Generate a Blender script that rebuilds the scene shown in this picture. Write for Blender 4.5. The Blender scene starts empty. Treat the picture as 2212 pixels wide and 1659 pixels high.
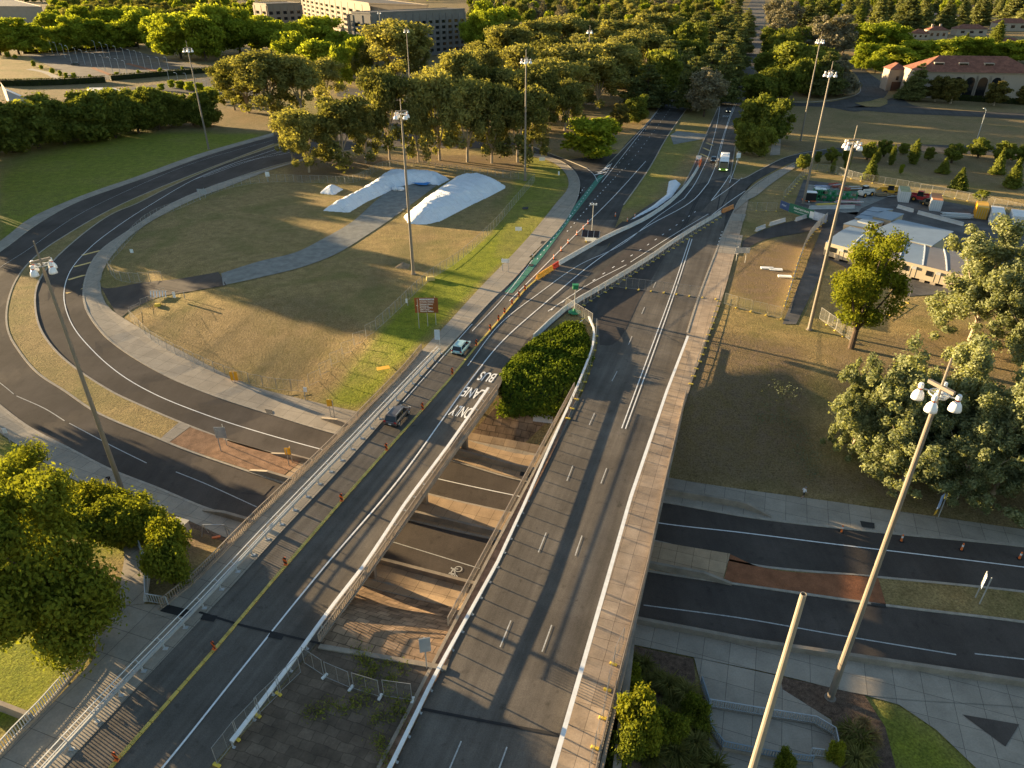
import bpy, bmesh, math, random
import numpy as np
from mathutils import Vector, Matrix
R = math.radians
SC = bpy.context.scene
COL = SC.collection
# ------------------------------------------------------------------ camera
CAMH = 50.0
F, CX, CY, PIT = 1520.0, 1106.0, 829.5, R(30.35)
cam_d = bpy.data.cameras.new('camera'); cam = bpy.data.objects.new('camera', cam_d); COL.objects.link(cam)
cam.location = (0, 0, CAMH); cam.rotation_euler = (R(90) - PIT, 0, 0)
cam_d.sensor_width = 36; cam_d.lens = 36 * F / 2212; cam_d.clip_start = 1; cam_d.clip_end = 9000
SC.camera = cam
# ------------------------------------------------------------------ light
SUN_EL, SUN_AZ = R(7.5), R(119.4)          # the way shadows run, clockwise from +Y
sd = Vector((math.sin(SUN_AZ) * math.cos(SUN_EL), math.cos(SUN_AZ) * math.cos(SUN_EL), -math.sin(SUN_EL)))
w = bpy.data.worlds.new('World'); SC.world = w; w.use_nodes = True
nt = w.node_tree; sky = nt.nodes.new('ShaderNodeTexSky'); sky.sky_type = 'NISHITA'; sky.sun_disc = False
sky.sun_elevation = SUN_EL; sky.sun_rotation = SUN_AZ + math.pi; sky.altitude = 600; sky.air_density = 1.0; sky.dust_density = 1.0
nt.links.new(sky.outputs[0], nt.nodes['Background'].inputs[0]); nt.nodes['Background'].inputs[1].default_value = 0.06
sl = bpy.data.lights.new('sun', 'SUN'); so = bpy.data.objects.new('sun', sl); COL.objects.link(so)
sl.energy = 5.0; sl.angle = R(0.4); sl.color = (1.0, 0.73, 0.40)
so.rotation_euler = sd.to_track_quat('-Z', 'Y').to_euler(); so.location = (-200, 120, 200)
vs = SC.view_settings; vs.view_transform = 'Standard'; vs.look = 'None'; vs.gamma = 1; vs.exposure = 2.38
SC.cycles.max_bounces = 5; SC.cycles.diffuse_bounces = 2; SC.cycles.glossy_bounces = 2; SC.cycles.transmission_bounces = 3
SC.cycles.transparent_max_bounces = 12; SC.cycles.use_denoising = True
SC.cycles.sample_clamp_indirect = 4
# ------------------------------------------------------------------ survey: photo points to ground points
def ray(x, y):
    u = (x - CX) / F; v = -(y - CY) / F
    return np.array([u, math.cos(PIT) + v * math.sin(PIT), -math.sin(PIT) + v * math.cos(PIT)])
def T(x, y, z=0.0):
    d = ray(x, y); t = (z - CAMH) / d[2]
    return Vector((d[0] * t, d[1] * t, z))
def proj(p):
    dx, dy, dz = p[0], p[1], p[2] - CAMH
    w_ = dy * math.cos(PIT) - dz * math.sin(PIT); u_ = dy * math.sin(PIT) + dz * math.cos(PIT)
    return CX + F * dx / w_, CY - F * u_ / w_, w_
# corridor of the sunken road: (x, y, z, flat north, slope north, flat south, slope south)
_c = [(220, -4, -6, 13.5, 30, 11, 140), (110, 32, -6, 13.5, 30, 11, 140), (52, 50, -6, 13.5, 28, 11, 140), (34.1, 53.8, -6, 13.5, 25, 11, 140), (23, 56, -6, 14, 19, 11, 140), (17.6, 57.5, -6, 14.2, 11, 11.3, 60),
      (13.5, 58.7, -6, 14.4, 9, 12, 10), (-5.3, 64.4, -6, 14.5, 9, 13, 10), (-26, 73.3, -6, 14, 10, 13, 11), (-33.3, 76.5, -6, 13.6, 14, 13, 11)]
for (px, py, z, fn, sn, fs, ss) in [(480, 955, -6, 13, 18, 13, 12), (380, 920, -5.6, 12.5, 20, 13, 12), (250, 860, -5.1, 12, 20, 12, 14), (130, 780, -4.3, 11.5, 20, 12, 14), (60, 700, -3.5, 11.5, 20, 12, 16),
      (40, 640, -3.0, 11.5, 20, 12, 18), (70, 590, -2.5, 11, 20, 12, 20), (130, 545, -2.0, 11, 20, 12, 20), (250, 470, -1.2, 11, 20, 12, 20), (400, 400, -.4, 11, 20, 12, 20), (520, 350, 0, 11, 20, 12, 20)]:
    p = T(px, py, z); _c.append((p.x, p.y, z, fn, sn, fs, ss))
CORR = np.array(_c, float)
def terr_np(X, Y):
    best = np.full(X.shape, 1e18); out = np.zeros(X.shape)
    for a, b in zip(CORR[:-1], CORR[1:]):
        ex, ey = b[0] - a[0], b[1] - a[1]; L2 = ex * ex + ey * ey
        t = np.clip(((X - a[0]) * ex + (Y - a[1]) * ey) / L2, 0, 1)
        dx, dy = X - a[0] - t * ex, Y - a[1] - t * ey
        d = np.hypot(dx, dy); side = (ex * dy - ey * dx) < 0          # north / inner side lies right of travel
        q = a[None, ...] * 0 if False else None
        z = a[2] + t * (b[2] - a[2])
        fl = np.where(side, a[3] + t * (b[3] - a[3]), a[5] + t * (b[5] - a[5]))
        slp = np.where(side, a[4] + t * (b[4] - a[4]), a[6] + t * (b[6] - a[6]))
        s = np.clip((d - fl) / slp, 0, 1); s = s * s * (3 - 2 * s) * .55 + s * .45
        hz = z * (1 - s)
        m = d < best
        out = np.where(m, hz, out); best = np.where(m, d, best)
    return out
def terr(x, y):
    return float(terr_np(np.array([x], float), np.array([y], float))[0])
def terr_many(pts):
    a = np.array(pts, float); return terr_np(a[:, 0], a[:, 1])
def GN(pxs, off=0.0):
    """many photo points -> points on the terrain (marching along each sight line)"""
    pxs = np.array(pxs, float); u = (pxs[:, 0] - CX) / F; v = -(pxs[:, 1] - CY) / F
    D = np.stack([u, math.cos(PIT) + v * math.sin(PIT), -math.sin(PIT) + v * math.cos(PIT)], 1)
    zs = np.linspace(0.3, -6.6, 70); hit = np.full(len(pxs), np.nan); prev = np.full(len(pxs), .3)
    lo = np.full(len(pxs), .3); hi = np.full(len(pxs), -6.6); done = np.zeros(len(pxs), bool)
    for z in zs:
        t = (z - CAMH) / D[:, 2]; h = terr_np(D[:, 0] * t, D[:, 1] * t)
        under = (z <= h) & ~done
        lo = np.where(under, prev, lo); hi = np.where(under, z, hi); done |= under; prev = np.full(len(pxs), z)
    for _ in range(14):
        m = (lo + hi) / 2; t = (m - CAMH) / D[:, 2]; h = terr_np(D[:, 0] * t, D[:, 1] * t)
        und = m <= h; hi = np.where(und, m, hi); lo = np.where(und, lo, m)
    t = (hi - CAMH) / D[:, 2]
    return [Vector((D[i, 0] * t[i], D[i, 1] * t[i], hi[i] + off)) for i in range(len(pxs))]
def G(x, y, off=0.0): return GN([(x, y)], off)[0]
def height_to(b, ty):
    """height of a thing standing at world point b whose top shows at photo row ty"""
    lo, hi = 0.0, 80.0
    for _ in range(40):
        m = (lo + hi) / 2
        if proj((b.x, b.y, b.z + m))[1] > ty: lo = m
        else: hi = m
    return lo
def catmull(pts, n):
    pts = [np.array(p, float) for p in pts]
    if len(pts) == 2: return [pts[0] + (pts[1] - pts[0]) * i / (n - 1) for i in range(n)]
    L = [0]
    for a, b in zip(pts[:-1], pts[1:]): L.append(L[-1] + np.linalg.norm(b - a) + 1e-6)
    P_ = [2 * pts[0] - pts[1]] + pts + [2 * pts[-1] - pts[-2]]
    out = []
    for i in range(n):
        s = L[-1] * i / (n - 1); k = min(max(np.searchsorted(L, s) - 1, 0), len(pts) - 2)
        t = (s - L[k]) / (L[k + 1] - L[k]); p0, p1, p2, p3 = P_[k:k + 4]
        d1, d0, d2 = np.linalg.norm(p2 - p1) + 1e-9, np.linalg.norm(p1 - p0) + 1e-9, np.linalg.norm(p3 - p2) + 1e-9
        m1 = ((p2 - p1) / d1 + (p1 - p0) / d0) / 2 * d1; m2 = ((p3 - p2) / d2 + (p2 - p1) / d1) / 2 * d1
        h = t * t
        out.append((2 * t * h - 3 * h + 1) * p1 + (t * h - 2 * h + t) * m1 + (-2 * t * h + 3 * h) * p2 + (t * h - h) * m2)
    return out
def resample(pts, step):
    """world polyline -> evenly spaced points"""
    pts = [Vector(p) for p in pts]; L = [0]
    for a, b in zip(pts[:-1], pts[1:]): L.append(L[-1] + (b - a).length)
    n = max(1, round(L[-1] / step)); out = []
    for i in range(n + 1):
        s = L[-1] * i / n; k = min(max(int(np.searchsorted(L, s)) - 1, 0), len(pts) - 2)
        t = (s - L[k]) / max(L[k + 1] - L[k], 1e-9); out.append(pts[k].lerp(pts[k + 1], min(max(t, 0), 1)))
    return out
# ------------------------------------------------------------------ objects and tags
def tag(o, label=None, cat=None, group=None, kind=None):
    if label: o['label'] = label
    if cat: o['category'] = cat
    if group: o['group'] = group
    if kind: o['kind'] = kind
    return o
def thing(name, loc, label, cat, rz=0.0, group=None, scale=None):
    o = bpy.data.objects.new(name, None); COL.objects.link(o); o.location = loc; o.rotation_euler = (0, 0, rz)
    o.empty_display_size = .3
    if scale: o.scale = scale
    return tag(o, label, cat, group)
def copy_tree(o, parent=None):
    c = o.copy(); COL.objects.link(c)
    if parent: c.parent = parent
    for ch in list(o.children): copy_tree(ch, c)
    return c
class MB:
    """collects boxes, bars, tubes, rings into one mesh"""
    def __init__(s): s.v = []; s.f = []; s.mi = []; s.m = 0
    def add(s, vs_, fs):
        k = len(s.v); s.v += [tuple(v) for v in vs_]; s.f += [tuple(i + k for i in f) for f in fs]; s.mi += [s.m] * len(fs); return s
    def box(s, c, size, rz=0.0, taper=1.0):
        x, y, z = size[0] / 2, size[1] / 2, size[2] / 2; ca, sa = math.cos(rz), math.sin(rz); vv = []
        for dz in (-1, 1):
            k = 1 if dz < 0 else taper
            for dx, dy in ((-1, -1), (1, -1), (1, 1), (-1, 1)):
                a, b = dx * x * k, dy * y * k; vv.append((c[0] + a * ca - b * sa, c[1] + a * sa + b * ca, c[2] + dz * z))
        return s.add(vv, [(3, 2, 1, 0), (4, 5, 6, 7), (0, 1, 5, 4), (1, 2, 6, 5), (2, 3, 7, 6), (3, 0, 4, 7)])
    def bar(s, a, b, w_, h_=None, n=None):
        a, b = Vector(a), Vector(b); h_ = h_ or w_; d = (b - a)
        if d.length < 1e-6: return s
        d.normalize(); up = Vector((0, 0, 1)) if abs(d.z) < .9 else Vector((0, 1, 0))
        r = d.cross(up).normalized(); u = r.cross(d).normalized(); vv = []
        if n:
            for p, rr in ((a, w_), (b, h_)):
                for i in range(n): t = 2 * math.pi * i / n; vv.append(p + r * (math.cos(t) * rr) + u * (math.sin(t) * rr))
            return s.add(vv, [tuple(range(n - 1, -1, -1)), tuple(range(n, 2 * n))] + [(i, (i + 1) % n, n + (i + 1) % n, n + i) for i in range(n)])
        for p in (a, b):
            for i, j in ((-1, -1), (1, -1), (1, 1), (-1, 1)): vv.append(p + r * (i * w_ / 2) + u * (j * h_ / 2))
        return s.add(vv, [(3, 2, 1, 0), (4, 5, 6, 7), (0, 1, 5, 4), (1, 2, 6, 5), (2, 3, 7, 6), (3, 0, 4, 7)])
    def tube(s, a, b, r1, r2=None, n=8): return s.bar(a, b, r1, r1 if r2 is None else r2, n)
    def lathe(s, c, prof, n=14):
        vv = []; fs = []
        for r, z in prof:
            for i in range(n): t = 2 * math.pi * i / n; vv.append((c[0] + r * math.cos(t), c[1] + r * math.sin(t), c[2] + z))
        for k in range(len(prof) - 1):
            for i in range(n): fs.append((k * n + i, k * n + (i + 1) % n, (k + 1) * n + (i + 1) % n, (k + 1) * n + i))
        fs.append(tuple(range(n - 1, -1, -1))); fs.append(tuple((len(prof) - 1) * n + i for i in range(n)))
        return s.add(vv, fs)
    def prism(s, poly, z0, z1):
        n = len(poly); vv = [(p[0], p[1], z0) for p in poly] + [(p[0], p[1], z1) for p in poly]
        return s.add(vv, [tuple(range(n - 1, -1, -1)), tuple(range(n, 2 * n))] + [(i, (i + 1) % n, n + (i + 1) % n, n + i) for i in range(n)])
    def loft(s, rings, close=True, caps=True):
        n = len(rings[0]); vv = [p for r_ in rings for p in r_]; fs = []
        for k in range(len(rings) - 1):
            for i in range(n if close else n - 1): fs.append((k * n + i, k * n + (i + 1) % n, (k + 1) * n + (i + 1) % n, (k + 1) * n + i))
        if caps: fs += [tuple(range(n - 1, -1, -1)), tuple((len(rings) - 1) * n + i for i in range(n))]
        return s.add(vv, fs)
    def build(s, name, mat, parent=None, smooth=False, bevel=0.0, loc=None):
        me = bpy.data.meshes.new(name); me.from_pydata(s.v, [], s.f)
        for m in (mat if isinstance(mat, (list, tuple)) else [mat]): me.materials.append(m)
        if isinstance(mat, (list, tuple)): me.polygons.foreach_set('material_index', s.mi)
        bm = bmesh.new(); bm.from_mesh(me); bmesh.ops.recalc_face_normals(bm, faces=bm.faces)
        if bevel: bmesh.ops.bevel(bm, geom=[e for e in bm.edges if len(e.link_faces) == 2 and e.calc_face_angle(0) > .5], offset=bevel, segments=2, affect='EDGES', profile=.5, clamp_overlap=True)
        bm.to_mesh(me); bm.free()
        if smooth: me.polygons.foreach_set('use_smooth', [True] * len(me.polygons))
        o = bpy.data.objects.new(name, me); COL.objects.link(o)
        if parent: o.parent = parent
        if loc is not None: o.location = loc
        return o
def mesh_obj(name, verts, faces, mat, parent=None, smooth=False):
    me = bpy.data.meshes.new(name); me.from_pydata([tuple(v) for v in verts], [], faces); me.materials.append(mat)
    if smooth: me.polygons.foreach_set('use_smooth', [True] * len(me.polygons))
    o = bpy.data.objects.new(name, me); COL.objects.link(o)
    if parent: o.parent = parent
    return o
# ------------------------------------------------------------------ materials
MATS = {}
def M(name, col, rough=.75, var=.18, scale=1.2, bump=0.0, spec=.3, metal=0.0, detail=6, fine=0.0, tint=None, coord='pos', fscale=9.0):
    """surface with broad and fine grain"""
    if name in MATS: return MATS[name]
    m = bpy.data.materials.new(name); m.use_nodes = True; n = m.node_tree.nodes; l = m.node_tree.links; b = n['Principled BSDF']
    b.inputs['Roughness'].default_value = rough; b.inputs['Specular IOR Level'].default_value = spec; b.inputs['Metallic'].default_value = metal
    if coord == 'pos': co = n.new('ShaderNodeNewGeometry').outputs['Position']
    else: co = n.new('ShaderNodeTexCoord').outputs['Object']
    nz = n.new('ShaderNodeTexNoise'); nz.inputs['Scale'].default_value = scale; nz.inputs['Detail'].default_value = detail; nz.inputs['Roughness'].default_value = .62; l.new(co, nz.inputs['Vector'])
    rp = n.new('ShaderNodeMapRange'); rp.inputs[1].default_value = .3; rp.inputs[2].default_value = .7; rp.inputs[3].default_value = 0; rp.inputs[4].default_value = 1; l.new(nz.outputs[0], rp.inputs[0])
    mx = n.new('ShaderNodeMix'); mx.data_type = 'RGBA'; l.new(rp.outputs[0], mx.inputs[0])
    t = tint or col
    mx.inputs[6].default_value = (*[max(0, c * (1 - var)) for c in col], 1); mx.inputs[7].default_value = (*[min(1, c * (1 + var)) for c in t], 1)
    out = mx.outputs[2]
    if fine:
        n2 = n.new('ShaderNodeTexNoise'); n2.inputs['Scale'].default_value = fscale; n2.inputs['Detail'].default_value = 3; l.new(co, n2.inputs['Vector'])
        r2 = n.new('ShaderNodeMapRange'); r2.inputs[1].default_value = .25; r2.inputs[2].default_value = .75; r2.inputs[3].default_value = 1 - fine; r2.inputs[4].default_value = 1 + fine; l.new(n2.outputs[0], r2.inputs[0])
        m2 = n.new('ShaderNodeMix'); m2.data_type = 'RGBA'; m2.blend_type = 'MULTIPLY'; m2.inputs[0].default_value = 1; l.new(out, m2.inputs[6]); l.new(r2.outputs[0], m2.inputs[7]); out = m2.outputs[2]
    l.new(out, b.inputs['Base Color'])
    if bump:
        bp = n.new('ShaderNodeBump'); bp.inputs['Strength'].default_value = 1; bp.inputs['Distance'].default_value = bump
        n3 = n.new('ShaderNodeTexNoise'); n3.inputs['Scale'].default_value = fscale; n3.inputs['Detail'].default_value = 4; l.new(co, n3.inputs['Vector']); l.new(n3.outputs[0], bp.inputs['Height']); l.new(bp.outputs[0], b.inputs['Normal'])
    MATS[name] = m; return m
def streaks(m, ang, amt=.22, stain=.35):
    n = m.node_tree.nodes; l = m.node_tree.links; b = n['Principled BSDF']; src = b.inputs['Base Color'].links[0].from_socket; g = n.new('ShaderNodeNewGeometry'); mp = n.new('ShaderNodeMapping'); mp.inputs['Rotation'].default_value = (0, 0, ang); l.new(g.outputs['Position'], mp.inputs[0])
    sc = n.new('ShaderNodeVectorMath'); sc.operation = 'MULTIPLY'; sc.inputs[1].default_value = (1.1, .035, 1); l.new(mp.outputs[0], sc.inputs[0])
    for (vec, scale, lo, hi, a, c) in ((sc.outputs[0], 1.0, .3, .7, 1 - amt, 1 + amt), (g.outputs['Position'], .9, .60, .72, 1, 1 - stain), (mp.outputs[0], .11, .42, .6, .86, 1.10)):
        z = n.new('ShaderNodeTexNoise'); z.inputs['Scale'].default_value = scale; z.inputs['Detail'].default_value = 5; z.inputs['Roughness'].default_value = .6; l.new(vec, z.inputs['Vector']); r = n.new('ShaderNodeMapRange'); r.inputs[1].default_value = lo; r.inputs[2].default_value = hi; r.inputs[3].default_value = a; r.inputs[4].default_value = c; l.new(z.outputs[0], r.inputs[0])
        x = n.new('ShaderNodeMix'); x.data_type = 'RGBA'; x.blend_type = 'MULTIPLY'; x.inputs[0].default_value = 1; l.new(src, x.inputs[6]); l.new(r.outputs[0], x.inputs[7]); src = x.outputs[2]
    l.new(src, b.inputs['Base Color']); return m
def slab_mat(name, col, bw, bh, ang=0.0, mortar=.02, var=.2, offset=.0, jcol=.45, rough=.85, bump=0.01, wob=0.0):
    """paving cast in slabs with joints, laid along a bearing"""
    m = M(name, col, rough, var, .5, 0, .2, fine=.12, fscale=7); n = m.node_tree.nodes; l = m.node_tree.links; b = n['Principled BSDF']
    src = b.inputs['Base Color'].links[0].from_socket
    g = n.new('ShaderNodeNewGeometry'); mp = n.new('ShaderNodeMapping'); mp.inputs['Rotation'].default_value = (0, 0, ang); l.new(g.outputs['Position'], mp.inputs[0])
    br = n.new('ShaderNodeTexBrick'); br.inputs['Scale'].default_value = 1; br.inputs['Brick Width'].default_value = bw; br.inputs['Row Height'].default_value = bh; br.inputs['Mortar Size'].default_value = mortar
    br.inputs['Mortar Smooth'].default_value = .3; br.offset = offset; br.inputs['Bias'].default_value = 0
    br.inputs['Color1'].default_value = (1 - var * .7,) * 3 + (1,); br.inputs['Color2'].default_value = (1 + var * .3,) * 3 + (1,); br.inputs['Mortar'].default_value = (jcol, jcol, jcol, 1)
    if wob:
        zz = n.new('ShaderNodeTexNoise'); zz.inputs['Scale'].default_value = .8; zz.inputs['Detail'].default_value = 4; l.new(g.outputs['Position'], zz.inputs['Vector']); va = n.new('ShaderNodeVectorMath'); va.operation = 'MULTIPLY_ADD'; va.inputs[1].default_value = (wob, wob, 0); l.new(zz.outputs['Color'], va.inputs[0]); l.new(mp.outputs[0], va.inputs[2]); l.new(va.outputs[0], br.inputs[0])
    else: l.new(mp.outputs[0], br.inputs[0])
    mm = n.new('ShaderNodeMix'); mm.data_type = 'RGBA'; mm.blend_type = 'MULTIPLY'; mm.inputs[0].default_value = 1; l.new(src, mm.inputs[6]); l.new(br.outputs[0], mm.inputs[7]); l.new(mm.outputs[2], b.inputs['Base Color'])
    return m
def see_mat(name, col, alpha, lines=None):
    """wire or netting too fine to draw: part open, part thread"""
    m = bpy.data.materials.new(name); m.use_nodes = True; n = m.node_tree.nodes; l = m.node_tree.links; b = n['Principled BSDF']
    b.inputs['Base Color'].default_value = (*col, 1); b.inputs['Roughness'].default_value = .6; b.inputs['Alpha'].default_value = alpha
    return m
BR = R(-19.2); SL = R(19.2)   # bearing of the bridges, and of the joints in their paving
asphalt = M('asphalt', (.062, .058, .053), .9, .22, .35, .004, .15, fine=.22, fscale=14)
asphalt_old = M('asphalt_worn', (.118, .103, .086), .92, .16, .25, .004, .15, fine=.22, fscale=14)
asphalt_red = M('asphalt_reddish', (.080, .067, .057), .92, .16, .2, .004, .12, fine=.2, fscale=14)
asphalt_new = M('asphalt_new', (.034, .032, .032), .75, .2, .4, .004, .35, fine=.2, fscale=14)
asphalt_brown = M('asphalt_primed', (.050, .040, .034), .8, .25, .3, .004, .3, fine=.2, fscale=14)
for _m in (asphalt, asphalt_old, asphalt_new, asphalt_brown): streaks(_m, SL)
streaks(asphalt_red, 0, .08, .25)
conc = slab_mat('footpath_concrete', (.31, .27, .215), 2.4, 2.4, SL, .03, .14)
conc_tan = slab_mat('underpass_paving', (.40, .285, .175), 1.8, 1.8, SL, .03, .2)
conc_kerb = M('kerb_concrete', (.33, .29, .235), .85, .2, 1.5, 0, .2, fine=.12)
conc_wall = M('wall_concrete', (.26, .22, .172), .85, .25, .6, .004, .2, fine=.1)
conc_white = M('barrier_concrete', (.50, .50, .48), .8, .12, .8, 0, .2, fine=.08)
pav_brick = slab_mat('footway_paving', (.37, .285, .205), 1.4, 2.2, SL, .025, .25, wob=.08)
block_dark = slab_mat('abutment_block', (.27, .18, .11), 1.25, .85, SL, .05, .5, .5, .4, .9, wob=.25)
block_grey = slab_mat('median_block', (.135, .100, .070), 1.15, .8, SL, .04, .35, .5, .62, .9, wob=.45)
gravel = M('gravel', (.22, .22, .20), .95, .25, .6, .02, .1, fine=.25, fscale=16)
soil_tan = M('dusty_soil', (.27, .16, .095), .95, .35, .9, .03, .1, fine=.3)
soil = M('red_soil', (.25, .105, .052), .95, .25, .7, .02, .1, fine=.2)
mulch = M('mulch', (.115, .078, .055), .95, .5, 2.2, .05, .1, fine=.5, fscale=14)
white_paint = M('white_paint', (.74, .74, .72), .6, .12, 3, 0, .4, fine=.08)
worn_paint = M('worn_white_paint', (.42, .42, .40), .7, .25, 3, 0, .3, fine=.2)
yellow_paint = M('yellow_paint', (.62, .42, .13), .6, .2, 3, 0, .3, fine=.1)
green_paint = M('green_paint', (.05, .19, .13), .7, .2, 2, 0, .3, fine=.2)
steel_white = M('white_steel', (.72, .72, .70), .45, .1, 2, 0, .5)
steel_galv = M('galvanised_steel', (.42, .44, .45), .45, .12, 3, 0, .5, metal=.3)
fence_steel = M('fence_frame', (.30, .295, .28), .5, .12, 3, 0, .4, metal=.2)
steel_dark = M('weathered_rail', (.30, .235, .175), .6, .2, 2, 0, .4)
yellow_kerb = M('yellow_kerb_plastic', (.55, .40, .09), .6, .3, 1.2, 0, .4, fine=.15)
glass_dark = M('dark_glass', (.012, .014, .016), .08, .05, 1, 0, .6)
black_rub = M('black_rubber', (.018, .018, .018), .8, .1, 2)
chrome = M('bright_metal', (.6, .6, .6), .25, .05, 2, 0, .5, metal=.8)
orange = M('orange_plastic', (.75, .17, .03), .55, .1, 2, 0, .4)
orange_yel = M('orange_yellow_plastic', (.80, .36, .03), .55, .1, 2, 0, .4)
red_lens = M('red_lens', (.35, .02, .02), .3, .05, 2, 0, .5)
yellow_blk = M('yellow_foot', (.70, .50, .06), .6, .15, 2, 0, .4)
white_blk = M('white_foot', (.65, .65, .62), .6, .15, 2, 0, .4)
sign_white = M('sign_white', (.72, .74, .74), .5, .05, 2, 0, .4)
sign_grey = M('sign_back', (.34, .36, .38), .5, .1, 2, 0, .4, metal=.2)
sign_yellow = M('sign_yellow', (.78, .42, .03), .5, .06, 2, 0, .4)
wire = see_mat('fence_wire', (.50, .48, .43), .07)
wire_tar = see_mat('fence_cloth', (.60, .56, .48), .85)
# ================================================================== GROUND
def axis(lo, hi, step, far):
    a = list(np.arange(lo, hi + step, step)); s = step * 1.6; x = hi
    while x < far: x += s; a.append(x); s *= 1.35
    s = step * 1.6; x = lo; pre = []
    while x > -far: x -= s; pre.append(x); s *= 1.35
    return np.array(pre[::-1] + a)
GX = axis(-142, 122, 1.2, 6000); GY = axis(22, 262, 1.2, 6000)
gx, gy = np.meshgrid(GX, GY); gz = terr_np(gx, gy) - .02
nx, ny = len(GX), len(GY)
ZONES = [  # (channel, value, photo outline)
 (0, 1.0, [(700, 868), (770, 880), (880, 772), (1010, 640), (1126, 525), (1228, 402), (1215, 368), (1166, 338), (1148, 395), (1050, 515), (930, 605), (800, 745)]),
 (0, .62, [(0, 270), (480, 285), (590, 285), (430, 338), (230, 404), (0, 522)]),
 (0, .95, [(-60, 1200), (60, 1290), (205, 1345), (200, 1400), (60, 1545), (-80, 1600)]),
 (0, .9, [(0, 936), (67, 978), (0, 990)]), (0, .8, [(130, 1030), (270, 1072), (340, 1105), (300, 1200), (160, 1200)]),
 (0, .7, [(1872, 1502), (1942, 1523), (2022, 1577), (2140, 1680), (1900, 1680)]),
 (0, .45, [(20, 700), (80, 620), (240, 460), (200, 540), (90, 650), (130, 790), (390, 920), (350, 945), (140, 840)]),
 (0, .5, [(1130, 330), (1240, 370), (1150, 560), (1060, 560)]), (0, .35, [(1200, 480), (1500, 230), (1560, 240), (1400, 440)]),
 (0, .5, [(560, 180), (760, 240), (1000, 300), (900, 320), (640, 300)]),
 (0, .55, [(1900, 1290), (2212, 1300), (2230, 1350), (1910, 1310)]),
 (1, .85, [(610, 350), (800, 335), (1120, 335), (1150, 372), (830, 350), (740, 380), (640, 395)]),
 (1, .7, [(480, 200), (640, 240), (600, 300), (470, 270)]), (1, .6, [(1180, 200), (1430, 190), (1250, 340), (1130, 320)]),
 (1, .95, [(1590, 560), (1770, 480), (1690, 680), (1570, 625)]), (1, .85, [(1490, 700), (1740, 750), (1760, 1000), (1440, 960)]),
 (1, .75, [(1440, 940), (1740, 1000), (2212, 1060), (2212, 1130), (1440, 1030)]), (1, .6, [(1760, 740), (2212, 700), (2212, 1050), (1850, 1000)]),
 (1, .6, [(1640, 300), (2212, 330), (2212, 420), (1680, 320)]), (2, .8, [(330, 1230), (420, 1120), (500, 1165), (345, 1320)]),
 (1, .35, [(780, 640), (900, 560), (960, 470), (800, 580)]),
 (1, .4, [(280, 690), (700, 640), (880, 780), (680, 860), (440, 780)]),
]
def in_poly(X, Y, P_):
    c = np.zeros(X.shape, bool); n = len(P_)
    for i in range(n):
        x1, y1 = P_[i]; x2, y2 = P_[(i + 1) % n]
        m = ((y1 > Y) != (y2 > Y)); xi = (x2 - x1) * (Y - y1) / ((y2 - y1) if abs(y2 - y1) > 1e-9 else 1e-9) + x1
        c ^= m & (X < xi)
    return c
zone = np.zeros(gx.shape + (3,))
for ch, val, pl in ZONES:
    Pw = [(p.x, p.y) for p in GN(pl)]
    zone[..., ch] = np.where(in_poly(gx, gy, Pw), val, zone[..., ch])
far_m = (gy > 262) | (np.abs(gx) > 150)
zone[..., 1] = np.where(far_m, .45, zone[..., 1])
for _ in range(2):
    z2 = zone.copy()
    for dx, dy in ((1, 0), (-1, 0), (0, 1), (0, -1)): z2 += np.roll(zone, (dy, dx), (0, 1))
    zone = z2 / 5
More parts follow.
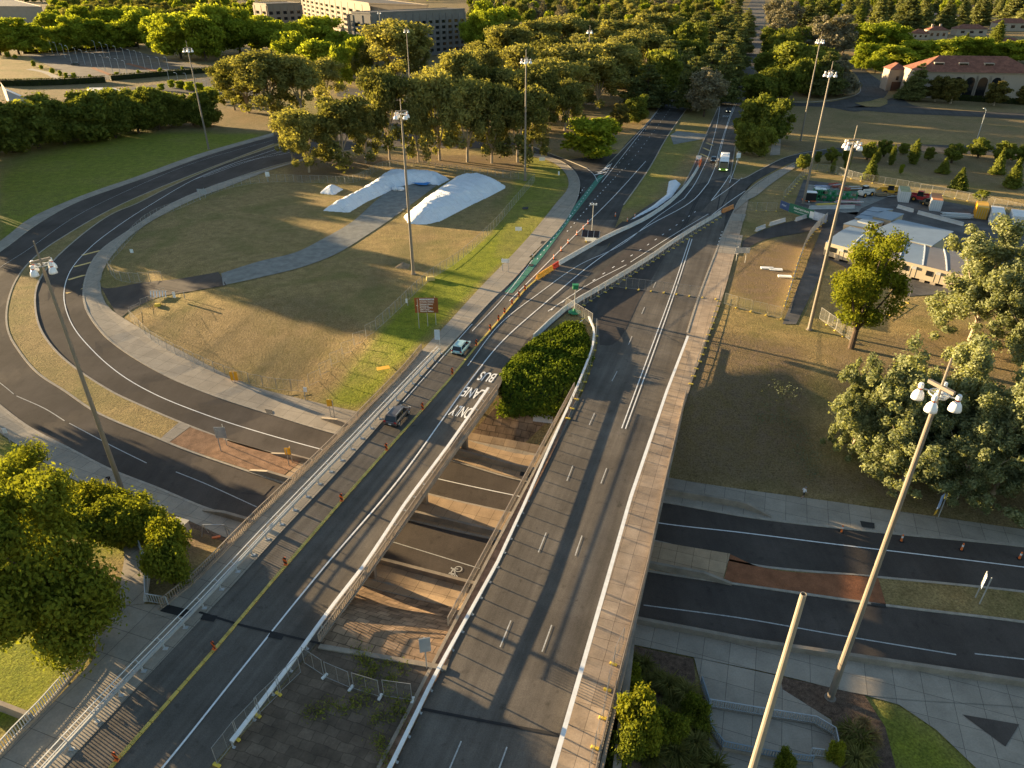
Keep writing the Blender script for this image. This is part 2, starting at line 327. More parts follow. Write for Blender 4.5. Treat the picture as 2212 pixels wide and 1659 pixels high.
def grass_mat():
    m = bpy.data.materials.new('grass_ground'); m.use_nodes = True; n = m.node_tree.nodes; l = m.node_tree.links; b = n['Principled BSDF']
    b.inputs['Roughness'].default_value = .95; b.inputs['Specular IOR Level'].default_value = .1
    at = n.new('ShaderNodeAttribute'); at.attribute_name = 'zone'; sp = n.new('ShaderNodeSeparateColor'); l.new(at.outputs['Color'], sp.inputs[0])
    g = n.new('ShaderNodeNewGeometry')
    def noise(s, d=5, r=.6, dist=0):
        z = n.new('ShaderNodeTexNoise'); z.inputs['Scale'].default_value = s; z.inputs['Detail'].default_value = d; z.inputs['Roughness'].default_value = r; z.inputs['Distortion'].default_value = dist; l.new(g.outputs['Position'], z.inputs['Vector']); return z.outputs[0]
    def mrange(s, a, b_, c=0, d=1):
        r = n.new('ShaderNodeMapRange'); r.inputs[1].default_value = a; r.inputs[2].default_value = b_; r.inputs[3].default_value = c; r.inputs[4].default_value = d; l.new(s, r.inputs[0]); return r.outputs[0]
    def mix(f, a, c, bl='MIX'):
        x = n.new('ShaderNodeMix'); x.data_type = 'RGBA'; x.blend_type = bl
        for k, v in ((0, f), (6, a), (7, c)):
            if hasattr(v, 'links') or not isinstance(v, (tuple, float, int)): l.new(v, x.inputs[k])
            else: x.inputs[k].default_value = v if k == 0 else (*v, 1)
        return x.outputs[2]
    def math_(op, a, b_):
        x = n.new('ShaderNodeMath'); x.operation = op; x.use_clamp = True
        for k, v in ((0, a), (1, b_)):
            if isinstance(v, (float, int)): x.inputs[k].default_value = v
            else: l.new(v, x.inputs[k])
        return x.outputs[0]
    big, mid, fine = noise(.07, 6, .65, .6), noise(.55, 6, .7, .4), noise(5, 4, .7)
    dry = mix(mrange(mid, .3, .7), (.20, .145, .062), (.36, .265, .115))
    dry = mix(math_('MULTIPLY', mrange(big, .45, .68), .75), dry, (.15, .145, .042))
    lush = mix(mrange(mid, .3, .72), (.115, .15, .015), (.27, .285, .028))
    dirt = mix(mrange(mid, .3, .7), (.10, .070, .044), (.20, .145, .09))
    gr = math_('MULTIPLY', sp.outputs[0], mrange(math_('ADD', big, math_('MULTIPLY', mid, .5)), .3, .75, .75, 1.35))
    c = mix(gr, dry, lush)
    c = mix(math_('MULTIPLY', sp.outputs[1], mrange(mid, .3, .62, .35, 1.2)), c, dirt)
    c = mix(sp.outputs[2], c, (.10, .066, .046))
    c = mix(1.0, c, mix(mrange(fine, .25, .75), (.36, .36, .36), (1.62, 1.62, 1.62)), 'MULTIPLY')
    l.new(c, b.inputs['Base Color'])
    bp = n.new('ShaderNodeBump'); bp.inputs['Distance'].default_value = .42; bp.inputs['Strength'].default_value = .9; l.new(math_('ADD', math_('MULTIPLY', noise(2.2, 6, .75), .7), math_('MULTIPLY', fine, .3)), bp.inputs['Height']); l.new(bp.outputs[0], b.inputs['Normal'])
    return m
GRASS = grass_mat()
me = bpy.data.meshes.new('ground'); idx = np.arange(nx * ny).reshape(ny, nx)
fa = np.stack([idx[:-1, :-1], idx[:-1, 1:], idx[1:, 1:], idx[1:, :-1]], -1).reshape(-1, 4)
me.from_pydata(np.stack([gx, gy, gz], -1).reshape(-1, 3).tolist(), [], fa.tolist()); me.materials.append(GRASS)
ca = me.color_attributes.new('zone', 'FLOAT_COLOR', 'POINT'); ca.data.foreach_set('color', np.concatenate([zone, np.ones(gx.shape + (1,))], -1).reshape(-1))
me.polygons.foreach_set('use_smooth', [True] * len(me.polygons))
ground = bpy.data.objects.new('ground', me); COL.objects.link(ground); tag(ground, kind='structure')
# ================================================================== SHEETS ON THE GROUND
def ribbon(name, left, right, mat, off=.03, n=60, m=8, flat=None, parent=None, straight=False):
    if straight:
        Lp = [np.array(left[0], float) + (np.array(left[-1], float) - np.array(left[0], float)) * i / (n - 1) for i in range(n)] if len(left) == 2 else None
    Lp = catmull(left, n); Rp = catmull(right, n); px = []
    for a, b in zip(Lp, Rp):
        for j in range(m + 1): px.append(a + (b - a) * j / m)
    if flat is None: vs_ = GN(px, off)
    else: vs_ = [T(p[0], p[1], flat + off) for p in px]
    k = m + 1; fs = [(i * k + j, i * k + j + 1, (i + 1) * k + j + 1, (i + 1) * k + j) for i in range(n - 1) for j in range(m)]
    a, b, c = vs_[fs[0][0]], vs_[fs[0][1]], vs_[fs[0][2]]
    if (b - a).cross(c - a).z < 0: fs = [f[::-1] for f in fs]
    o = mesh_obj(name, vs_, fs, mat, parent); tag(o, kind='structure'); return o
def poly(name, px, mat, off=.03, flat=None, parent=None, kind='structure'):
    vs_ = GN(px, off) if flat is None else [T(p[0], p[1], flat + off) for p in px]
    bm = bmesh.new(); bv = [bm.verts.new(v) for v in vs_]; f = bm.faces.new(bv); f.normal_update()
    if f.normal.z < 0: f.normal_flip()
    bmesh.ops.triangulate(bm, faces=bm.faces[:]); me = bpy.data.meshes.new(name); bm.to_mesh(me); bm.free(); me.materials.append(mat)
    o = bpy.data.objects.new(name, me); COL.objects.link(o)
    if parent: o.parent = parent
    if kind: tag(o, kind=kind)
    return o
def line(mb, px, width, off=.05, flat=None, dash=None, smooth=True, step=1.0, phase=0.0):
    """painted line along photo points; dash = (mark, gap) in metres"""
    pp = catmull(px, max(12, len(px) * 10)) if smooth and len(px) > 2 else [np.array(p, float) for p in px]
    wp = GN(pp, off) if flat is None else [T(p[0], p[1], flat + off) for p in pp]
    if dash:
        L = sum((b - a).length for a, b in zip(wp[:-1], wp[1:])); s = phase; fine_ = resample(wp, .25); step_ = L / (len(fine_) - 1)
        while s < L:
            i0 = int(s / step_); i1 = min(int((s + dash[0]) / step_), len(fine_) - 1)
            if i1 > i0: strip(mb, fine_[i0:i1 + 1], width)
            s += dash[0] + dash[1]
    else: strip(mb, resample(wp, step), width)
def strip(mb, pts, width):
    if len(pts) < 2: return
    vv = []; n = len(pts)
    for i, p in enumerate(pts):
        d = pts[min(i + 1, n - 1)] - pts[max(i - 1, 0)]; d.z = 0; d.normalize(); r = Vector((d.y, -d.x, 0)) * (width / 2)
        vv += [p - r, p + r]
    mb.add(vv, [(2 * i, 2 * i + 1, 2 * i + 3, 2 * i + 2) for i in range(n - 1)])
def kerb(name, px, w_=.3, h=.13, off=.0, flat=None, mat=None, parent=None, shift=0.0):
    pp = catmull(px, max(12, len(px) * 9)) if len(px) > 2 else [np.array(p, float) for p in px]
    wp = resample(GN(pp, off) if flat is None else [T(p[0], p[1], flat + off) for p in pp], 1.2); n = len(wp); mb = MB(); rings = []
    for i, p in enumerate(wp):
        d = wp[min(i + 1, n - 1)] - wp[max(i - 1, 0)]; d.z = 0; d.normalize(); r = Vector((d.y, -d.x, 0)); p = p + r * shift
        rings.append([p - r * (w_ / 2) + Vector((0, 0, -.3)), p + r * (w_ / 2) + Vector((0, 0, -.3)), p + r * (w_ / 2) + Vector((0, 0, h)), p - r * (w_ / 2) + Vector((0, 0, h))])
    mb.loft(rings); o = mb.build(name, mat or conc_kerb, parent); tag(o, kind='structure'); return o
# ---- the sunken road: inner (north) carriageway and outer (south) carriageway round the loop
N_N = [(2320, 1196), (2212, 1181), (1888, 1149), (1621, 1118), (1435, 1085), (1120, 1037), (970, 994), (727, 938), (591, 897), (451, 851), (355, 810), (248, 744), (219, 717), (184, 661), (181.6, 619), (200, 565), (222, 538), (267, 506), (374, 439), (454, 405), (591, 359), (655, 344), (797, 319), (882, 316), (994, 321), (1075, 320), (1131, 320)]
N_S = [(2320, 1296), (2212, 1280), (1875, 1246), (1621, 1221), (1411, 1169), (1098, 1108), (943, 1073), (655, 995), (540, 968), (427, 928), (294, 872), (240, 846), (128, 766), (88, 712), (76, 659), (80, 619), (99, 584), (150, 531), (240, 464), (294, 441), (366, 405), (480, 356), (591, 317), (660, 295), (797, 285), (890, 290), (1000, 300), (1075, 305), (1131, 310)]
S_N = [(2320, 1362), (2212, 1345), (1915, 1309), (1621, 1267), (1395, 1233), (1064, 1165), (879, 1122), (623, 1048), (551, 1024), (390, 968), (347, 950), (206, 890), (144, 848), (80, 805), (40, 757), (19, 720), (14, 685), (21, 640), (40, 597), (80, 552), (150, 504), (240, 453), (347, 405), (400, 384), (591, 311)]
S_S = [(2320, 1488), (2212, 1474), (1808, 1415), (1621, 1387), (1377, 1340), (1018, 1262), (820, 1208), (529, 1121), (454, 1102), (342, 1056), (240, 1016), (144, 967), (64, 925), (0, 877), (-70, 815), (-115, 755), (-130, 690), (-110, 620), (-60, 578), (0, 544), (80, 485), (160, 440), (254, 405), (320, 382), (454, 334), (591, 294)]
road_n = ribbon('sunken_road', N_N, N_S, asphalt_red, .04, 150, 8); road_s = ribbon('loop_road', S_N, S_S, asphalt_red, .04, 150, 8)
ribbon('loop_road_far_end', [(591, 311), (690, 282), (800, 270), (900, 276)], [(591, 294), (680, 262), (800, 252), (900, 262)], asphalt_red, .045, 16, 4)
# fresh strips of darker asphalt
fp_n = ribbon('footpath', [(2320, 1160), (2212, 1145), (1800, 1085), (1440, 1032), (1131, 957), (1018, 936), (762, 888), (674, 868), (591, 848), (540, 833), (400, 763), (280, 696), (232, 661), (218, 627), (222, 587), (254, 539), (294, 501), (400, 440), (489, 405), (591, 366), (655, 348)], [(2320, 1194), (2212, 1179), (1888, 1147), (1621, 1116), (1435, 1083), (1120, 1035), (970, 992), (727, 936), (591, 895), (451, 849), (355, 808), (249, 742), (220, 716), (185, 661), (183, 619), (201, 565), (223, 538), (268, 506), (374, 438), (454, 404), (655, 343)], conc, .10, 120, 5)
fp_s = ribbon('footpath', [(2320, 1490), (2212, 1476), (1808, 1417), (1621, 1389), (1377, 1342), (1018, 1264), (820, 1210), (529, 1123), (454, 1104), (342, 1058), (240, 1018), (144, 969), (64, 927), (0, 879), (-70, 817), (-117, 755), (-132, 690), (-112, 619), (-62, 577), (0, 543), (80, 484), (160, 439), (254, 404), (320, 381), (454, 333), (591, 293)], [(2320, 1545), (2212, 1530), (1867, 1502), (1685, 1460), (1499, 1421), (1369, 1394), (1000, 1318), (770, 1262), (494, 1165), (411, 1127), (339, 1099), (254, 1068), (160, 1038), (67, 980), (0, 936), (-90, 850), (-150, 760), (-165, 690), (-140, 605), (-80, 560), (0, 522), (60, 475), (134, 440), (227, 405), (267, 392), (427, 334), (591, 287)], conc, .10, 120, 5)
med = ribbon('median_strip', [(p[0], p[1] + 1) for p in N_S[:23]], [(p[0], p[1] - 1) for p in S_N], GRASS, .10, 110, 4)
kerb('kerb', N_N[:24], .35, .13); kerb('kerb', N_S[:24], .3, .14); kerb('kerb', S_N, .3, .14); kerb('kerb', S_S, .35, .13)
# pieces of the median: bare red soil, paved ends
ribbon('soil_bed', [(655, 996), (640, 993), (427, 930), (412, 924)], [(600, 1038), (551, 1021), (390, 966), (366, 957)], soil_tan, .14, 16, 4)
ribbon('median_paving', [(412, 923), (387, 914)], [(366, 957), (347, 949)], conc, .15, 4, 4)
ribbon('median_paving', [(1577, 1198), (1411, 1170), (1098, 1109), (943, 1075), (700, 1008), (655, 996)], [(1560, 1257), (1395, 1232), (1064, 1163), (879, 1121), (690, 1063), (603, 1040)], conc_tan, .15, 50, 5)
ribbon('soil_bed', [(1896, 1250), (1875, 1247), (1640, 1226), (1577, 1199)], [(1913, 1308), (1890, 1304), (1640, 1268), (1563, 1257)], soil, .14, 20, 5)
ribbon('underpass_footpath', [(960, 922), (1018, 936), (1131, 957), (1190, 968)], [(930, 985), (970, 993), (1120, 1036), (1180, 1046)], conc_tan, .13, 16, 4)
ribbon('underpass_footpath', [(760, 1194), (820, 1210), (1018, 1264), (1090, 1282)], [(700, 1244), (770, 1262), (1000, 1318), (1080, 1338)], conc_tan, .13, 16, 4)
# ---- upper road: one wide sheet per carriageway at deck level
LE = [(70, 1730), (140, 1655), (294, 1486), (470, 1300), (600, 1157), (732, 1016), (870, 860), (955, 763), (1040, 672), (1100, 612), (1130, 581), (1160, 552), (1222, 488), (1232, 474), (1330, 350), (1337, 331), (1414, 246), (1443, 203), (1470, 160), (1520, 90), (1570, 25)]
RE = [(380, 1730), (452, 1659), (548, 1548), (690, 1382), (810, 1216), (882, 1117), (984, 968), (1074, 845), (1107, 776), (1155, 731), (1228, 690), (1290, 620), (1330, 540), (1340, 455), (1347, 443), (1401, 366), (1441, 296), (1481, 238), (1475, 203), (1500, 150), (1540, 90), (1585, 25)]
left_road = ribbon('avenue_carriageway', LE[:14], [(380, 1730), (452, 1659), (548, 1548), (690, 1382), (810, 1216), (882, 1117), (984, 968), (1074, 845), (1107, 776), (1170, 716), (1240, 650), (1300, 560), (1335, 475)], asphalt_old, .03, 90, 8, 0)
ribbon('avenue_carriageway', LE[13:], [(1335, 475), (1347, 443), (1401, 366), (1441, 296), (1481, 238), (1500, 195), (1520, 155), (1555, 90), (1592, 25)], asphalt, .03, 60, 6, 0)
right_road = ribbon('closed_carriageway', [(800, 1740), (845, 1659), (941, 1474), (1080, 1203), (1187, 992), (1267, 826), (1290, 740), (1282, 690), (1250, 660), (1300, 560), (1350, 482), (1440, 420), (1476, 401), (1497, 361), (1524, 294), (1556, 222), (1588, 150), (1604, 80), (1614, 27)], [(1170, 1740), (1192, 1659), (1317, 1224), (1360, 1080), (1452, 810), (1482, 725), (1508, 645), (1553, 528), (1585, 458), (1600, 425), (1585, 385), (1598, 267), (1612, 222), (1628, 160), (1648, 80), (1656, 27)], asphalt_old, .03, 110, 10, 0)
ribbon('work_zone_road', [(1232, 655), (1262, 610), (1322, 520), (1345, 486), (1440, 428), (1478, 405)], [(1290, 690), (1380, 600), (1470, 500), (1540, 430), (1560, 400), (1575, 380)], asphalt, .036, 40, 8, 0)
ribbon('avenue_far', [(1600, 55), (1612, 20), (1622, 2), (1630, -12)], [(1650, 55), (1652, 20), (1652, 2), (1650, -12)], asphalt_old, .05, 10, 3, 0)
# darker primed strips of the detour and the tapered patch at the gore
ribbon('resurfaced_strip', [(1136, 735), (1190, 690), (1285, 600), (1330, 560), (1390, 510), (1440, 465)], [(1090, 815), (1150, 740), (1250, 655), (1330, 595), (1420, 525), (1480, 470)], asphalt_brown, .045, 30, 6, 0)
ribbon('resurfaced_strip', [(1236, 600), (1300, 545), (1370, 492), (1440, 440), (1476, 404)], [(1180, 660), (1270, 590), (1350, 530), (1440, 468), (1500, 410)], asphalt_new, .05, 30, 6, 0)
ribbon('resurfaced_strip', [(1290, 650), (1330, 615), (1385, 580), (1440, 540)], [(1296, 745), (1322, 745), (1386, 640), (1432, 560)], asphalt_brown, .05, 20, 6, 0)
poly('resurfaced_strip', [(1270, 530), (1320, 500), (1345, 478), (1385, 482), (1330, 520), (1300, 532)], asphalt_brown, .05, 0)
poly('patch', [(1480, 456), (1521, 459), (1524, 467), (1482, 465)], asphalt_new, .05, 0)
poly('patch', [(1507, 458), (1537, 459), (1534, 465), (1506, 464)], asphalt_new, .056, 0)
# hatched slip road into the avenue and the small side road
ribbon('slip_road', [(1270, 364), (1222, 345), (1170, 325), (1131, 308)], [(1240, 470), (1255, 430), (1252, 395), (1225, 362), (1178, 340), (1140, 335)][::1], asphalt, .035, 24, 6, 0)
poly('slip_road', [(1222, 345), (1337, 331), (1345, 345), (1262, 440), (1240, 460), (1252, 395), (1240, 372)], asphalt, .033, 0)
# right hand slip curving away from the closed carriageway
ribbon('slip_road', [(1577, 385), (1596, 388), (1640, 368), (1695, 341), (1740, 327), (1800, 320), (1900, 312), (2000, 312), (2212, 322), (2300, 328)], [(1560, 520), (1582, 455), (1615, 405), (1660, 375), (1708, 352), (1745, 341), (1800, 332), (1900, 325), (2000, 328), (2212, 340), (2300, 346)], asphalt, .042, 50, 6, 0)
ribbon('footpath', [(1585, 458), (1600, 430), (1640, 395), (1680, 370), (1716, 354)], [(1618, 430), (1630, 425), (1662, 400), (1690, 380), (1718, 362)], conc, .1, 20, 3, 0)
ribbon('footpath', [(1482, 725), (1508, 645), (1553, 528), (1584, 460)], [(1520, 748), (1555, 660), (1592, 530), (1617, 432)], pav_brick, .1, 24, 4, 0)
poly('footpath_patch', [(1562, 508), (1605, 508), (1595, 550), (1550, 545)], conc, .12, 0); poly('footpath_patch', [(1583, 462), (1612, 462), (1606, 478), (1578, 476)], conc, .12, 0)
ribbon('footpath', [(1663, 336), (1670, 300), (1676, 270)], [(1685, 334), (1687, 300), (1689, 270)], conc, .06, 10, 3, 0)
kerb('kerb', [(1484, 720), (1508, 645), (1553, 528), (1583, 460), (1600, 428), (1640, 393), (1716, 352)], .3, .14, 0, 0)
kerb('kerb', [(1556, 222), (1524, 294), (1497, 361), (1476, 401)], .3, .14, 0, 0); kerb('kerb', [(1577, 385), (1598, 267), (1612, 222)], .3, .14, 0, 0)
kerb('kerb', [(1577, 385), (1598, 388), (1640, 368), (1695, 341), (1800, 320)], .3, .14, 0, 0); kerb('kerb', [(1347, 443), (1401, 366), (1441, 296), (1481, 238)], .3, .14, 0, 0)
kerb('kerb', [(1131, 308), (1170, 325), (1222, 345), (1268, 364)], .3, .14, 0, 0); kerb('kerb', [(1313, 355), (1337, 331), (1414, 246), (1443, 203)], .3, .14, 0, 0)
# left footpath beside the bridge approach, widening to the bus bay
ribbon('footpath', [(911, 757), (960, 705), (1040, 618), (1130, 525), (1200, 440), (1228, 402), (1224, 378), (1196, 352), (1150, 338), (1131, 335)], [(955, 763), (1000, 715), (1060, 650), (1137, 562), (1225, 470), (1252, 405), (1247, 380), (1215, 350), (1165, 333), (1131, 331)], conc, .1, 60, 5, 0)
poly('footpath', [(1060, 650), (1082, 612), (1112, 583), (1112, 556), (1150, 556), (1135, 575), (1098, 613)], conc, .098, 0)
kerb('kerb', [(955, 763), (1000, 715), (1060, 650), (1100, 612), (1136, 573)], .3, .14, 0, 0); kerb('kerb', [(1150, 556), (1225, 470), (1252, 405), (1247, 380), (1215, 350), (1140, 333)], .3, .14, 0, 0)
# grass between the far carriageways is the ground itself; paved crossover in it
poly('crossover', [(1448, 292), (1462, 283), (1530, 290), (1520, 300), (1455, 312)], gravel, .05, 0)
# far right circus in front of the arcaded building, and roads beyond
ribbon('side_road', [(1697, 222), (1760, 222), (1820, 215), (1856, 200), (1855, 170), (1835, 148), (1822, 135)], [(1697, 228), (1790, 232), (1860, 240), (1912, 208), (1920, 195), (1880, 160), (1850, 140)], asphalt, .04, 30, 5, 0)
ribbon('side_road', [(1890, 232), (1945, 208), (1960, 222), (2010, 234), (2100, 240), (2230, 245)], [(1790, 232), (1880, 240), (1960, 246), (2010, 248), (2100, 252), (2230, 258)], asphalt, .045, 30, 5, 0)
poly('traffic_island', [(1846, 222), (1880, 218), (1905, 211), (1917, 216), (1917, 224), (1900, 231), (1870, 230)], GRASS, .14, 0)
kerb('kerb', [(1697, 220), (1760, 220), (1820, 212), (1858, 198), (1856, 175)], .3, .14, 0, 0)
# car park and hedged terraces at upper left
ribbon('car_park', [(45, 118), (150, 112), (265, 105)], [(235, 172), (330, 165), (478, 152)], asphalt_old, .05, 20, 10, 0)
poly('car_park_apron', [(60, 120), (110, 120), (232, 172), (180, 178)], asphalt_old, .054, 0)
for a in ([(0, 118), (60, 122), (120, 150), (150, 180), (0, 183)],): poly('lawn', a, GRASS, .03, 0)
ribbon('garden_path', [(55, 150), (95, 158), (130, 180)], [(70, 148), (112, 158), (152, 179)], conc, .06, 6, 2, 0)
for a, b in (((240, 165), (195, 147)), ((340, 157), (270, 138))): ribbon('planting_strip', [(a[0], a[1]), (b[0], b[1])], [(a[0] + 8, a[1] - 2), (b[0] + 8, b[1] - 2)], soil, .09, 4, 2, 0)
ribbon('lower_car_park', [(270, 190), (380, 178), (478, 165), (545, 170)], [(330, 205), (400, 200), (500, 215), (560, 205)], asphalt, .05, 14, 5, 0)
ribbon('side_road', [(728, 185), (790, 196), (860, 210), (930, 190), (980, 150)], [(728, 208), (800, 215), (880, 232), (950, 205), (1010, 160)], asphalt, .05, 16, 4, 0)
ribbon('back_lane', [(1170, 235), (1215, 205), (1270, 215)], [(1195, 250), (1240, 230), (1290, 225)], asphalt, .05, 8, 3, 0)
# gravel drive across the fenced lawn
ribbon('gravel_drive', [(478, 591), (560, 565), (640, 545), (700, 515), (760, 480), (830, 420), (905, 385)], [(482, 617), (570, 598), (660, 575), (728, 548), (790, 510), (850, 470), (945, 400)], gravel, .06, 40, 6, None)
ribbon('dirt_drive', [(218, 620), (222, 622), (300, 612), (390, 602), (472, 588)], [(262, 698), (258, 696), (335, 645), (400, 632), (490, 617)], asphalt_brown, .055, 30, 6, None)
# construction site surface
poly('site_yard', [(1716, 440), (1736, 388), (1870, 405), (2240, 470), (2240, 620), (1960, 640), (1790, 560), (1720, 700), (1690, 700), (1785, 470)], M('site_hardstand', (.105, .10, .095), .9, .4, .25, .01, .1, fine=.25), .04, 0)
poly('site_gravel', [(1735, 440), (1745, 398), (1850, 410), (1930, 420), (1860, 450), (1850, 465)], gravel, .05, 0)
ribbon('site_access', [(1604, 520), (1640, 500), (1700, 480), (1800, 462), (1890, 455)], [(1600, 545), (1645, 520), (1720, 505), (1800, 490), (1890, 480)], asphalt_brown, .05, 16, 4, 0)
# abutment slopes, median paving between the bridges, plaza lower left, terrace lower right
ribbon('abutment_slope', [(1080, 870), (1130, 876), (1205, 890)], [(1018, 938), (1080, 950), (1131, 960)], block_dark, .07, 24, 16)
ribbon('abutment_slope', [(770, 1262), (890, 1292), (1012, 1318)], [(690, 1392), (820, 1425), (965, 1442)], block_dark, .07, 24, 16)
ribbon('median_paving', [(690, 1385), (840, 1412), (960, 1432)], [(440, 1690), (640, 1700), (838, 1690)], block_grey, .05, 20, 14, 0)
poly('pale_slab', [(1154, 889), (1195, 893), (1193, 917), (1151, 912)], conc_white, .16)
poly('plaza', [(-70, 1690), (72, 1561), (198, 1430), (214, 1377), (256, 1310), (312, 1305), (366, 1307), (427, 1255), (470, 1300), (294, 1487), (120, 1675)], conc, .06, 0)
ribbon('curved_path', [(256, 1310), (262, 1250), (268, 1192), (250, 1150)], [(312, 1305), (318, 1237), (302, 1184), (280, 1150)], conc, .05, 14, 3)
poly('planting_bed', [(330, 1300), (400, 1120), (494, 1165), (500, 1175), (350, 1318)], mulch, .04)
poly('planting_bed', [(1369, 1396), (1498, 1424), (1503, 1480), (1513, 1560), (1530, 1640), (1530, 1720), (1290, 1720), (1330, 1560)], mulch, .05)
poly('concrete_apron', [(1499, 1421), (1685, 1462), (1690, 1490), (1795, 1556), (1812, 1632), (1815, 1700), (1535, 1700), (1530, 1560), (1513, 1475)], conc, .07)
poly('planting_bed', [(1685, 1462), (1867, 1502), (1912, 1571), (1945, 1700), (1815, 1700), (1796, 1552), (1690, 1512)], mulch, .06)
poly('footpath', [(1867, 1502), (1942, 1523), (2022, 1577), (2140, 1690), (2330, 1690), (2330, 1500), (2212, 1525)], conc, .055)
poly('dark_inset', [(2078, 1545), (2201, 1566), (2171, 1614)], asphalt_red, .1)
# ================================================================== MARKINGS
wm, ym, om, gm, fm_ = MB(), MB(), MB(), MB(), MB()
D0 = dict(flat=0, off=.065)
line(wm, [(300, 1716), (350, 1659), (514, 1455), (700, 1225), (860, 1037), (1025, 810), (1080, 742), (1180, 652), (1285, 565), (1400, 488), (1500, 430), (1530, 395)], .17, **D0)   # left line of the detour lane
line(wm, [(1010, 790), (1080, 700), (1166, 632), (1250, 573), (1340, 530), (1420, 468), (1478, 428)], .13, **D0)
line(wm, [(1200, 738), (1260, 690)], .13, **D0); line(wm, [(1184, 672), (1270, 615), (1353, 572)], .13, **D0); line(wm, [(1362, 566), (1450, 510), (1530, 462)], .13, **D0)
line(wm, [(1478, 428), (1499, 400), (1519, 362), (1531, 335), (1541, 300), (1550, 262), (1556, 222)], .15, **D0)
line(wm, [(1530, 395), (1545, 360), (1552, 330), (1570, 270), (1590, 215)], .15, **D0); line(wm, [(1548, 358), (1572, 270), (1594, 215)], .12, **D0)
line(wm, [(1593, 215), (1606, 190), (1628, 160)], .15, **D0)
line(wm, [(1576, 395), (1582, 378), (1587, 365), (1602, 300)], .12, **D0); line(wm, [(1536, 434), (1562, 400), (1576, 378)], .15, **D0); line(wm, [(1536, 434), (1570, 410), (1603, 384)], .15, **D0)
line(wm, [(1538, 464), (1575, 436), (1610, 412)], .15, **D0)
line(wm, [(1343, 925), (1400, 770), (1455, 620), (1490, 515)], .14, **D0); line(wm, [(1351, 926), (1408, 771), (1461, 621), (1495, 516)], .14, **D0)
line(fm_, [(950, 1710), (1003, 1585), (1130, 1275), (1210, 1075), (1290, 880), (1335, 798), (1371, 712), (1425, 590)], .11, dash=(3, 9), phase=1.0, **D0)
line(fm_, [(1060, 1710), (1100, 1600), (1197, 1335), (1263, 1140), (1320, 985)], .11, dash=(3, 9), phase=.6, **D0)
line(wm, [(1500, 665), (1530, 590), (1560, 500)], .2, dash=(.7, 1.6), **D0)
line(wm, [(1190, 670), (1290, 600), (1390, 535), (1470, 480), (1505, 455)], .18, dash=(1.0, 3.0), **D0)
line(wm, [(1160, 560), (1230, 470), (1280, 400)], .18, dash=(.8, 1.9), **D0); line(wm, [(1142, 560), (1215, 470), (1262, 405)], .18, dash=(.8, 1.9), **D0)
line(wm, [(1020, 715), (1090, 640), (1150, 562)], .12, **D0); line(wm, [(870, 868), (948, 780), (1020, 700)], .12, **D0)
line(wm, [(1100, 650), (1160, 590), (1245, 505), (1330, 420), (1395, 348)], .15, **D0)
line(wm, [(1225, 500), (1290, 425), (1345, 365)], .2, dash=(.8, 2.2), **D0)
line(wm, [(1300, 394), (1350, 330), (1420, 240), (1440, 212)], .14, **D0)
line(wm, [(1350, 365), (1400, 300), (1450, 232)], .11, dash=(1.5, 4.5), **D0); line(wm, [(1330, 362), (1380, 300), (1432, 230)], .11, dash=(1.5, 4.5), **D0)
line(wm, [(1268, 364), (1282, 376), (1291, 392)], .14, **D0); line(wm, [(1285, 372), (1300, 368), (1316, 352)], .14, **D0); line(wm, [(1290, 388), (1306, 378), (1322, 352)], .14, **D0)
for k in range(3): line(wm, [(1284 + 8 * k, 378 - 4 * k), (1310 + 4 * k, 371 - 8 * k)], .5, flat=0, off=.07)
L1 = dict(off=.07)
line(wm, [(2320, 1240), (2212, 1226), (2000, 1200), (1800, 1176), (1600, 1151), (1420, 1130), (1117, 1072), (946, 1035), (700, 973), (540, 928), (440, 895), (330, 850), (260, 809), (200, 757), (155, 700), (138, 640), (150, 590), (190, 540), (260, 485), (330, 440), (420, 388), (500, 355), (560, 335), (610, 318)], .15, **L1)
line(wm, [(420, 388), (520, 352), (625, 330)], .13, **L1); line(wm, [(440, 383), (540, 348), (640, 318)], .1, **L1)
wornm = MB()
line(wornm, [(2330, 1440), (2212, 1425), (2105, 1413)], .14, **L1); line(wornm, [(2065, 1415), (1800, 1371), (1600, 1336), (1390, 1308)], .14, **L1)
line(wornm, [(1036, 1229), (870, 1178), (830, 1166)], .12, **L1); line(wornm, [(555, 1096), (440, 1044), (380, 1020)], .12, **L1); line(wornm, [(317, 1001), (250, 968), (150, 915)], .12, **L1)
line(wornm, [(140, 910), (100, 885), (36, 856)], .13, **L1); line(wornm, [(30, 852), (-40, 790), (-80, 720), (-78, 650), (-30, 600), (60, 540), (160, 470), (280, 410), (420, 352), (590, 303)], .1, **L1)
for a, b in (((177, 552), (216, 542)), ((160, 577), (198, 567)), ((148, 605), (185, 594)), ((143, 634), (178, 623))): line(ym, [a, b], .75, off=.07)
for a, b in (((1525, 308), (1540, 314)), ((1519, 319), (1534, 326)), ((1513, 332), (1530, 339))): line(ym, [a, b], .8, flat=0, off=.07)
line(gm, [(1098, 632), (1150, 572), (1222, 478), (1300, 378)], 1.5, flat=0, off=.055)
tag(fm_.build('dashed_lane_marking', worn_paint, right_road), kind='structure'); mk = wm.build('lane_marking', white_paint, left_road); mk2 = wornm.build('worn_lane_marking', worn_paint, road_s); mk3 = ym.build('yellow_bar_marking', yellow_paint, road_n); mk4 = gm.build('green_bicycle_lane', green_paint, left_road)
for q in (mk, mk2, mk3, mk4): tag(q, kind='structure')
tm = MB()
for pl in ([(1528, 398), (1505, 430), (1482, 475), (1440, 540)], [(1531, 399), (1508, 431), (1486, 476), (1445, 541)], [(1558, 405), (1552, 440), (1548, 458)], [(1580, 405), (1562, 440), (1552, 460)]): line(tm, pl, .28, flat=0, off=.06)
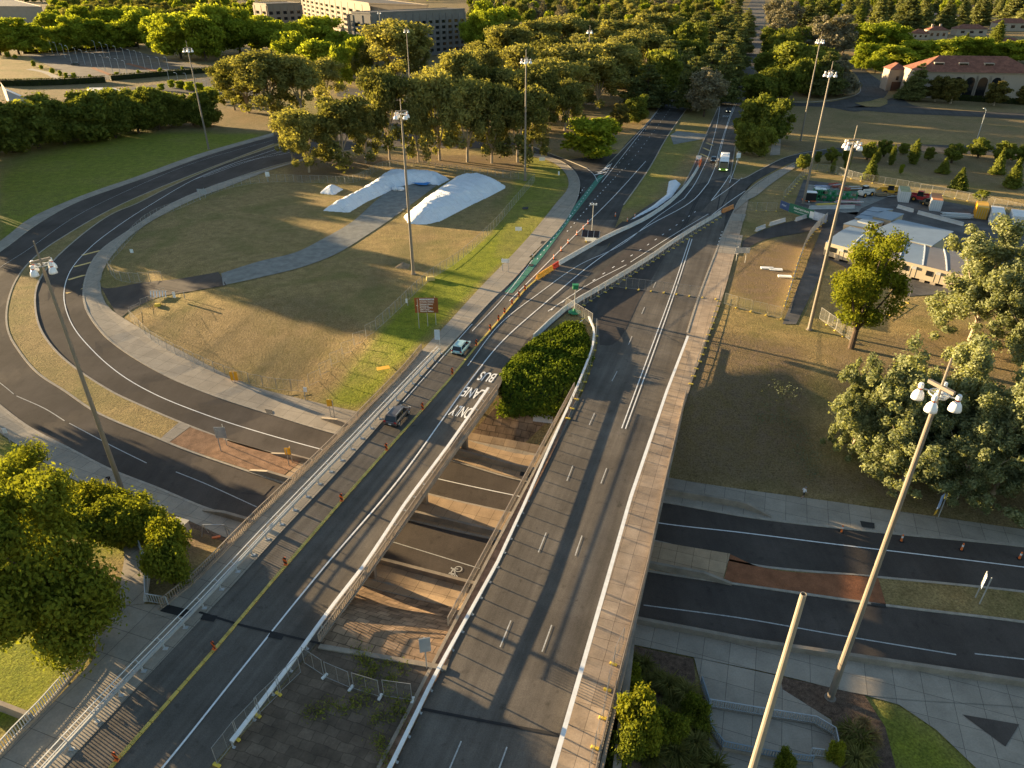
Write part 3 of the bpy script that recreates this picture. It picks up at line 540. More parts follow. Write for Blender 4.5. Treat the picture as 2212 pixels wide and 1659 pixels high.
tag(tm.build('tyre_mark', M('tyre_mark_black', (.014, .014, .014), .8, .3, 1), right_road), kind='structure')
# lettering and arrows on the road
def text_mesh(s, size=1.0, depth=0.0, bold=0.0, align='CENTER', spacing=1.0):
    c = bpy.data.curves.new('t', 'FONT'); c.body = s; c.size = size; c.align_x = align; c.align_y = 'CENTER'; c.extrude = depth; c.offset = bold; c.space_character = spacing
    o = bpy.data.objects.new('t', c); COL.objects.link(o); dg = bpy.context.evaluated_depsgraph_get(); dg.update()
    me = bpy.data.meshes.new_from_object(o.evaluated_get(dg)); bpy.data.objects.remove(o); bpy.data.curves.remove(c); return me
def road_text(s, px, along, width, length, mat, parent, flat=0, off=.07, name='road_lettering', flip=math.pi):
    """letters centred at a photo point, reading for traffic coming towards the far end"""
    me = text_mesh(s, 1.0, 0, .012); xs = [v.co.x for v in me.vertices]; ys = [v.co.y for v in me.vertices]
    sx = width / (max(xs) - min(xs)); sy = length / (max(ys) - min(ys)); my = (max(ys) + min(ys)) / 2; mxx = (max(xs) + min(xs)) / 2
    p = T(px[0], px[1], flat + off) if flat is not None else G(px[0], px[1], off)
    me.transform(Matrix.Translation(p) @ Matrix.Rotation(along + flip, 4, 'Z') @ Matrix.Diagonal((sx, sy, 1, 1)) @ Matrix.Translation((-mxx, -my, 0)))
    me.materials.append(mat); o = bpy.data.objects.new(name, me); COL.objects.link(o); o.parent = parent; tag(o, kind='structure'); return o
road_text('BUS', (1052, 814), BR, 2.3, 2.6, white_paint, left_road); road_text('LANE', (1022, 849), BR, 2.9, 2.6, white_paint, left_road); road_text('ONLY', (997, 889), BR, 2.8, 2.6, white_paint, left_road)
road_text('FORM', (1572, 225), R(-17), 3.0, 4, worn_paint, right_road); road_text('LANE', (1569, 251), R(-17), 3.0, 4, worn_paint, right_road); road_text('1', (1572, 238), R(-17), 1, 3, worn_paint, right_road)
def flat_shape(mb, px, ang, polys, sc, flat=None, off=.075):
    p = T(px[0], px[1], flat + off) if flat is not None else G(px[0], px[1], off); ca, sa = math.cos(ang), math.sin(ang)
    for pl in polys:
        vv = [(p.x + (x * ca - y * sa) * sc[0], p.y + (x * sa + y * ca) * sc[0], p.z) for x, y in [(x, y * sc[1]) for x, y in pl]]
        mb.add(vv, [tuple(range(len(vv)))])
arrow = [[(-.12, -1), (.12, -1), (.12, -.1), (-.12, .1)], [(-.12, .1), (.12, -.1), (.12, .28), (-.5, .45), (-.5, .22)], [(-.95, .35), (-.5, .02), (-.5, .66)]]
am = MB()
for q in ((1202, 470), (1209, 467), (1233, 466), (1171, 525)): 
    if q[0] != 1209: flat_shape(am, q, BR, arrow, (.95, 1.5), 0)
tag(am.build('turn_arrow', white_paint, left_road), kind='structure')
def ring(cx, cy, r, w_, n=18): return [[(cx + (r - w_) * math.cos(a), cy + (r - w_) * math.sin(a)), (cx + r * math.cos(a), cy + r * math.sin(a)), (cx + r * math.cos(b), cy + r * math.sin(b)), (cx + (r - w_) * math.cos(b), cy + (r - w_) * math.sin(b))] for a, b in [(2 * math.pi * k / n, 2 * math.pi * (k + 1) / n) for k in range(n)]]
def seg(a, b, w_=.06):
    d = Vector((b[0] - a[0], b[1] - a[1])).normalized(); r = (d.y * w_, -d.x * w_); return [(a[0] - r[0], a[1] - r[1]), (a[0] + r[0], a[1] + r[1]), (b[0] + r[0], b[1] + r[1]), (b[0] - r[0], b[1] - r[1])]
bm_ = MB(); flat_shape(bm_, (985, 1239), R(70), ring(-.6, 0, .42, .1) + ring(.6, 0, .42, .1) + [seg((-.6, 0), (-.1, .02)), seg((-.1, .02), (.45, .5)), seg((-.25, .5), (.45, .5)), seg((-.6, 0), (-.25, .5)), seg((-.25, .5), (-.1, .02)), seg((.6, 0), (.42, .72)), seg((.42, .72), (.6, .75)), seg((-.38, .62), (-.12, .62))], (1.05, 1.0))
tag(bm_.build('bicycle_symbol', worn_paint, road_s), kind='structure')

# joints, drains and patches in the paving
jm = M('joint_dark', (.025, .024, .024), .9, .2, 2); grate = M('drain_iron', (.05, .048, .045), .7, .2, 3, metal=.3)
mb = MB(); line(mb, [(430, 1322), (520, 1350), (700, 1392)], .22, flat=0, off=.07, smooth=False); line(mb, [(745, 1000), (1000, 958)], .001, flat=0, off=.07, smooth=False); tag(mb.build('expansion_joint', jm, left_road), kind='structure')
mb = MB(); line(mb, [(905, 1530), (1060, 1560), (1235, 1592)], .25, flat=0, off=.07, smooth=False); tag(mb.build('expansion_joint', jm, right_road), kind='structure')
for q in ([(440, 1326), (470, 1330), (462, 1343), (432, 1338)], [(584, 1366), (614, 1372), (608, 1382), (578, 1376)], [(360, 1305), (412, 1318), (402, 1334), (345, 1320)]): poly('patch', q, jm, .075 if q[0][0] != 360 else .13, 0)
for q in ([(1857, 1127), (1888, 1132), (1889, 1144), (1861, 1140)], [(572, 885), (588, 888), (590, 897), (576, 894)], [(1125, 1020), (1150, 1026), (1146, 1034), (1122, 1029)], [(1880, 1304), (1912, 1308), (1914, 1314), (1882, 1310)]): poly('drain_cover', q, grate, .16)
for q in ([(1143, 570), (1153, 570), (1151, 575), (1141, 575)], [(1170, 520), (1183, 521), (1180, 527), (1167, 526)], [(1130, 447), (1142, 447), (1140, 452), (1128, 452)]): poly('drain_cover', q, grate, .13, 0)
for q in ([(545, 1058), (592, 1048), (570, 1072), (520, 1066)],): poly('patch', q, asphalt_brown, .075)
# ================================================================== BRIDGES
def deck(name, label, left_px, right_px, piers, thick=1.1):
    t = thing(name, (0, 0, 0), label, 'bridge')
    Lw = [T(x, y, 0) for x, y in left_px]; Rw = [T(x, y, 0) for x, y in right_px]
    n = 24; Lr, Rr = [], []
    for k in range(n + 1): 
        Lr.append(Lw[0].lerp(Lw[1], k / n)); Rr.append(Rw[0].lerp(Rw[1], k / n))
    mb = MB(); mb.loft([[a + Vector((0, 0, -.02)), b + Vector((0, 0, -.02)), b + Vector((0, 0, -.55)), b.lerp(a, .06) + Vector((0, 0, -thick)), a.lerp(b, .06) + Vector((0, 0, -thick)), a + Vector((0, 0, -.55))] for a, b in zip(Lr, Rr)])
    mb.build('deck_slab', conc_wall, t)
    for pts, s in ((Lr, -1), (Rr, 1)):
        eb = MB(); 
        for a, b in zip(pts[:-1], pts[1:]): eb.bar(a + Vector((0, 0, -.12)), b + Vector((0, 0, -.12)), .28, .62)
        eb.build('edge_beam', conc_wall, t)
    for (p, wdt) in piers:
        d = Vector((math.cos(R(19.2)), -math.sin(R(19.2)), 0)); 
        cap = MB(); cap.bar(p + Vector((0, 0, -thick - .25 - p.z)), p - d * wdt + Vector((0, 0, -thick - .25 - p.z)), .8, .5); cap.build('pier_cap', conc_wall, t)
        for k in range(4):
            q = p - d * (wdt * k / 3); pm = MB(); z0 = p.z - .3; hh = -thick - z0
            pm.box((q.x, q.y, z0 + hh / 2), (.85, .55, hh), -R(19.2), 1.0); pm.build('pier', conc_wall, t, bevel=.04)
    return t
pl = [G(1015, 971), G(929, 1090), G(819, 1251)]
bridge_l = deck('road_bridge', 'concrete road bridge carrying the painted bus lane and two cars', [(345, 1320), (878, 800)], [(690, 1382), (1074, 845)], [(p + Vector((-.7, .2, 0)), 10.5) for p in pl])
Rl = T(999.5, 1294, 1.1); Rl2 = T(1149, 1013, 1.1)
dl = (Rl2 - Rl).normalized()
def on_line(a, d, y): return a + d * ((y - a.y) / d.y)
RB0 = on_line(Rl, dl, 30.0); RB1 = on_line(Rl, dl, 82.0)
pr_ = [T(1398, 1216, 1.1), T(1481, 850, 1.1)]; dr_ = (pr_[1] - pr_[0]).normalized(); RC0 = on_line(pr_[0], dr_, 24.0); RC1 = on_line(pr_[0], dr_, 78.0)
def unpx(p): q = proj((p[0], p[1], 0)); return (q[0], q[1])
rp = []
for k in (49.2, 62.6, 76.2): 
    a = on_line(pr_[0], dr_, k - 3.2); rp.append(Vector((a.x - .8, a.y, -5.9)))
bridge_r = deck('road_bridge', 'concrete road bridge closed to traffic, with the brown paved footway on its right side', [unpx(RB0), unpx(RB1)], [unpx(RC0), unpx(RC1)], [(p, 13.5) for p in rp])
fw = ribbon('footway', [(330, 1335), (345, 1318), (427, 1253), (540, 1135), (700, 981), (867, 810), (911, 757)], [(452, 1318), (470, 1300), (600, 1157), (732, 1016), (870, 860), (955, 763), (958, 760)], conc, .11, 40, 6, 0)
fw2 = ribbon('footway', [(1170, 1740), (1193, 1659), (1318, 1224), (1362, 1080), (1452, 812), (1483, 725)], [(1262, 1740), (1285, 1659), (1388, 1255), (1424, 1090), (1478, 880), (1520, 748)], pav_brick, .12, 60, 6, 0)
# solid side of the approach below the right bridge's footway
mbw = MB(); a = RC0 + Vector((.1, -8, 0)); b = on_line(pr_[0], dr_, 46.0)
mbw.bar(Vector((a.x - .35, a.y, -3.2)), Vector((b.x - .35, b.y, -3.2)), .6, 6.1); tag(mbw.build('retaining_wall', conc_wall), 'concrete retaining wall below the brown footway beside the garden bed', 'wall')
mbw = MB(); 
for x_, y_ in (((690, 1398), (965, 1446)),): 
    a, b = T(*x_, 0), T(*y_, 0); mbw.bar(a + Vector((0, 0, -.15)), b + Vector((0, 0, -.15)), .45, .7)
tag(mbw.build('kerb_wall', conc_wall), 'low concrete edge wall at the top of the paved slope between the bridges', 'wall')
# gravel strip and concrete plinth left of the right bridge's roadway
plp = ribbon('plinth', [unpx(RB0), unpx(RB1)], [(838, 1680), (941, 1472), (1080, 1200), (1187, 990), (1250, 850)], M('plinth_brown', (.20, .12, .08), .95, .4, 1.5, 0, .1, fine=.2), .1, 40, 3, 0)
# ------------------------------------------------------------------ railings
def along(pts, step): return resample(pts, step)
def balustrade(name, label, pts, h=1.12, bay=3.4, gap=.25, mat=None, rail=.09, plinth=.22, bar_w=.06, cat='railing', group=None, post_w=.09):
    mat = mat or steel_dark; pts = [Vector(p) for p in pts]; t = thing(name, pts[0], label, cat, group=group); o0 = pts[0]
    P_ = along(pts, bay); tr = MB()
    for a, b in zip(P_[:-1], P_[1:]): tr.bar(a - o0 + Vector((0, 0, h)), b - o0 + Vector((0, 0, h)), rail, rail * .7); tr.bar(a - o0 + Vector((0, 0, plinth + .06)), b - o0 + Vector((0, 0, plinth + .06)), .05, .05)
    tr.build('top_rail', mat, t)
    if plinth > .1:
        pm = MB()
        for a, b in zip(P_[:-1], P_[1:]): pm.bar(a - o0 + Vector((0, 0, plinth / 2)), b - o0 + Vector((0, 0, plinth / 2)), .24, plinth)
        pm.build('plinth', conc_wall, t)
    for k, a in enumerate(P_): MB().box((0, 0, (plinth + h) / 2), (post_w, post_w, h - plinth), BR).build('post', mat, t, loc=a - o0)
    for a, b in zip(P_[:-1], P_[1:]):
        q = MB(); L = (b - a).length; n = max(2, int(L / gap)); 
        for i in range(1, n):
            p = (b - a) * (i / n); q.bar((p.x, p.y, p.z + plinth), (p.x, p.y, p.z + h), bar_w)
        q.build('baluster_panel', mat, t, loc=a - o0)
    return t
def barrier(name, label, pts, h=.78, wid=.30, hgt=.14, bay=2.1, mat=None, brackets=True, group=None):
    mat = mat or steel_white; pts = [Vector(p) for p in pts]; t = thing(name, pts[0], label, 'barrier', group=group); o0 = pts[0]; P_ = along(pts, bay); m = MB()
    for a, b in zip(P_[:-1], P_[1:]): m.bar(a - o0 + Vector((0, 0, h)), b - o0 + Vector((0, 0, h)), wid, hgt)
    m.build('rail', mat, t)
    pm = MB(); pm.box((0, 0, h / 2), (.1, .08, h), BR); pm.box((.08, 0, h * .86), (.2, .06, .08), BR); pm.box((.05, 0, .04), (.24, .2, .05), BR)
    first = None
    for a in P_:
        if first is None: first = pm.build('post', steel_galv, t, loc=a - o0)
        else:
            c = first.copy(); COL.objects.link(c); c.location = a - o0
    return t
def Tl(px, z): return [T(x, y, z) for x, y in px]
def down(ps, h): return [Vector((p.x, p.y, p.z - h)) for p in ps]
balustrade('balustrade', 'brown baluster railing on the outer edge of the left footway', Tl([(350, 1314), (427, 1253), (540, 1135), (700, 981), (867, 810), (911, 757)], .1))
balustrade('balustrade', 'brown baluster railing on the bus lane side above the gap between the bridges', Tl([(690, 1388), (788, 1253), (882, 1117), (984, 968), (1074, 845)], .0), h=1.05, plinth=.12)
barrier('steel_barrier', 'white steel barrier along the right side of the bus lane', down(Tl([(500, 1602), (540, 1550), (631, 1430), (716, 1312), (791, 1216), (877, 1085), (973, 957), (1055, 838)], .75), .75), wid=.34, bay=2.4)
balustrade('balustrade', 'brown baluster railing on the left edge of the closed bridge', [RB0 + Vector((0, 12, 0)) + Vector((12 * dl.x / dl.y, 0, 0)), RB1], h=1.1, plinth=.1)
barrier('steel_barrier', 'white steel barrier on the left of the closed carriageway, bending round the ivy', down(Tl([(825, 1692), (842, 1659), (941, 1456), (1074, 1216), (1131, 1093), (1179, 984), (1251, 826), (1280, 752), (1284, 712), (1272, 684)], .75), .75))
barrier('steel_barrier', 'white steel barrier between the closed carriageway and the brown footway', down(Tl([(1180, 1712), (1195, 1659), (1320, 1224), (1362, 1075), (1441, 843), (1486, 726)], .8), .8), wid=.36, bay=2.0)
balustrade('balustrade', 'brown baluster railing on the outer edge of the brown footway', [Vector((p.x, p.y, .1)) for p in Tl([(1278, 1700), (1302, 1590), (1398, 1216), (1433, 1050), (1484, 836)], 1.1)], h=1.0, plinth=.12)
t = thing('guard_rail', T(131, 1641, 0), 'galvanised guard rail with a handrail behind it beside the left footway', 'barrier'); o0 = t.location.copy()
gp = Tl([(95, 1682), (131, 1641), (275, 1484), (449, 1303), (580, 1160), (724, 1007), (951, 764)], .1); GP = along(gp, 2.4)
side = Vector((-math.cos(R(19.2)), math.sin(R(19.2)), 0))
mb = MB()
for a, b in zip(GP[:-1], GP[1:]): mb.bar(a - o0 + Vector((0, 0, .66)), b - o0 + Vector((0, 0, .66)), .09, .30); mb.bar(a - o0 + Vector((0, 0, .83)), b - o0 + Vector((0, 0, .83)), .13, .05)
mb.build('beam', steel_galv, t)
mb = MB()
for a, b in zip(GP[:-1], GP[1:]):
    for off, hh in ((.42, 1.2), (.1, .98)): mb.bar(a + side * off - o0 + Vector((0, 0, hh)), b + side * off - o0 + Vector((0, 0, hh)), .055)
mb.build('handrail', steel_white, t)
pm = MB(); pm.box((0, 0, .38), (.12, .12, .76)); pm.bar((0, 0, .76), side * .1 + Vector((0, 0, .98)), .05); pm.bar(side * .1 + Vector((0, 0, .98)), side * .42 + Vector((0, 0, 1.2)), .05); pm.box((.12, -.04, .03), (.42, .3, .05))
first = None
for a in GP:
    if first is None: first = pm.build('post', steel_galv, t, loc=a - o0)
    else:
        c = first.copy(); COL.objects.link(c); c.location = a - o0
balustrade('balustrade', 'pale railing curving beside the lower left lawn', GN([(-20, 1660), (20, 1612), (72, 1561), (133, 1494), (187, 1427), (213, 1377)], .06), h=1.2, bay=2.2, gap=.2, mat=steel_galv, plinth=.3)
balustrade('balustrade', 'pale railing turning the corner between the curved path and the left bridge', GN([(364, 1309), (314, 1301), (322, 1245), (305, 1186), (284, 1154)], .06), h=1.1, bay=2.2, mat=steel_galv, plinth=.1)
balustrade('balustrade', 'dark blue railing on the low wall beside the lower right planting', GN([(1513, 1480), (1529, 1526), (1533, 1614), (1671, 1643), (1752, 1652)], .1), h=1.1, bay=2.2, gap=.2, mat=M('blue_grey_rail', (.20, .25, .29), .5, .1, 2), plinth=.35)
balustrade('balustrade', 'pale railing round the upper side of the lower right terrace', GN([(1529, 1528), (1654, 1549), (1795, 1571), (1811, 1642), (1749, 1634)], .1), h=1.05, bay=2.2, gap=.2, mat=steel_galv, plinth=.12)
def low_wall(label, px, w_, h, z=0.0, mat=None, taper=True):
    pts = resample(GN(px, 0), 1.0); n = len(pts); rings = []
    for i, p in enumerate(pts):
        d = pts[min(i + 1, n - 1)] - pts[max(i - 1, 0)]; d.z = 0; d.normalize(); r = Vector((d.y, -d.x, 0)) * (w_ / 2); e = min(i, n - 1 - i)
        hh = h * min(1, .25 + e / 4.0) if taper else h
        rings.append([p - r + Vector((0, 0, -.2)), p + r + Vector((0, 0, -.2)), p + r * .8 + Vector((0, 0, hh)), p - r * .8 + Vector((0, 0, hh))])
    mb = MB(); mb.loft(rings); return tag(mb.build('low_wall', mat or conc_wall), label, 'wall')
low_wall('tapered concrete wall on the north kerb where the sunken road passes under the bridges', [(695, 905), (780, 935), (978, 980), (1131, 1020), (1435, 1068), (1600, 1096), (1665, 1118)], .45, .95)
low_wall('tapered concrete wall on the south edge of the paved median under the bridges', [(540, 1018), (623, 1043), (879, 1113), (1064, 1157), (1395, 1226), (1530, 1252), (1580, 1263)], .45, .95)
low_wall('long concrete wall on the south kerb of the sunken road, running out to the right', [(440, 1103), (529, 1128), (820, 1216), (1018, 1268), (1377, 1346), (1621, 1393), (1808, 1421), (2212, 1482), (2330, 1498)], .5, .75)
low_wall('short pale concrete wall end on the paved median left of the bridge', [(587, 981), (625, 990), (668, 1001), (760, 1030)], .35, .8)
low_wall('pale curved wall under the railing beside the lower left curved path', [(314, 1300), (322, 1245), (305, 1186), (284, 1154)], .3, .35, mat=conc_white, taper=False)
low_wall('concrete wall holding the lower left lawn beside the stairwell', [(-60, 1515), (0, 1530), (72, 1558)], .4, .9, taper=False)
# ------------------------------------------------------------------ barriers, kerbs and delineators of the road works
def conc_unit(L):
    m = MB(); prof = [(-.30, 0), (.30, 0), (.30, .1), (.13, .35), (.09, .86), (-.09, .86), (-.13, .35), (-.30, .1)]
    m.loft([[Vector((x, -L / 2 + .02, z)) for x, z in prof], [Vector((x, L / 2 - .02, z)) for x, z in prof]]); return m
def chain(name, px, L, unit, label, cat, group, flat=0.03, mats=None, lift=0.0):
    pts = resample(Tl(catmull(px, 30) if len(px) > 2 else px, flat), L); first = None; out = []
    for a, b in zip(pts[:-1], pts[1:]):
        c = (a + b) / 2; ang = math.atan2(b.y - a.y, b.x - a.x) - math.pi / 2; k = (b - a).length / L
        if first is None: o = first = unit((b - a).length)
        else: o = copy_tree(first)
        o.location = c; o.rotation_euler = (0, 0, ang); tag(o, label, cat, group); out.append(o)
    return out
def cunit(L): return conc_unit(L).build('concrete_barrier', conc_white)
chain('concrete_barrier', [(1207, 572), (1305, 517), (1395, 474), (1454, 432), (1491, 390), (1508, 362)], 5.9, cunit, 'pale concrete barrier unit in the curved line left of the detour lane', 'barrier', 'concrete barriers left of the detour lane')
chain('concrete_barrier', [(1152, 733), (1222, 669), (1302, 621), (1406, 557), (1481, 506), (1556, 462)], 5.9, cunit, 'pale concrete barrier unit in the long line backed by mesh fence', 'barrier', 'concrete barriers right of the detour lane')
chain('concrete_barrier', [(1632, 500), (1652, 492)], 5.5, cunit, 'single concrete barrier unit left of the site access road, nearest the road', 'barrier', None)
chain('concrete_barrier', [(1662, 488), (1695, 478)], 6, cunit, 'single concrete barrier unit in the middle of the site access road edge', 'barrier', None)
chain('concrete_barrier', [(1718, 478), (1742, 470)], 6, cunit, 'single concrete barrier unit by the green banner at the site gate', 'barrier', None)
chain('concrete_barrier', [(1747, 452), (1845, 450)], 7, cunit, 'concrete barrier unit in front of the green equipment racks', 'barrier', 'concrete barriers before the green racks')
chain('concrete_barrier', [(1938, 449), (1972, 459)], 5, cunit, 'tan concrete block barrier behind the flat roofed sheds', 'barrier', 'tan barriers behind the sheds')
chain('concrete_barrier', [(1982, 462), (2080, 488)], 7, cunit, 'tan concrete block barrier behind the flat roofed sheds', 'barrier', 'tan barriers behind the sheds')
def wunit(mat):
    def f(L):
        t = bpy.data.objects.new('water_barrier', None); COL.objects.link(t); m = MB(); prof = [(-.28, 0), (.28, 0), (.26, .3), (.14, .45), (.12, 1.0), (-.12, 1.0), (-.14, .45), (-.26, .3)]
        m.loft([[Vector((x, -L / 2 + .04, z)) for x, z in prof], [Vector((x, L / 2 - .04, z)) for x, z in prof]])
        for k in (-.3, 0, .3): m.box((0, k * L, .62), (.33, .16, .5))
        m.build('shell', mat, t, bevel=.03)
        f2 = MB()
        for k in (-.35, .35): f2.box((0, k * L, .04), (.9, .18, .08))
        f2.build('foot', mat, t); return t
    return f
chain('water_barrier', [(1160, 604), (1193, 583)], 2.0, wunit(orange_yel), 'yellow orange water filled barrier at the nose of the concrete line', 'barrier', 'orange barriers at the nose of the detour')
chain('water_barrier', [(1194, 582), (1206, 574)], 2.0, wunit(M('red_plastic', (.62, .05, .02), .5, .1, 2)), 'red water filled barrier next to the yellow orange ones', 'barrier', 'red barrier units')
chain('water_barrier', [(1508, 362), (1514, 348)], 2.6, wunit(orange), 'orange water filled barrier at the far tip of the left concrete line', 'barrier', 'orange barriers at the far tip')
chain('water_barrier', [(1560, 460), (1583, 450)], 2.2, wunit(M('faded_orange', (.52, .22, .07), .6, .15, 2)), 'faded orange water filled barrier at the far end of the right concrete line', 'barrier', 'faded orange barriers at the footpath')
YK = [(215, 1690), (240, 1658), (467, 1400), (591, 1253), (738, 1083), (835, 973), (973, 818), (1029, 748), (1080, 690), (1134, 626), (1158, 605)]
mb = MB(); kp = resample(Tl(YK, .03), .98)
for a, b in zip(kp[:-1], kp[1:]): d = (b - a); mb.bar(a + d * .03 + Vector((0, 0, .07)), b - d * .03 + Vector((0, 0, .07)), .26, .14)
tag(mb.build('lane_separator', yellow_kerb), 'long yellow rubber lane separator between the two traffic lanes of the left bridge', 'separator')
stripe = bpy.data.materials.new('orange_black_stripe'); stripe.use_nodes = True
_n = stripe.node_tree.nodes; _l = stripe.node_tree.links; _t = _n.new('ShaderNodeTexCoord'); _w = _n.new('ShaderNodeTexWave'); _w.inputs['Scale'].default_value = 1.1; _w.bands_direction = 'DIAGONAL'; _r = _n.new('ShaderNodeValToRGB'); _r.color_ramp.interpolation = 'CONSTANT'
_r.color_ramp.elements[0].color = (.75, .12, .02, 1); _r.color_ramp.elements[1].position = .5; _r.color_ramp.elements[1].color = (.02, .015, .015, 1); _l.new(_t.outputs['Object'], _w.inputs[0]); _l.new(_w.outputs[0], _r.inputs[0]); _l.new(_r.outputs[0], _n['Principled BSDF'].inputs['Base Color'])
first = None
for (x, y) in [(252, 1642), (463, 1402), (617, 1220), (738, 1082), (835, 972), (913, 884), (977, 808), (1029, 746), (1059, 712), (1077, 692), (1090, 676), (1106, 657), (1121, 640), (1134, 626)]:
    p = T(x, y, .16)
    if first is None:
        first = thing('lane_marker_post', p, 'orange and black striped marker flap standing on the yellow lane separator', 'marker post', R(-10), 'striped marker flaps on the lane separator')
        m = MB(); m.loft([[Vector((a * .16 + s, -.03, z)), Vector((a * .16 + s, .03, z))] [::1] + [Vector((-a * .16 + s, .03, z)), Vector((-a * .16 + s, -.03, z))] for a, s, z in ((.7, 0, .05), (1, .03, .35), (1, -.03, .7), (.75, .02, 1.0))]); m.build('panel', stripe, first)
        MB().box((0, 0, .03), (.4, .28, .06), 0, .8).build('foot', orange, first)
    else:
        c = copy_tree(first); c.location = p; c.rotation_euler.z = R(random.uniform(-25, 10))
random.seed(3)
def bollard(px, label, group, mb_h=1.0, mat=orange, z=None):
    p = T(px[0], px[1], .03) if z is None else G(px[0], px[1], .05)
    t = thing('traffic_bollard', p, label, 'bollard', 0, group); m = MB(); m.lathe((0, 0, 0), [(.13, .05), (.10, .3), (.085, .95), (.05, 1.02)], 10); m.build('post', mat, t, smooth=False)
    m = MB(); m.lathe((0, 0, 0), [(.103, .55), (.100, .8)], 10); m.build('reflective_band', sign_white, t); MB().box((0, 0, .04), (.42, .42, .08)).build('base', black_rub, t); return t
b0 = bollard((1196, 560), 'slim orange bollard with a pale band in the row beside the green bicycle lane', 'orange bollards beside the detour')
for q in ((1212, 543), (1227, 526), (1246, 508), (1260, 496), (1270, 484)): c = copy_tree(b0); c.location = T(*q, .03)
for q, lb in (((1329, 468), 'orange bollard at the corner of the dry grass median by the fresh asphalt'), ((1355, 479), 'orange bollard at the lower end of the white sheeted strip'), ((1371, 470), 'orange bollard beside the white sheeted strip, upper of the two')): c = copy_tree(b0); c.location = T(*q, .03); c['label'] = lb; del c['group']
for q, lb in (((1817, 1150), 'orange cone on the sunken road, leftmost of four on the right, beside the drain grate'), ((1946, 1170), 'orange cone on the sunken road, second of four from the left'), ((2076, 1189), 'orange cone on the sunken road, third of four from the left'), ((2201, 1208), 'orange cone on the sunken road at the right edge of the picture')):
    c = copy_tree(b0); c.location = G(q[0], q[1], .05); c['label'] = lb; c['group'] = 'orange cones on the sunken road'; c['category'] = 'cone'; c.name = 'traffic_cone'
# ------------------------------------------------------------------ temporary mesh fences
def panel_proto(inf, L=2.4, h=2.0, foot=yellow_blk, fr=.038):
    t = bpy.data.objects.new('fence_panel', None); COL.objects.link(t); m = MB()
    for y in (-L / 2 + .05, L / 2 - .05): m.box((0, y, h / 2 + .1), (fr, fr, h))
    for z in (.15, h + .08): m.box((0, 0, z), (fr * .8, L - .1, fr * .8))
    m.box((0, 0, h / 2 + .1), (fr * .5, fr * .5, h - .1)); m.build('frame', fence_steel, t)
    q = MB(); q.add([(0, -L / 2 + .08, .16), (0, L / 2 - .08, .16), (0, L / 2 - .08, h + .06), (0, -L / 2 + .08, h + .06)], [(0, 1, 2, 3)]); q.build('mesh_infill', inf, t)
    if foot: MB().box((0, L / 2, .08), (.62, .24, .16)).build('foot_block', foot, t, bevel=.03)
    return t
PROTO = {}
def fence(px, label, group, inf=wire, foot=yellow_blk, flat=None, L=2.4, h=2.0, off=.04, offset=0.0, fskip=1):
    pp = catmull(px, len(px) * 8) if len(px) > 2 else px
    pts = resample(GN(pp, off) if flat is None else Tl(pp, flat), L); key = (inf.name, foot.name if foot else '', L, h)
    for a, b in zip(pts[:-1], pts[1:]):
        if key not in PROTO: o = PROTO[key] = panel_proto(inf, L, h, foot)
        else: o = copy_tree(PROTO[key])
        d = (b - a); o.location = (a + b) / 2 + Vector((d.y, -d.x, 0)).normalized() * offset; o.rotation_euler = (0, 0, math.atan2(d.y, d.x) - math.pi / 2 + R(random.uniform(-3, 3)))
        tag(o, label, 'fence panel', group)
fence([(360, 640), (334, 656), (283, 691)], 'wire mesh fence panel beside the gate of the dirt drive', 'mesh panels at the gate of the fenced lawn', foot=None)
fence([(283, 692), (331, 739), (395, 774), (507, 822), (591, 842), (662, 848)], 'wire mesh fence panel along the footpath side of the fenced dry lawn', 'mesh panels along the lower side of the fenced lawn', foot=None)
fence([(670, 840), (735, 779), (834, 696), (927, 608), (994, 563), (1074, 488), (1110, 445), (1155, 393)], 'wire mesh fence panel between the dry lawn and the bright green verge', 'mesh panels along the green verge', foot=None)
fence([(1155, 392), (1128, 389), (994, 374), (829, 365), (767, 395), (690, 396)], 'wire mesh fence panel behind the white sheeted mounds under the gum trees', 'mesh panels behind the white mounds', foot=None)
fence([(690, 396), (560, 396), (480, 412), (400, 447), (320, 482), (264, 540), (236, 578), (249, 603), (312, 612), (352, 607)], 'wire mesh fence panel along the inner footpath of the loop road', 'mesh panels along the loop footpath', foot=None)
fence([(1562, 657), (1600, 668), (1688, 690)], 'wire mesh fence panel on the pale wall above the dry bank', 'mesh panels above the dry bank')
fence([(1693, 674), (1708, 625), (1722, 579), (1750, 512), (1784, 478)], 'cloth covered fence panel between the bare enclosure and the site yard', 'cloth fence panels beside the site yard', inf=wire_tar)
fence([(1612, 455), (1676, 457)], 'wire mesh fence panel running from the footpath to the blue and green banners', 'mesh panels left of the banners')
fence([(1325, 620), (1366, 625), (1405, 629), (1481, 639), (1545, 647)], 'wire mesh fence panel across the closed carriageway', 'mesh panels across the closed carriageway', flat=.03)
fence([(1228, 680), (1306, 632), (1410, 566), (1486, 515), (1556, 470)], 'wire mesh fence panel behind the long concrete barrier line', 'mesh panels behind the barrier line', flat=.03)
fence([(1221, 666), (1281, 703)], 'wire mesh fence panel at the tip of the ivy covered island', 'mesh panels at the ivy tip', flat=.03)
fence([(1288, 712), (1286, 745), (1274, 795), (1256, 840), (1226, 905)], 'wire mesh fence panel along the white barrier right of the ivy', 'mesh panels right of the ivy', flat=.03)
fence([(1556, 640), (1542, 690), (1518, 762), (1492, 830)], 'wire mesh fence panel on the outer edge of the footpath above the dry bank', 'mesh panels at the end of the brown footway', flat=.1)
fence([(1345, 1388), (1318, 1462), (1305, 1545), (1281, 1633), (1270, 1690)], 'wire mesh fence panel standing along the brown footway above the garden bed', 'mesh panels on the brown footway', flat=.1)
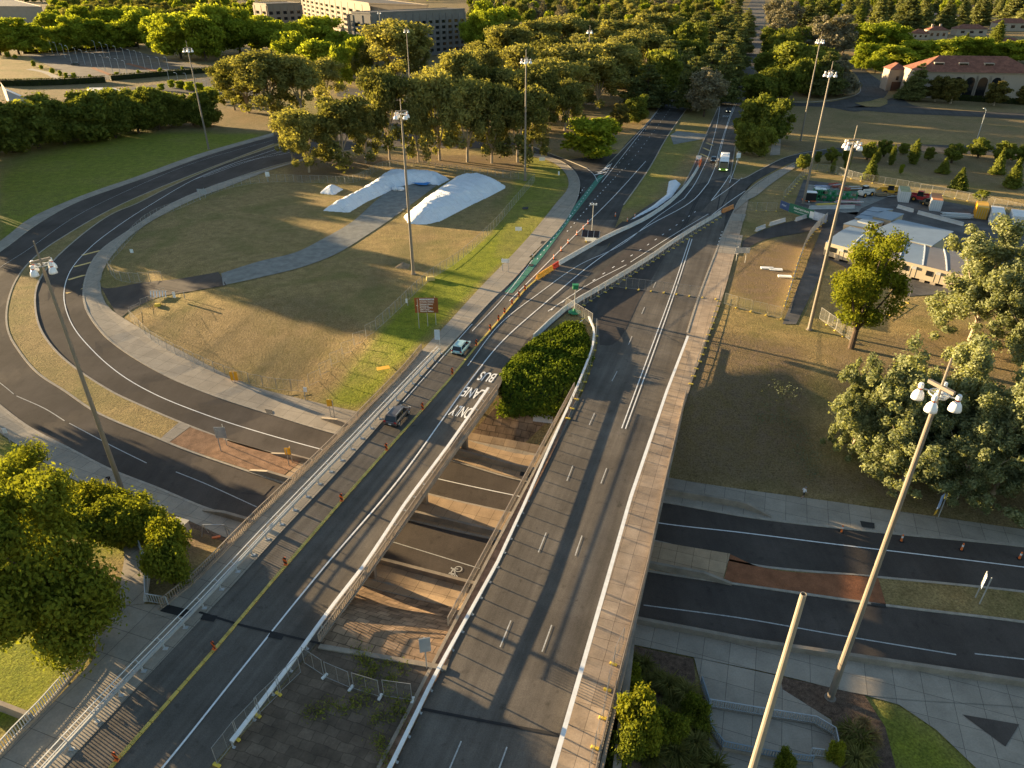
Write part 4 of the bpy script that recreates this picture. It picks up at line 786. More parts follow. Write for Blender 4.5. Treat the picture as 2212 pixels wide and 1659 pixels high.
fence([(655, 1432), (732, 1479), (818, 1505), (895, 1513)], 'wire mesh fence panel with white feet across the weedy block paving', 'mesh panels across the weedy paving', flat=.05, foot=white_blk)
fence([(648, 1455), (583, 1521), (540, 1567), (470, 1650)], 'wire mesh fence panel along the bus lane side of the weedy paving', 'mesh panels beside the weedy paving', flat=.05)
fence([(1690, 432), (1754, 372), (1861, 392), (1941, 405), (2115, 440), (2230, 466)], 'wire mesh fence panel along the far side of the site yard', 'mesh panels behind the site yard', L=3.0)
fence([(1770, 690), (1840, 740)], 'low wire mesh fence panel under the large green tree by the site', 'mesh panels under the green tree')
fence([(1905, 690), (1960, 655)], 'wire mesh fence panel between the green tree and the silver poplars', 'mesh panels between the trees')
# ------------------------------------------------------------------ high masts
mast_mat = M('mast_paint', (.20, .172, .138), .55, .1, .5, 0, .4); lamp_mat = M('lamp_shell', (.80, .81, .82), .3, .04, 2, 0, .5); band_mat = M('lamp_red_band', (.55, .10, .04), .5, .1, 2)
def mast(base, h, label, rot=0.0, lamps=4, proto=[None]):
    if proto[0] is None or lamps != 4:
        H0 = 28.6; t = thing('light_mast', base, label, 'light mast', rot, 'tall light masts')
        m = MB(); m.tube((0, 0, 0), (0, 0, H0 - .6), .31, .155, 12); m.tube((0, 0, 0), (0, 0, .1), .5, .5, 10); m.build('mast', mast_mat, t)
        m = MB(); m.tube((0, 0, H0 - .6), (0, 0, H0 + 2.4), .10, .07, 8); m.build('spike', mast_mat, t)
        m = MB(); m.box((0, 0, H0 + .45), (1.9, .22, .22)); m.build('crossbar', mast_mat, t)
        m = MB()
        for k in range(12):
            a, b = 2 * math.pi * k / 12, 2 * math.pi * (k + 1) / 12; m.bar((.62 * math.cos(a), .62 * math.sin(a), H0), (.62 * math.cos(b), .62 * math.sin(b), H0), .08)
        for k in range(4):
            a = math.pi / 2 * k + .4; m.bar((0, 0, H0), (1.05 * math.cos(a), 1.05 * math.sin(a), H0), .07)
        m.build('ring_frame', steel_galv, t)
        for k in range(lamps):
            a = math.pi / 2 * k + .4; c = Vector((1.15 * math.cos(a), 1.15 * math.sin(a), H0 - .35)); lo = MB(); lo.lathe((0, 0, 0), [(.41, -.40), (.395, -.25), (.33, 0), (.20, .17), (.13, .24)], 14); l_ = lo.build('lamp', lamp_mat, t, smooth=True, loc=c)
            q = MB(); q.lathe((0, 0, 0), [(.14, .24), (.14, .34)], 12); q.build('red_band', band_mat, l_); q = MB(); q.lathe((0, 0, 0), [(.15, .34), (.17, .38), (.16, .62), (.11, .68)], 12); q.build('cap', lamp_mat, l_)
        if lamps == 4: proto[0] = t
    else: t = copy_tree(proto[0]); t.location = base; t.rotation_euler = (0, 0, rot); t['label'] = label
    t.scale = (1, 1, h / 28.6); return t
for (bx, by, ly, lb, rot) in [(893, 592, 246, 'tall light mast standing on the fenced dry lawn by the sheeted mounds', .3), (1134, 390, 130, 'tall light mast behind the right hand white mound at the corner of the mesh fence', 1.0), (1748, 712, 310, 'tall light mast at the site gate beside the large green tree', .2),
    (1735, 440, 158, 'tall light mast at the corner of the construction yard by the banners', .6), (451, 322, 107, 'tall light mast on the shaded green lawn outside the loop road', .1), (267, 1068, 572, 'tall light mast by the lower left footpath, its lamps over the loop road', .9),
    (1793, 1508, 850, 'tall light mast rising from the mulch bed at lower right', 2.0), (1729, 304, 88, 'tall light mast on the dry field right of the avenue', .4)]:
    b = G(bx, by); mast(b, height_to(b, ly), lb, rot)
for (tx, ty, lb) in [(819, 27, 'tall light mast before the big stone building, left of a pair'), (878, 66, 'tall light mast before the big stone building, right of a pair'), (1274, 68, 'tall light mast rising out of the gum trees left of the avenue')]:
    p = T(tx, ty, 28.6); p.z = 0; mast(p, 28.6, lb, .5)
for (x, y, lb) in [(-133, 176, 'tall light mast beyond the left edge of the lawn'), ]: mast(Vector((x, y, 0)), 28.6, lb, .8)
p = T(1736, 1283, 22.6); t = thing('mast_pole', (p.x, p.y, -6), 'bare pale mast with an open hollow top and no lamps at lower right', 'pole'); m = MB()
n = 12; rings = []
for r_, z in ((.30, 0), (.16, 28.6), (.125, 28.6), (.125, 27.9)): rings.append([Vector((r_ * math.cos(2 * math.pi * k / n), r_ * math.sin(2 * math.pi * k / n), z)) for k in range(n)])
m.loft(rings, caps=False); m.build('shaft', M('mast_cream', (.30, .265, .21), .5, .08, 1), t); q = MB(); q.lathe((0, 0, 27.9), [(.124, 0), (.124, .02)], 12); q.build('dark_core', black_rub, t)
# ================================================================== LEAF CARDS
def cards(pts, nrm, size, rng, jitter=.6, aspect=.62, upb=0.0):
    """many leaf sized faces at given places"""
    n = len(pts); v = rng.normal(size=(n, 3)); nn = nrm + v * jitter; nn[:, 2] += upb; nn /= np.linalg.norm(nn, axis=1)[:, None] + 1e-9
    a = np.cross(nn, rng.normal(size=(n, 3))); a /= np.linalg.norm(a, axis=1)[:, None] + 1e-9; b = np.cross(nn, a)
    s = size * (.65 + .7 * rng.random(n))[:, None]; a = a * s; b = b * s * aspect
    V = np.stack([pts - a, pts - b * .9, pts + a, pts + b * .9], 1).reshape(-1, 3)
    return V, np.arange(4 * n).reshape(n, 4)
def np_mesh(name, V, Fq, mat):
    me = bpy.data.meshes.new(name); me.vertices.add(len(V)); me.vertices.foreach_set('co', V.astype(np.float32).reshape(-1)); k = Fq.shape[1]
    me.loops.add(Fq.size); me.loops.foreach_set('vertex_index', Fq.reshape(-1).astype(np.int32)); me.polygons.add(len(Fq)); me.polygons.foreach_set('loop_start', np.arange(0, Fq.size, k, dtype=np.int32)); me.polygons.foreach_set('loop_total', np.full(len(Fq), k, dtype=np.int32)) if False else None
    me.update(calc_edges=True); me.validate(); me.materials.append(mat); return me
def leaf_mat(name, dark, light, trans=.35, tint=None, rnd=.35, clump=.45):
    if name in MATS: return MATS[name]
    m = bpy.data.materials.new(name); m.use_nodes = True; n = m.node_tree.nodes; l = m.node_tree.links; n.remove(n['Principled BSDF']); out = n['Material Output']
    g = n.new('ShaderNodeNewGeometry'); oi = n.new('ShaderNodeObjectInfo'); tc = n.new('ShaderNodeTexCoord')
    nz = n.new('ShaderNodeTexNoise'); nz.inputs['Scale'].default_value = clump; nz.inputs['Detail'].default_value = 3; l.new(tc.outputs['Object'], nz.inputs['Vector'])
    def mth(op, a, b):
        x = n.new('ShaderNodeMath'); x.operation = op
        for k, v in ((0, a), (1, b)):
            if isinstance(v, (int, float)): x.inputs[k].default_value = v
            else: l.new(v, x.inputs[k])
        return x.outputs[0]
    f = mth('ADD', mth('MULTIPLY', g.outputs['Random Per Island'], .55), mth('MULTIPLY', nz.outputs[0], .75)); f = mth('ADD', f, mth('MULTIPLY', mth('SUBTRACT', oi.outputs['Random'], .5), rnd)); f = mth('SUBTRACT', f, .14)
    rp = n.new('ShaderNodeValToRGB'); rp.color_ramp.elements[0].color = (*dark, 1); rp.color_ramp.elements[1].color = (*light, 1); l.new(f, rp.inputs[0])
    d = n.new('ShaderNodeBsdfDiffuse'); t = n.new('ShaderNodeBsdfTranslucent'); mx = n.new('ShaderNodeMixShader'); mx.inputs[0].default_value = trans; l.new(rp.outputs[0], d.inputs[0])
    hs = n.new('ShaderNodeMix'); hs.data_type = 'RGBA'; hs.blend_type = 'MULTIPLY'; hs.inputs[0].default_value = 1; hs.inputs[7].default_value = (*(tint or (1.25, 1.2, .55)), 1); l.new(rp.outputs[0], hs.inputs[6]); l.new(hs.outputs[2], t.inputs[0])
    l.new(d.outputs[0], mx.inputs[1]); l.new(t.outputs[0], mx.inputs[2]); l.new(mx.outputs[0], out.inputs[0]); MATS[name] = m; return m
# ================================================================== SHEETED MOUNDS, IVY, WEEDS
def vnoise(x, y, s, seed=0):
    return (np.sin(x * s * 1.3 + seed) * np.cos(y * s * 1.1 + seed * 2) + .5 * np.sin(x * s * 2.7 + y * s * 1.9 + seed * 3) + .25 * np.sin(x * s * 5.1 - y * s * 4.3 + seed)) / 1.75
def edge_dist(X, Y, P_):
    d = np.full(X.shape, 1e9); n = len(P_)
    for i in range(n):
        x1, y1 = P_[i]; x2, y2 = P_[(i + 1) % n]; ex, ey = x2 - x1, y2 - y1; t = np.clip(((X - x1) * ex + (Y - y1) * ey) / (ex * ex + ey * ey + 1e-9), 0, 1)
        d = np.minimum(d, np.hypot(X - x1 - t * ex, Y - y1 - t * ey))
    return d
def mound(name, outline, H, run, mat, step=.55, rough=.12, seed=1, base=None, parent=None, crest=1.0, flat=None):
    Pw = [(p.x, p.y) for p in (GN(outline) if flat is None else Tl(outline, flat))]; pa = np.array(Pw); xs = np.arange(pa[:, 0].min() - step, pa[:, 0].max() + step, step); ys = np.arange(pa[:, 1].min() - step, pa[:, 1].max() + step, step)
    X, Y = np.meshgrid(xs, ys); ins = in_poly(X, Y, Pw); d = np.where(ins, edge_dist(X, Y, Pw), 0)
    s = np.clip(d / run, 0, 1); h = H * np.sin(s * math.pi / 2) ** crest + np.where(ins, rough * (vnoise(X, Y, .8, seed) + .7 * vnoise(X, Y, 1.9, seed + 2) + .35 * vnoise(X, Y, 4.3, seed + 5)) * np.clip(d / .8, 0, 1), 0)
    Z = terr_np(X, Y) + np.where(ins, h + .06, -.15); idx = np.arange(X.size).reshape(X.shape); keep = ins[:-1, :-1] | ins[1:, :-1] | ins[:-1, 1:] | ins[1:, 1:]
    q = np.stack([idx[:-1, :-1], idx[:-1, 1:], idx[1:, 1:], idx[1:, :-1]], -1)[keep]; used = np.unique(q); mp = np.zeros(X.size, int); mp[used] = np.arange(len(used))
    V = np.stack([X, Y, Z], -1).reshape(-1, 3)[used]; o = mesh_obj(name, V, [tuple(r) for r in mp[q]], mat, parent, True); return o, V, mp[q]
sheet = slab_mat('white_sheeting', (.74, .77, .80), 7.0, 2.6, R(35), .05, .06, .5, .80, .6, wob=.5)
_n, _l = sheet.node_tree.nodes, sheet.node_tree.links; _g = _n.new('ShaderNodeNewGeometry'); _z = _n.new('ShaderNodeTexNoise'); _z.inputs['Scale'].default_value = 1.5; _z.inputs['Detail'].default_value = 5; _z.inputs['Distortion'].default_value = 1.5; _l.new(_g.outputs['Position'], _z.inputs['Vector']); _b = _n.new('ShaderNodeBump'); _b.inputs['Distance'].default_value = .35; _b.inputs['Strength'].default_value = .8; _l.new(_z.outputs[0], _b.inputs['Height']); _l.new(_b.outputs[0], _n['Principled BSDF'].inputs['Normal'])
M1 = [(697, 455), (754, 459), (790, 437), (823, 422), (857, 405), (895, 397), (948, 400), (971, 388), (950, 381), (895, 377), (832, 377), (800, 400), (762, 424)]
M2 = [(872, 468), (882, 483), (920, 485), (950, 478), (1022, 441), (1056, 425), (1090, 407), (1092, 402), (1058, 388), (996, 384), (970, 394), (918, 430)]
tag(mound('sheeted_mound', M1, 2.3, 4.2, sheet, .4, .22, 1)[0], 'long white sheeted mound bending round the top of the gravel drive', 'mound')
tag(mound('sheeted_mound', M2, 2.6, 5.5, sheet, .4, .22, 5)[0], 'broad white sheeted mound right of the gravel drive', 'mound')
tag(mound('sheeted_mound', [(690, 417), (722, 421), (741, 409), (728, 404), (702, 407)], 1.5, 3.2, sheet, .4, .1, 8)[0], 'small white sheeted heap alone on the dry lawn', 'mound')
tag(mound('sheeted_strip', [(1357, 478), (1376, 470), (1420, 448), (1452, 425), (1470, 398), (1462, 390), (1445, 392), (1440, 420), (1408, 446), (1378, 464)], .5, 1.2, sheet, .35, .06, 9, flat=0)[0], 'white sheeted strip on the dry grass median behind the concrete barriers', 'sheeting')
tag(mound('sand_pile', [(852, 578), (880, 582), (886, 572), (868, 568)], .9, 2, M('pile_earth', (.26, .20, .13), .95, .3, 1.5, .05, .1, fine=.2), .3, .08, 4)[0], 'small heap of pale earth at the foot of the mast on the lawn', 'heap')
blue = M('blue_sheet', (.03, .22, .55), .5, .1, 2)
tag(poly('blue_tarpaulin', [(889, 398), (915, 399), (934, 395), (922, 404), (905, 403)], blue, .5, kind=None), 'bright blue tarpaulin on the white mound beside the gravel drive', 'tarpaulin')
for k, (x, y) in enumerate(((855, 411), (866, 412))):
    m = MB(); m.lathe((0, 0, 0), [(.6, 0), (.95, .25), (1.0, .6), (.7, .9), (.3, 1.0)], 10); tag(m.build('bulk_bag', sheet, smooth=True, loc=G(x, y)), ['white bulk bag at the edge of the gravel drive, left of two', 'white bulk bag at the edge of the gravel drive, right of two'][k], 'bag')
rng = np.random.default_rng(5)
IV = [(1229, 699), (1255, 700), (1268, 735), (1278, 776), (1262, 808), (1250, 826), (1234, 846), (1214, 878), (1205, 890), (1170, 884), (1130, 880), (1086, 884), (1082, 850), (1084, 815), (1108, 780), (1150, 740)]
ivy_leaf = leaf_mat('ivy_leaf', (.028, .050, .008), (.155, .20, .022), .32, clump=.35)
t = thing('ivy_bank', (0, 0, 0), 'dense green ivy covering the pointed island between the carriageways', 'ivy')
o, V, q = mound('ivy_mat', IV, .6, 1.4, M('ivy_dark', (.02, .03, .008), .9, .3, 1), .35, .55, 3, parent=t)
tri = V[q]; c0 = tri.mean(1); nrm = np.cross(tri[:, 1] - tri[:, 0], tri[:, 3] - tri[:, 0]); nrm /= np.linalg.norm(nrm, axis=1)[:, None] + 1e-9; nrm *= np.sign(nrm[:, 2:3])
k = rng.integers(0, len(c0), 26000); w4 = rng.dirichlet((1, 1, 1, 1), 26000); pts = (tri[k] * w4[:, :, None]).sum(1)
pts = pts + nrm[k] * (rng.random(26000) ** 2 * .5)[:, None]
def mesh_from(V, Fq, mat, name, parent=None, smooth=False):
    me = bpy.data.meshes.new(name); n = len(Fq); kk = Fq.shape[1]; me.vertices.add(len(V)); me.vertices.foreach_set('co', np.ascontiguousarray(V, np.float32).reshape(-1))
    me.loops.add(n * kk); me.loops.foreach_set('vertex_index', np.ascontiguousarray(Fq, np.int32).reshape(-1)); me.polygons.add(n); me.polygons.foreach_set('loop_start', np.arange(0, n * kk, kk, dtype=np.int32)); me.update(calc_edges=True)
    for m in (mat if isinstance(mat, list) else [mat]): me.materials.append(m)
    o = bpy.data.objects.new(name, me); COL.objects.link(o)
    if parent: o.parent = parent
    return o
mesh_from(*cards(pts, nrm[k], .20, rng, .55), ivy_leaf, 'ivy_leaves', t)
# clumps hanging over the front edge
hp = []
for x in np.linspace(1086, 1206, 60):
    b = G(x + rng.uniform(-3, 3), 884 + rng.uniform(-4, 6)); hp.append((b.x, b.y, b.z))
hp = np.repeat(np.array(hp), 60, 0); hp = hp + rng.normal(size=hp.shape) * (.4, .5, .3) + (0, -.4, .35)
mesh_from(*cards(hp, np.tile((0, -.7, .6), (len(hp), 1)), .22, rng, .6), ivy_leaf, 'hanging_ivy', t)
def tufts(name, label, places, mat, kind='stuff', h=.6, n=60, spread=.35, cat=None):
    P_, N_ = [], []
    for (p, s) in places:
        a = rng.normal(size=(n, 3)); a[:, 2] = np.abs(a[:, 2]); P_.append(np.array(p) + a * (spread * s, spread * s, h * s * .5)); N_.append(a * (1, 1, .2))
    V, Fq = cards(np.concatenate(P_), np.concatenate(N_), .14, rng, .5, .35); o = mesh_from(V, Fq, mat, name); return tag(o, label, cat, None, kind)
weed = leaf_mat('weed_leaf', (.09, .115, .02), (.26, .26, .07), .4)
pl = []
for (x, y) in [(775, 1415), (784, 1430), (792, 1424), (800, 1445), (815, 1440), (790, 1460), (806, 1458), (780, 1470), (838, 1437), (866, 1447), (838, 1470), (855, 1465), (795, 1495), (838, 1498), (770, 1525), (762, 1520), (860, 1520), (850, 1532), (818, 1545), (812, 1555), (870, 1540), (880, 1512), (690, 1545), (665, 1540), (720, 1525), (830, 1625), (822, 1608), (838, 1640), (815, 1600), (884, 1570), (848, 1550), (788, 1515), (700, 1530), (742, 1535)]:
    p = T(x, y, .1); pl.append(((p.x, p.y, .1), rng.uniform(.7, 1.25)))
tufts('weeds', 'pale green weeds growing through the block paving between the bridges', pl, weed)
# ================================================================== SIGNS
post_mat = M('sign_post', (.40, .40, .38), .5, .1, 2, 0, .4, metal=.2)
def sign(posts, rect, mat, label, name='road_sign', rz=0.0, cat='sign', flat=None, back=None, pw=.09):
    bs = [G(*p) if flat is None else T(p[0], p[1], flat) for p in posts]; c = sum(bs, Vector()) / len(bs); x0, x1, y0, y1 = rect
    z0, z1 = height_to(c, y1), height_to(c, y0); d = proj((c.x, c.y, c.z + z1))[2]; wd = (x1 - x0) * d / F / max(.35, math.cos(rz)); xm = ((x0 + x1) / 2 - proj((c.x, c.y, c.z + (z0 + z1) / 2))[0]) * d / F
    t = thing(name, c, label, cat, 0)
    for b in bs: m = MB(); m.box((0, 0, z1 * .5), (pw, pw, z1)); m.build('post', post_mat, t, loc=b - c)
    m = MB(); m.box((0, 0, 0), (wd, .05, z1 - z0)); bo = m.build('board', mat, t, loc=(xm, -.08, (z0 + z1) / 2)); bo.rotation_euler = (0, 0, rz); return t, bo, wd, z1 - z0
def put_text(parent, s, x, z, size, mat, y=-.03, align='LEFT', bold=.004, name='lettering', fit=None):
    me = text_mesh(s, size, .002, bold, align); me.transform(Matrix.Rotation(R(90), 4, 'X'))
    if fit:
        xs = [v.co.x for v in me.vertices]; me.transform(Matrix.Diagonal((fit / (max(xs) - min(xs)), 1, 1, 1)))
    me.materials.append(mat); o = bpy.data.objects.new(name, me); COL.objects.link(o); o.parent = parent; o.location = (x, y, z); return o
brown = M('tourist_brown', (.20, .062, .014), .5, .06, 2, 0, .4)
t, bo, W_, H_ = sign([(905.6, 709), (924.5, 705), (942, 702)], (895.5, 946.5, 643, 675), brown, 'large brown tourist direction sign on three posts beside the green verge')
m = MB(); m.box((.03 * W_, -.035, H_ * .40), (W_ * .62, .012, H_ * .10)); wp_ = m.build('white_panel', sign_white, bo); put_text(wp_, 'JOHN GORTON CAMPUS', .03 * W_, H_ * .40, H_ * .085, M('blue_letter', (.05, .08, .2), .5), -.05, 'CENTER', fit=W_ * .56)
put_text(bo, 'NATIONAL TRIANGLE', .03 * W_, H_ * .245, H_ * .10, sign_white, -.035, 'CENTER', fit=W_ * .60); m = MB(); m.box((.03 * W_, -.035, H_ * .17), (W_ * .62, .012, .03)); m.build('underline', sign_white, bo)
for k, s in enumerate(('National Library', 'Questacon', 'Portrait Gallery', 'High Court', 'National Gallery')): put_text(bo, s, -W_ * .28, H_ * (.075 - .118 * k), H_ * .125, sign_white, -.035, 'LEFT', .006)
m = MB(); y_ = -.04
m.add([(x * W_, y_, z * W_) for x, z in ((-.42, .015), (-.36, .015), (-.375, 0), (-.345, -.03), (-.36, -.045), (-.39, -.015), (-.42, -.045 + .015))], [tuple(range(7))]); m.build('arrow', sign_white, bo)
sign([(1085.6, 586), (1098, 589)], (1083, 1100, 559, 567), sign_white, 'narrow white and yellow stop sign frame on the footpath by the bus bay')
t, bo, W_, H_ = sign([(951, 758)], (938.5, 950, 712, 733), M('sign_pale_blue', (.40, .50, .60), .5), 'pale blue bicycle path sign on a single post at the footpath'); flat_ = MB()
t, bo, W_, H_ = sign([(625, 1007), (632, 1000)], (615, 628, 967, 981), sign_yellow, 'yellow sign on twin posts standing on the paved median left of the bridge'); 
sign([(715, 901), (723, 904)], (706, 719, 863, 877), sign_yellow, 'yellow sign on twin posts at the footpath by the left bridge railing')
sign([(502, 826), (508, 827)], (497, 513, 803, 821), M('sign_orange', (.80, .36, .02), .5, .06, 2), 'orange roadwork sign leaning on the mesh fence of the dry lawn')
sign([(478, 976), (491, 964)], (464, 488, 922, 945), sign_grey, 'grey backed road sign on two posts over the red soil bed')
sign([(433, 432), (444, 427)], (426, 446, 408, 419), sign_grey, 'grey backed sign on the inner footpath at the top of the loop')
sign([(578, 392)], (573, 582, 371, 381), sign_white, 'small white sign on the fence near the gum trees')
t, bo, W_, H_ = sign([(22, 956)], (6, 15, 925, 935), sign_white, 'small white sign on a post at the left edge by the green lawn')
sign([(1120, 502)], (1113, 1127, 490, 498), sign_white, 'small white sign low on the bright green verge', flat=0)
sign([(1171, 349)], (1165, 1177, 339, 347), sign_white, 'small white sign at the slip road under the gum trees', flat=0)
sign([(1207, 378)], (1205.5, 1209, 370, 379), sign_white, 'narrow white marker on the corner of the green verge', flat=0)
sign([(1593, 355)], (1591, 1600, 330, 341), sign_white, 'white sign on a post right of the bus', flat=0)
t, bo, W_, H_ = sign([(1509, 352)], (1503.5, 1515, 336, 344), sign_white, 'small green and white sign beside the far orange barrier', flat=0)
sign([(1590, 563), (1609, 568)], (1588, 1620, 534.5, 546.5), sign_grey, 'wide grey backed sign on two posts beside the right footpath', flat=0)
sign([(922, 1444)], (906, 930, 1377, 1406), sign_grey, 'grey backed sign on a single post at the top of the paved slope', rz=R(12))
t, bo, W_, H_ = sign([(2106, 1292), (2115, 1306)], (2122, 2128, 1241, 1268), sign_white, 'white sign seen nearly edge on, on the grassy median at right', rz=R(60))
t, bo, W_, H_ = sign([(2027, 1116)], (2026, 2037, 1067, 1098), M('banner_blue', (.35, .45, .66), .5, .3, 3), 'blue and white banner sign with a yellow plate on the right bank', rz=R(35)); m = MB(); m.box((-.45, -.06, -H_ * .62), (.62, .04, .62)); m.build('yellow_plate', sign_yellow, bo)
sign([(881, 690 - 30)], (876, 880, 645, 654), sign_white, 'small white plate on the mesh fence left of the brown sign')
sign([(400, 646)], (373, 379, 630, 643), sign_white, 'white marker board at the end of the dirt drive')
sign([(284, 546)], (281, 288, 538, 546), sign_white, 'small white notice on the fence at the bend of the loop')
sign([(660, 865)], (656, 663, 836, 846), sign_white, 'small white notice on the corner of the fenced lawn')
sign([(1601, 309)], (1597, 1602, 296, 302), sign_white, 'tiny white sign on the nature strip by the right trees', flat=0)
m = MB(); p0 = G(829, 806); m.box((0, 0, .9), (1.9, 1.0, .05), R(20)); tag(m.build('yellow_board', sign_yellow, loc=p0), 'flat yellow board on the slope by the left bridge railing', 'board')
m = MB(); m.box((0, 0, .35), (1.6, .8, .7), R(10), .9); tag(m.build('yellow_box', M('dirty_yellow', (.58, .45, .16), .7, .2, 2), loc=G(930, 605)), 'pale yellow block on the fence line left of the green verge', 'block')
m = MB(); m.box((0, 0, .25), (1.0, .6, .5), R(10), .9); tag(m.build('yellow_box', yellow_blk, loc=G(341, 661)), 'yellow block at the gate of the dirt drive', 'block')
t = thing('crossing_gate', G(343, 640), 'white barred gate panel across the dirt drive', 'gate')
for k in range(6): MB().bar((k * .55 - 1.4, .2, .9), (k * .55 - 1.0, -.9, .15), .14).build('bar', sign_white, t)
MB().bar((-1.6, .25, .95), (1.6, .25, .95), .08).build('rail', steel_galv, t)
m = MB(); m.box((0, 0, .65), (1.7, 1.0, 1.3), R(-20)); m.box((0, 0, 1.34), (1.85, 1.15, .08), R(-20)); tag(m.build('utility_cabinet', M('cabinet_grey', (.36, .34, .30), .6, .1, 2), loc=G(393, 1147)), 'grey utility cabinet on the mulch bed beside the lower left footpath', 'cabinet')
t = thing('frame_stand', G(465, 1165), 'thin metal frame stand on the mulch bed left of the bridge', 'frame'); m = MB()
for a, b in (((-1.5, 0, 0), (-1.2, .4, 1.8)), ((1.4, .3, 0), (1.2, .4, 1.8)), ((-1.2, .4, 1.8), (1.2, .4, 1.8)), ((-1.2, 1.1, 0), (-1.2, .4, 1.8)), ((1.3, 1.1, 0), (1.2, .4, 1.8))): m.bar(a, b, .07)
m.build('tube_frame', steel_galv, t); MB().box((0, .3, .06), (.9, .3, .1), .3).build('foot_plate', orange, t)
t = thing('signal_stand', T(1240.5, 678, 0), 'green lamp stand at the tip of the ivy island', 'stand'); gmat = M('site_green', (.02, .20, .08), .5, .1, 2); MB().tube((0, 0, 0), (0, 0, 4.6), .09, .06).build('post', post_mat, t); m = MB(); m.lathe((0, 0, 0), [(1.1, .3), (1.1, .4), (.3, .6), (.2, 1.0)], 12); m.build('base_disc', gmat, t); m = MB(); m.box((0, 0, 4.9), (.9, .7, .7)); m.box((0, 0, 5.3), (1.0, .8, .1)); m.build('lamp_box', gmat, t)
t = thing('camera_trailer', T(1279, 521, 0), 'solar panel trailer with a camera mast beside the concrete barriers', 'trailer', R(-10)); pv = M('solar_panel', (.035, .022, .018), .2, .15, 1.5, 0, .6)
for k in range(3):
    m = MB(); m.bar((-1.6 + k * 1.25, .3, 2.2), (-1.6 + k * 1.25, -1.1, 1.1), 1.15, .07); pn = m.build('solar_panel', pv, t); q = MB(); q.bar((-2.2 + k * 1.25, .32, 2.27), (-2.2 + k * 1.25, -1.12, 1.16), .07, .09); q.build('panel_frame', steel_galv, pn)
q = MB(); q.bar((1.5, .32, 2.27), (1.5, -1.12, 1.16), .07, .09); q.bar((-2.2, -1.12, 1.16), (1.5, -1.12, 1.16), .06, .08); q.build('panel_rim', steel_galv, t)
m = MB(); m.box((-.3, -.2, .55), (2.4, 1.3, .7)); m.build('cabinet', sign_white, t, bevel=.04); MB().tube((-.2, .6, .4), (-.2, .6, 7.6), .09, .06).build('mast', post_mat, t)
m = MB(); m.box((-.2, .6, 7.7), (1.5, .1, .1))
for x in (-.8, -.2, .4): m.box((x, .5, 7.9), (.3, .35, .3))
m.build('camera_head', sign_white, t)
for x in (-1.3, .7): q = MB(); q.bar((x - .1, -.2, .3), (x + .1, -.2, .3), .3, .3, 12); q.build('wheel', black_rub, t)
q = MB(); q.box((-1.2, -1.2, .2), (.2, .2, .4)); q.box((.9, -1.2, .2), (.2, .2, .4)); q.build('leg', yellow_blk, t)
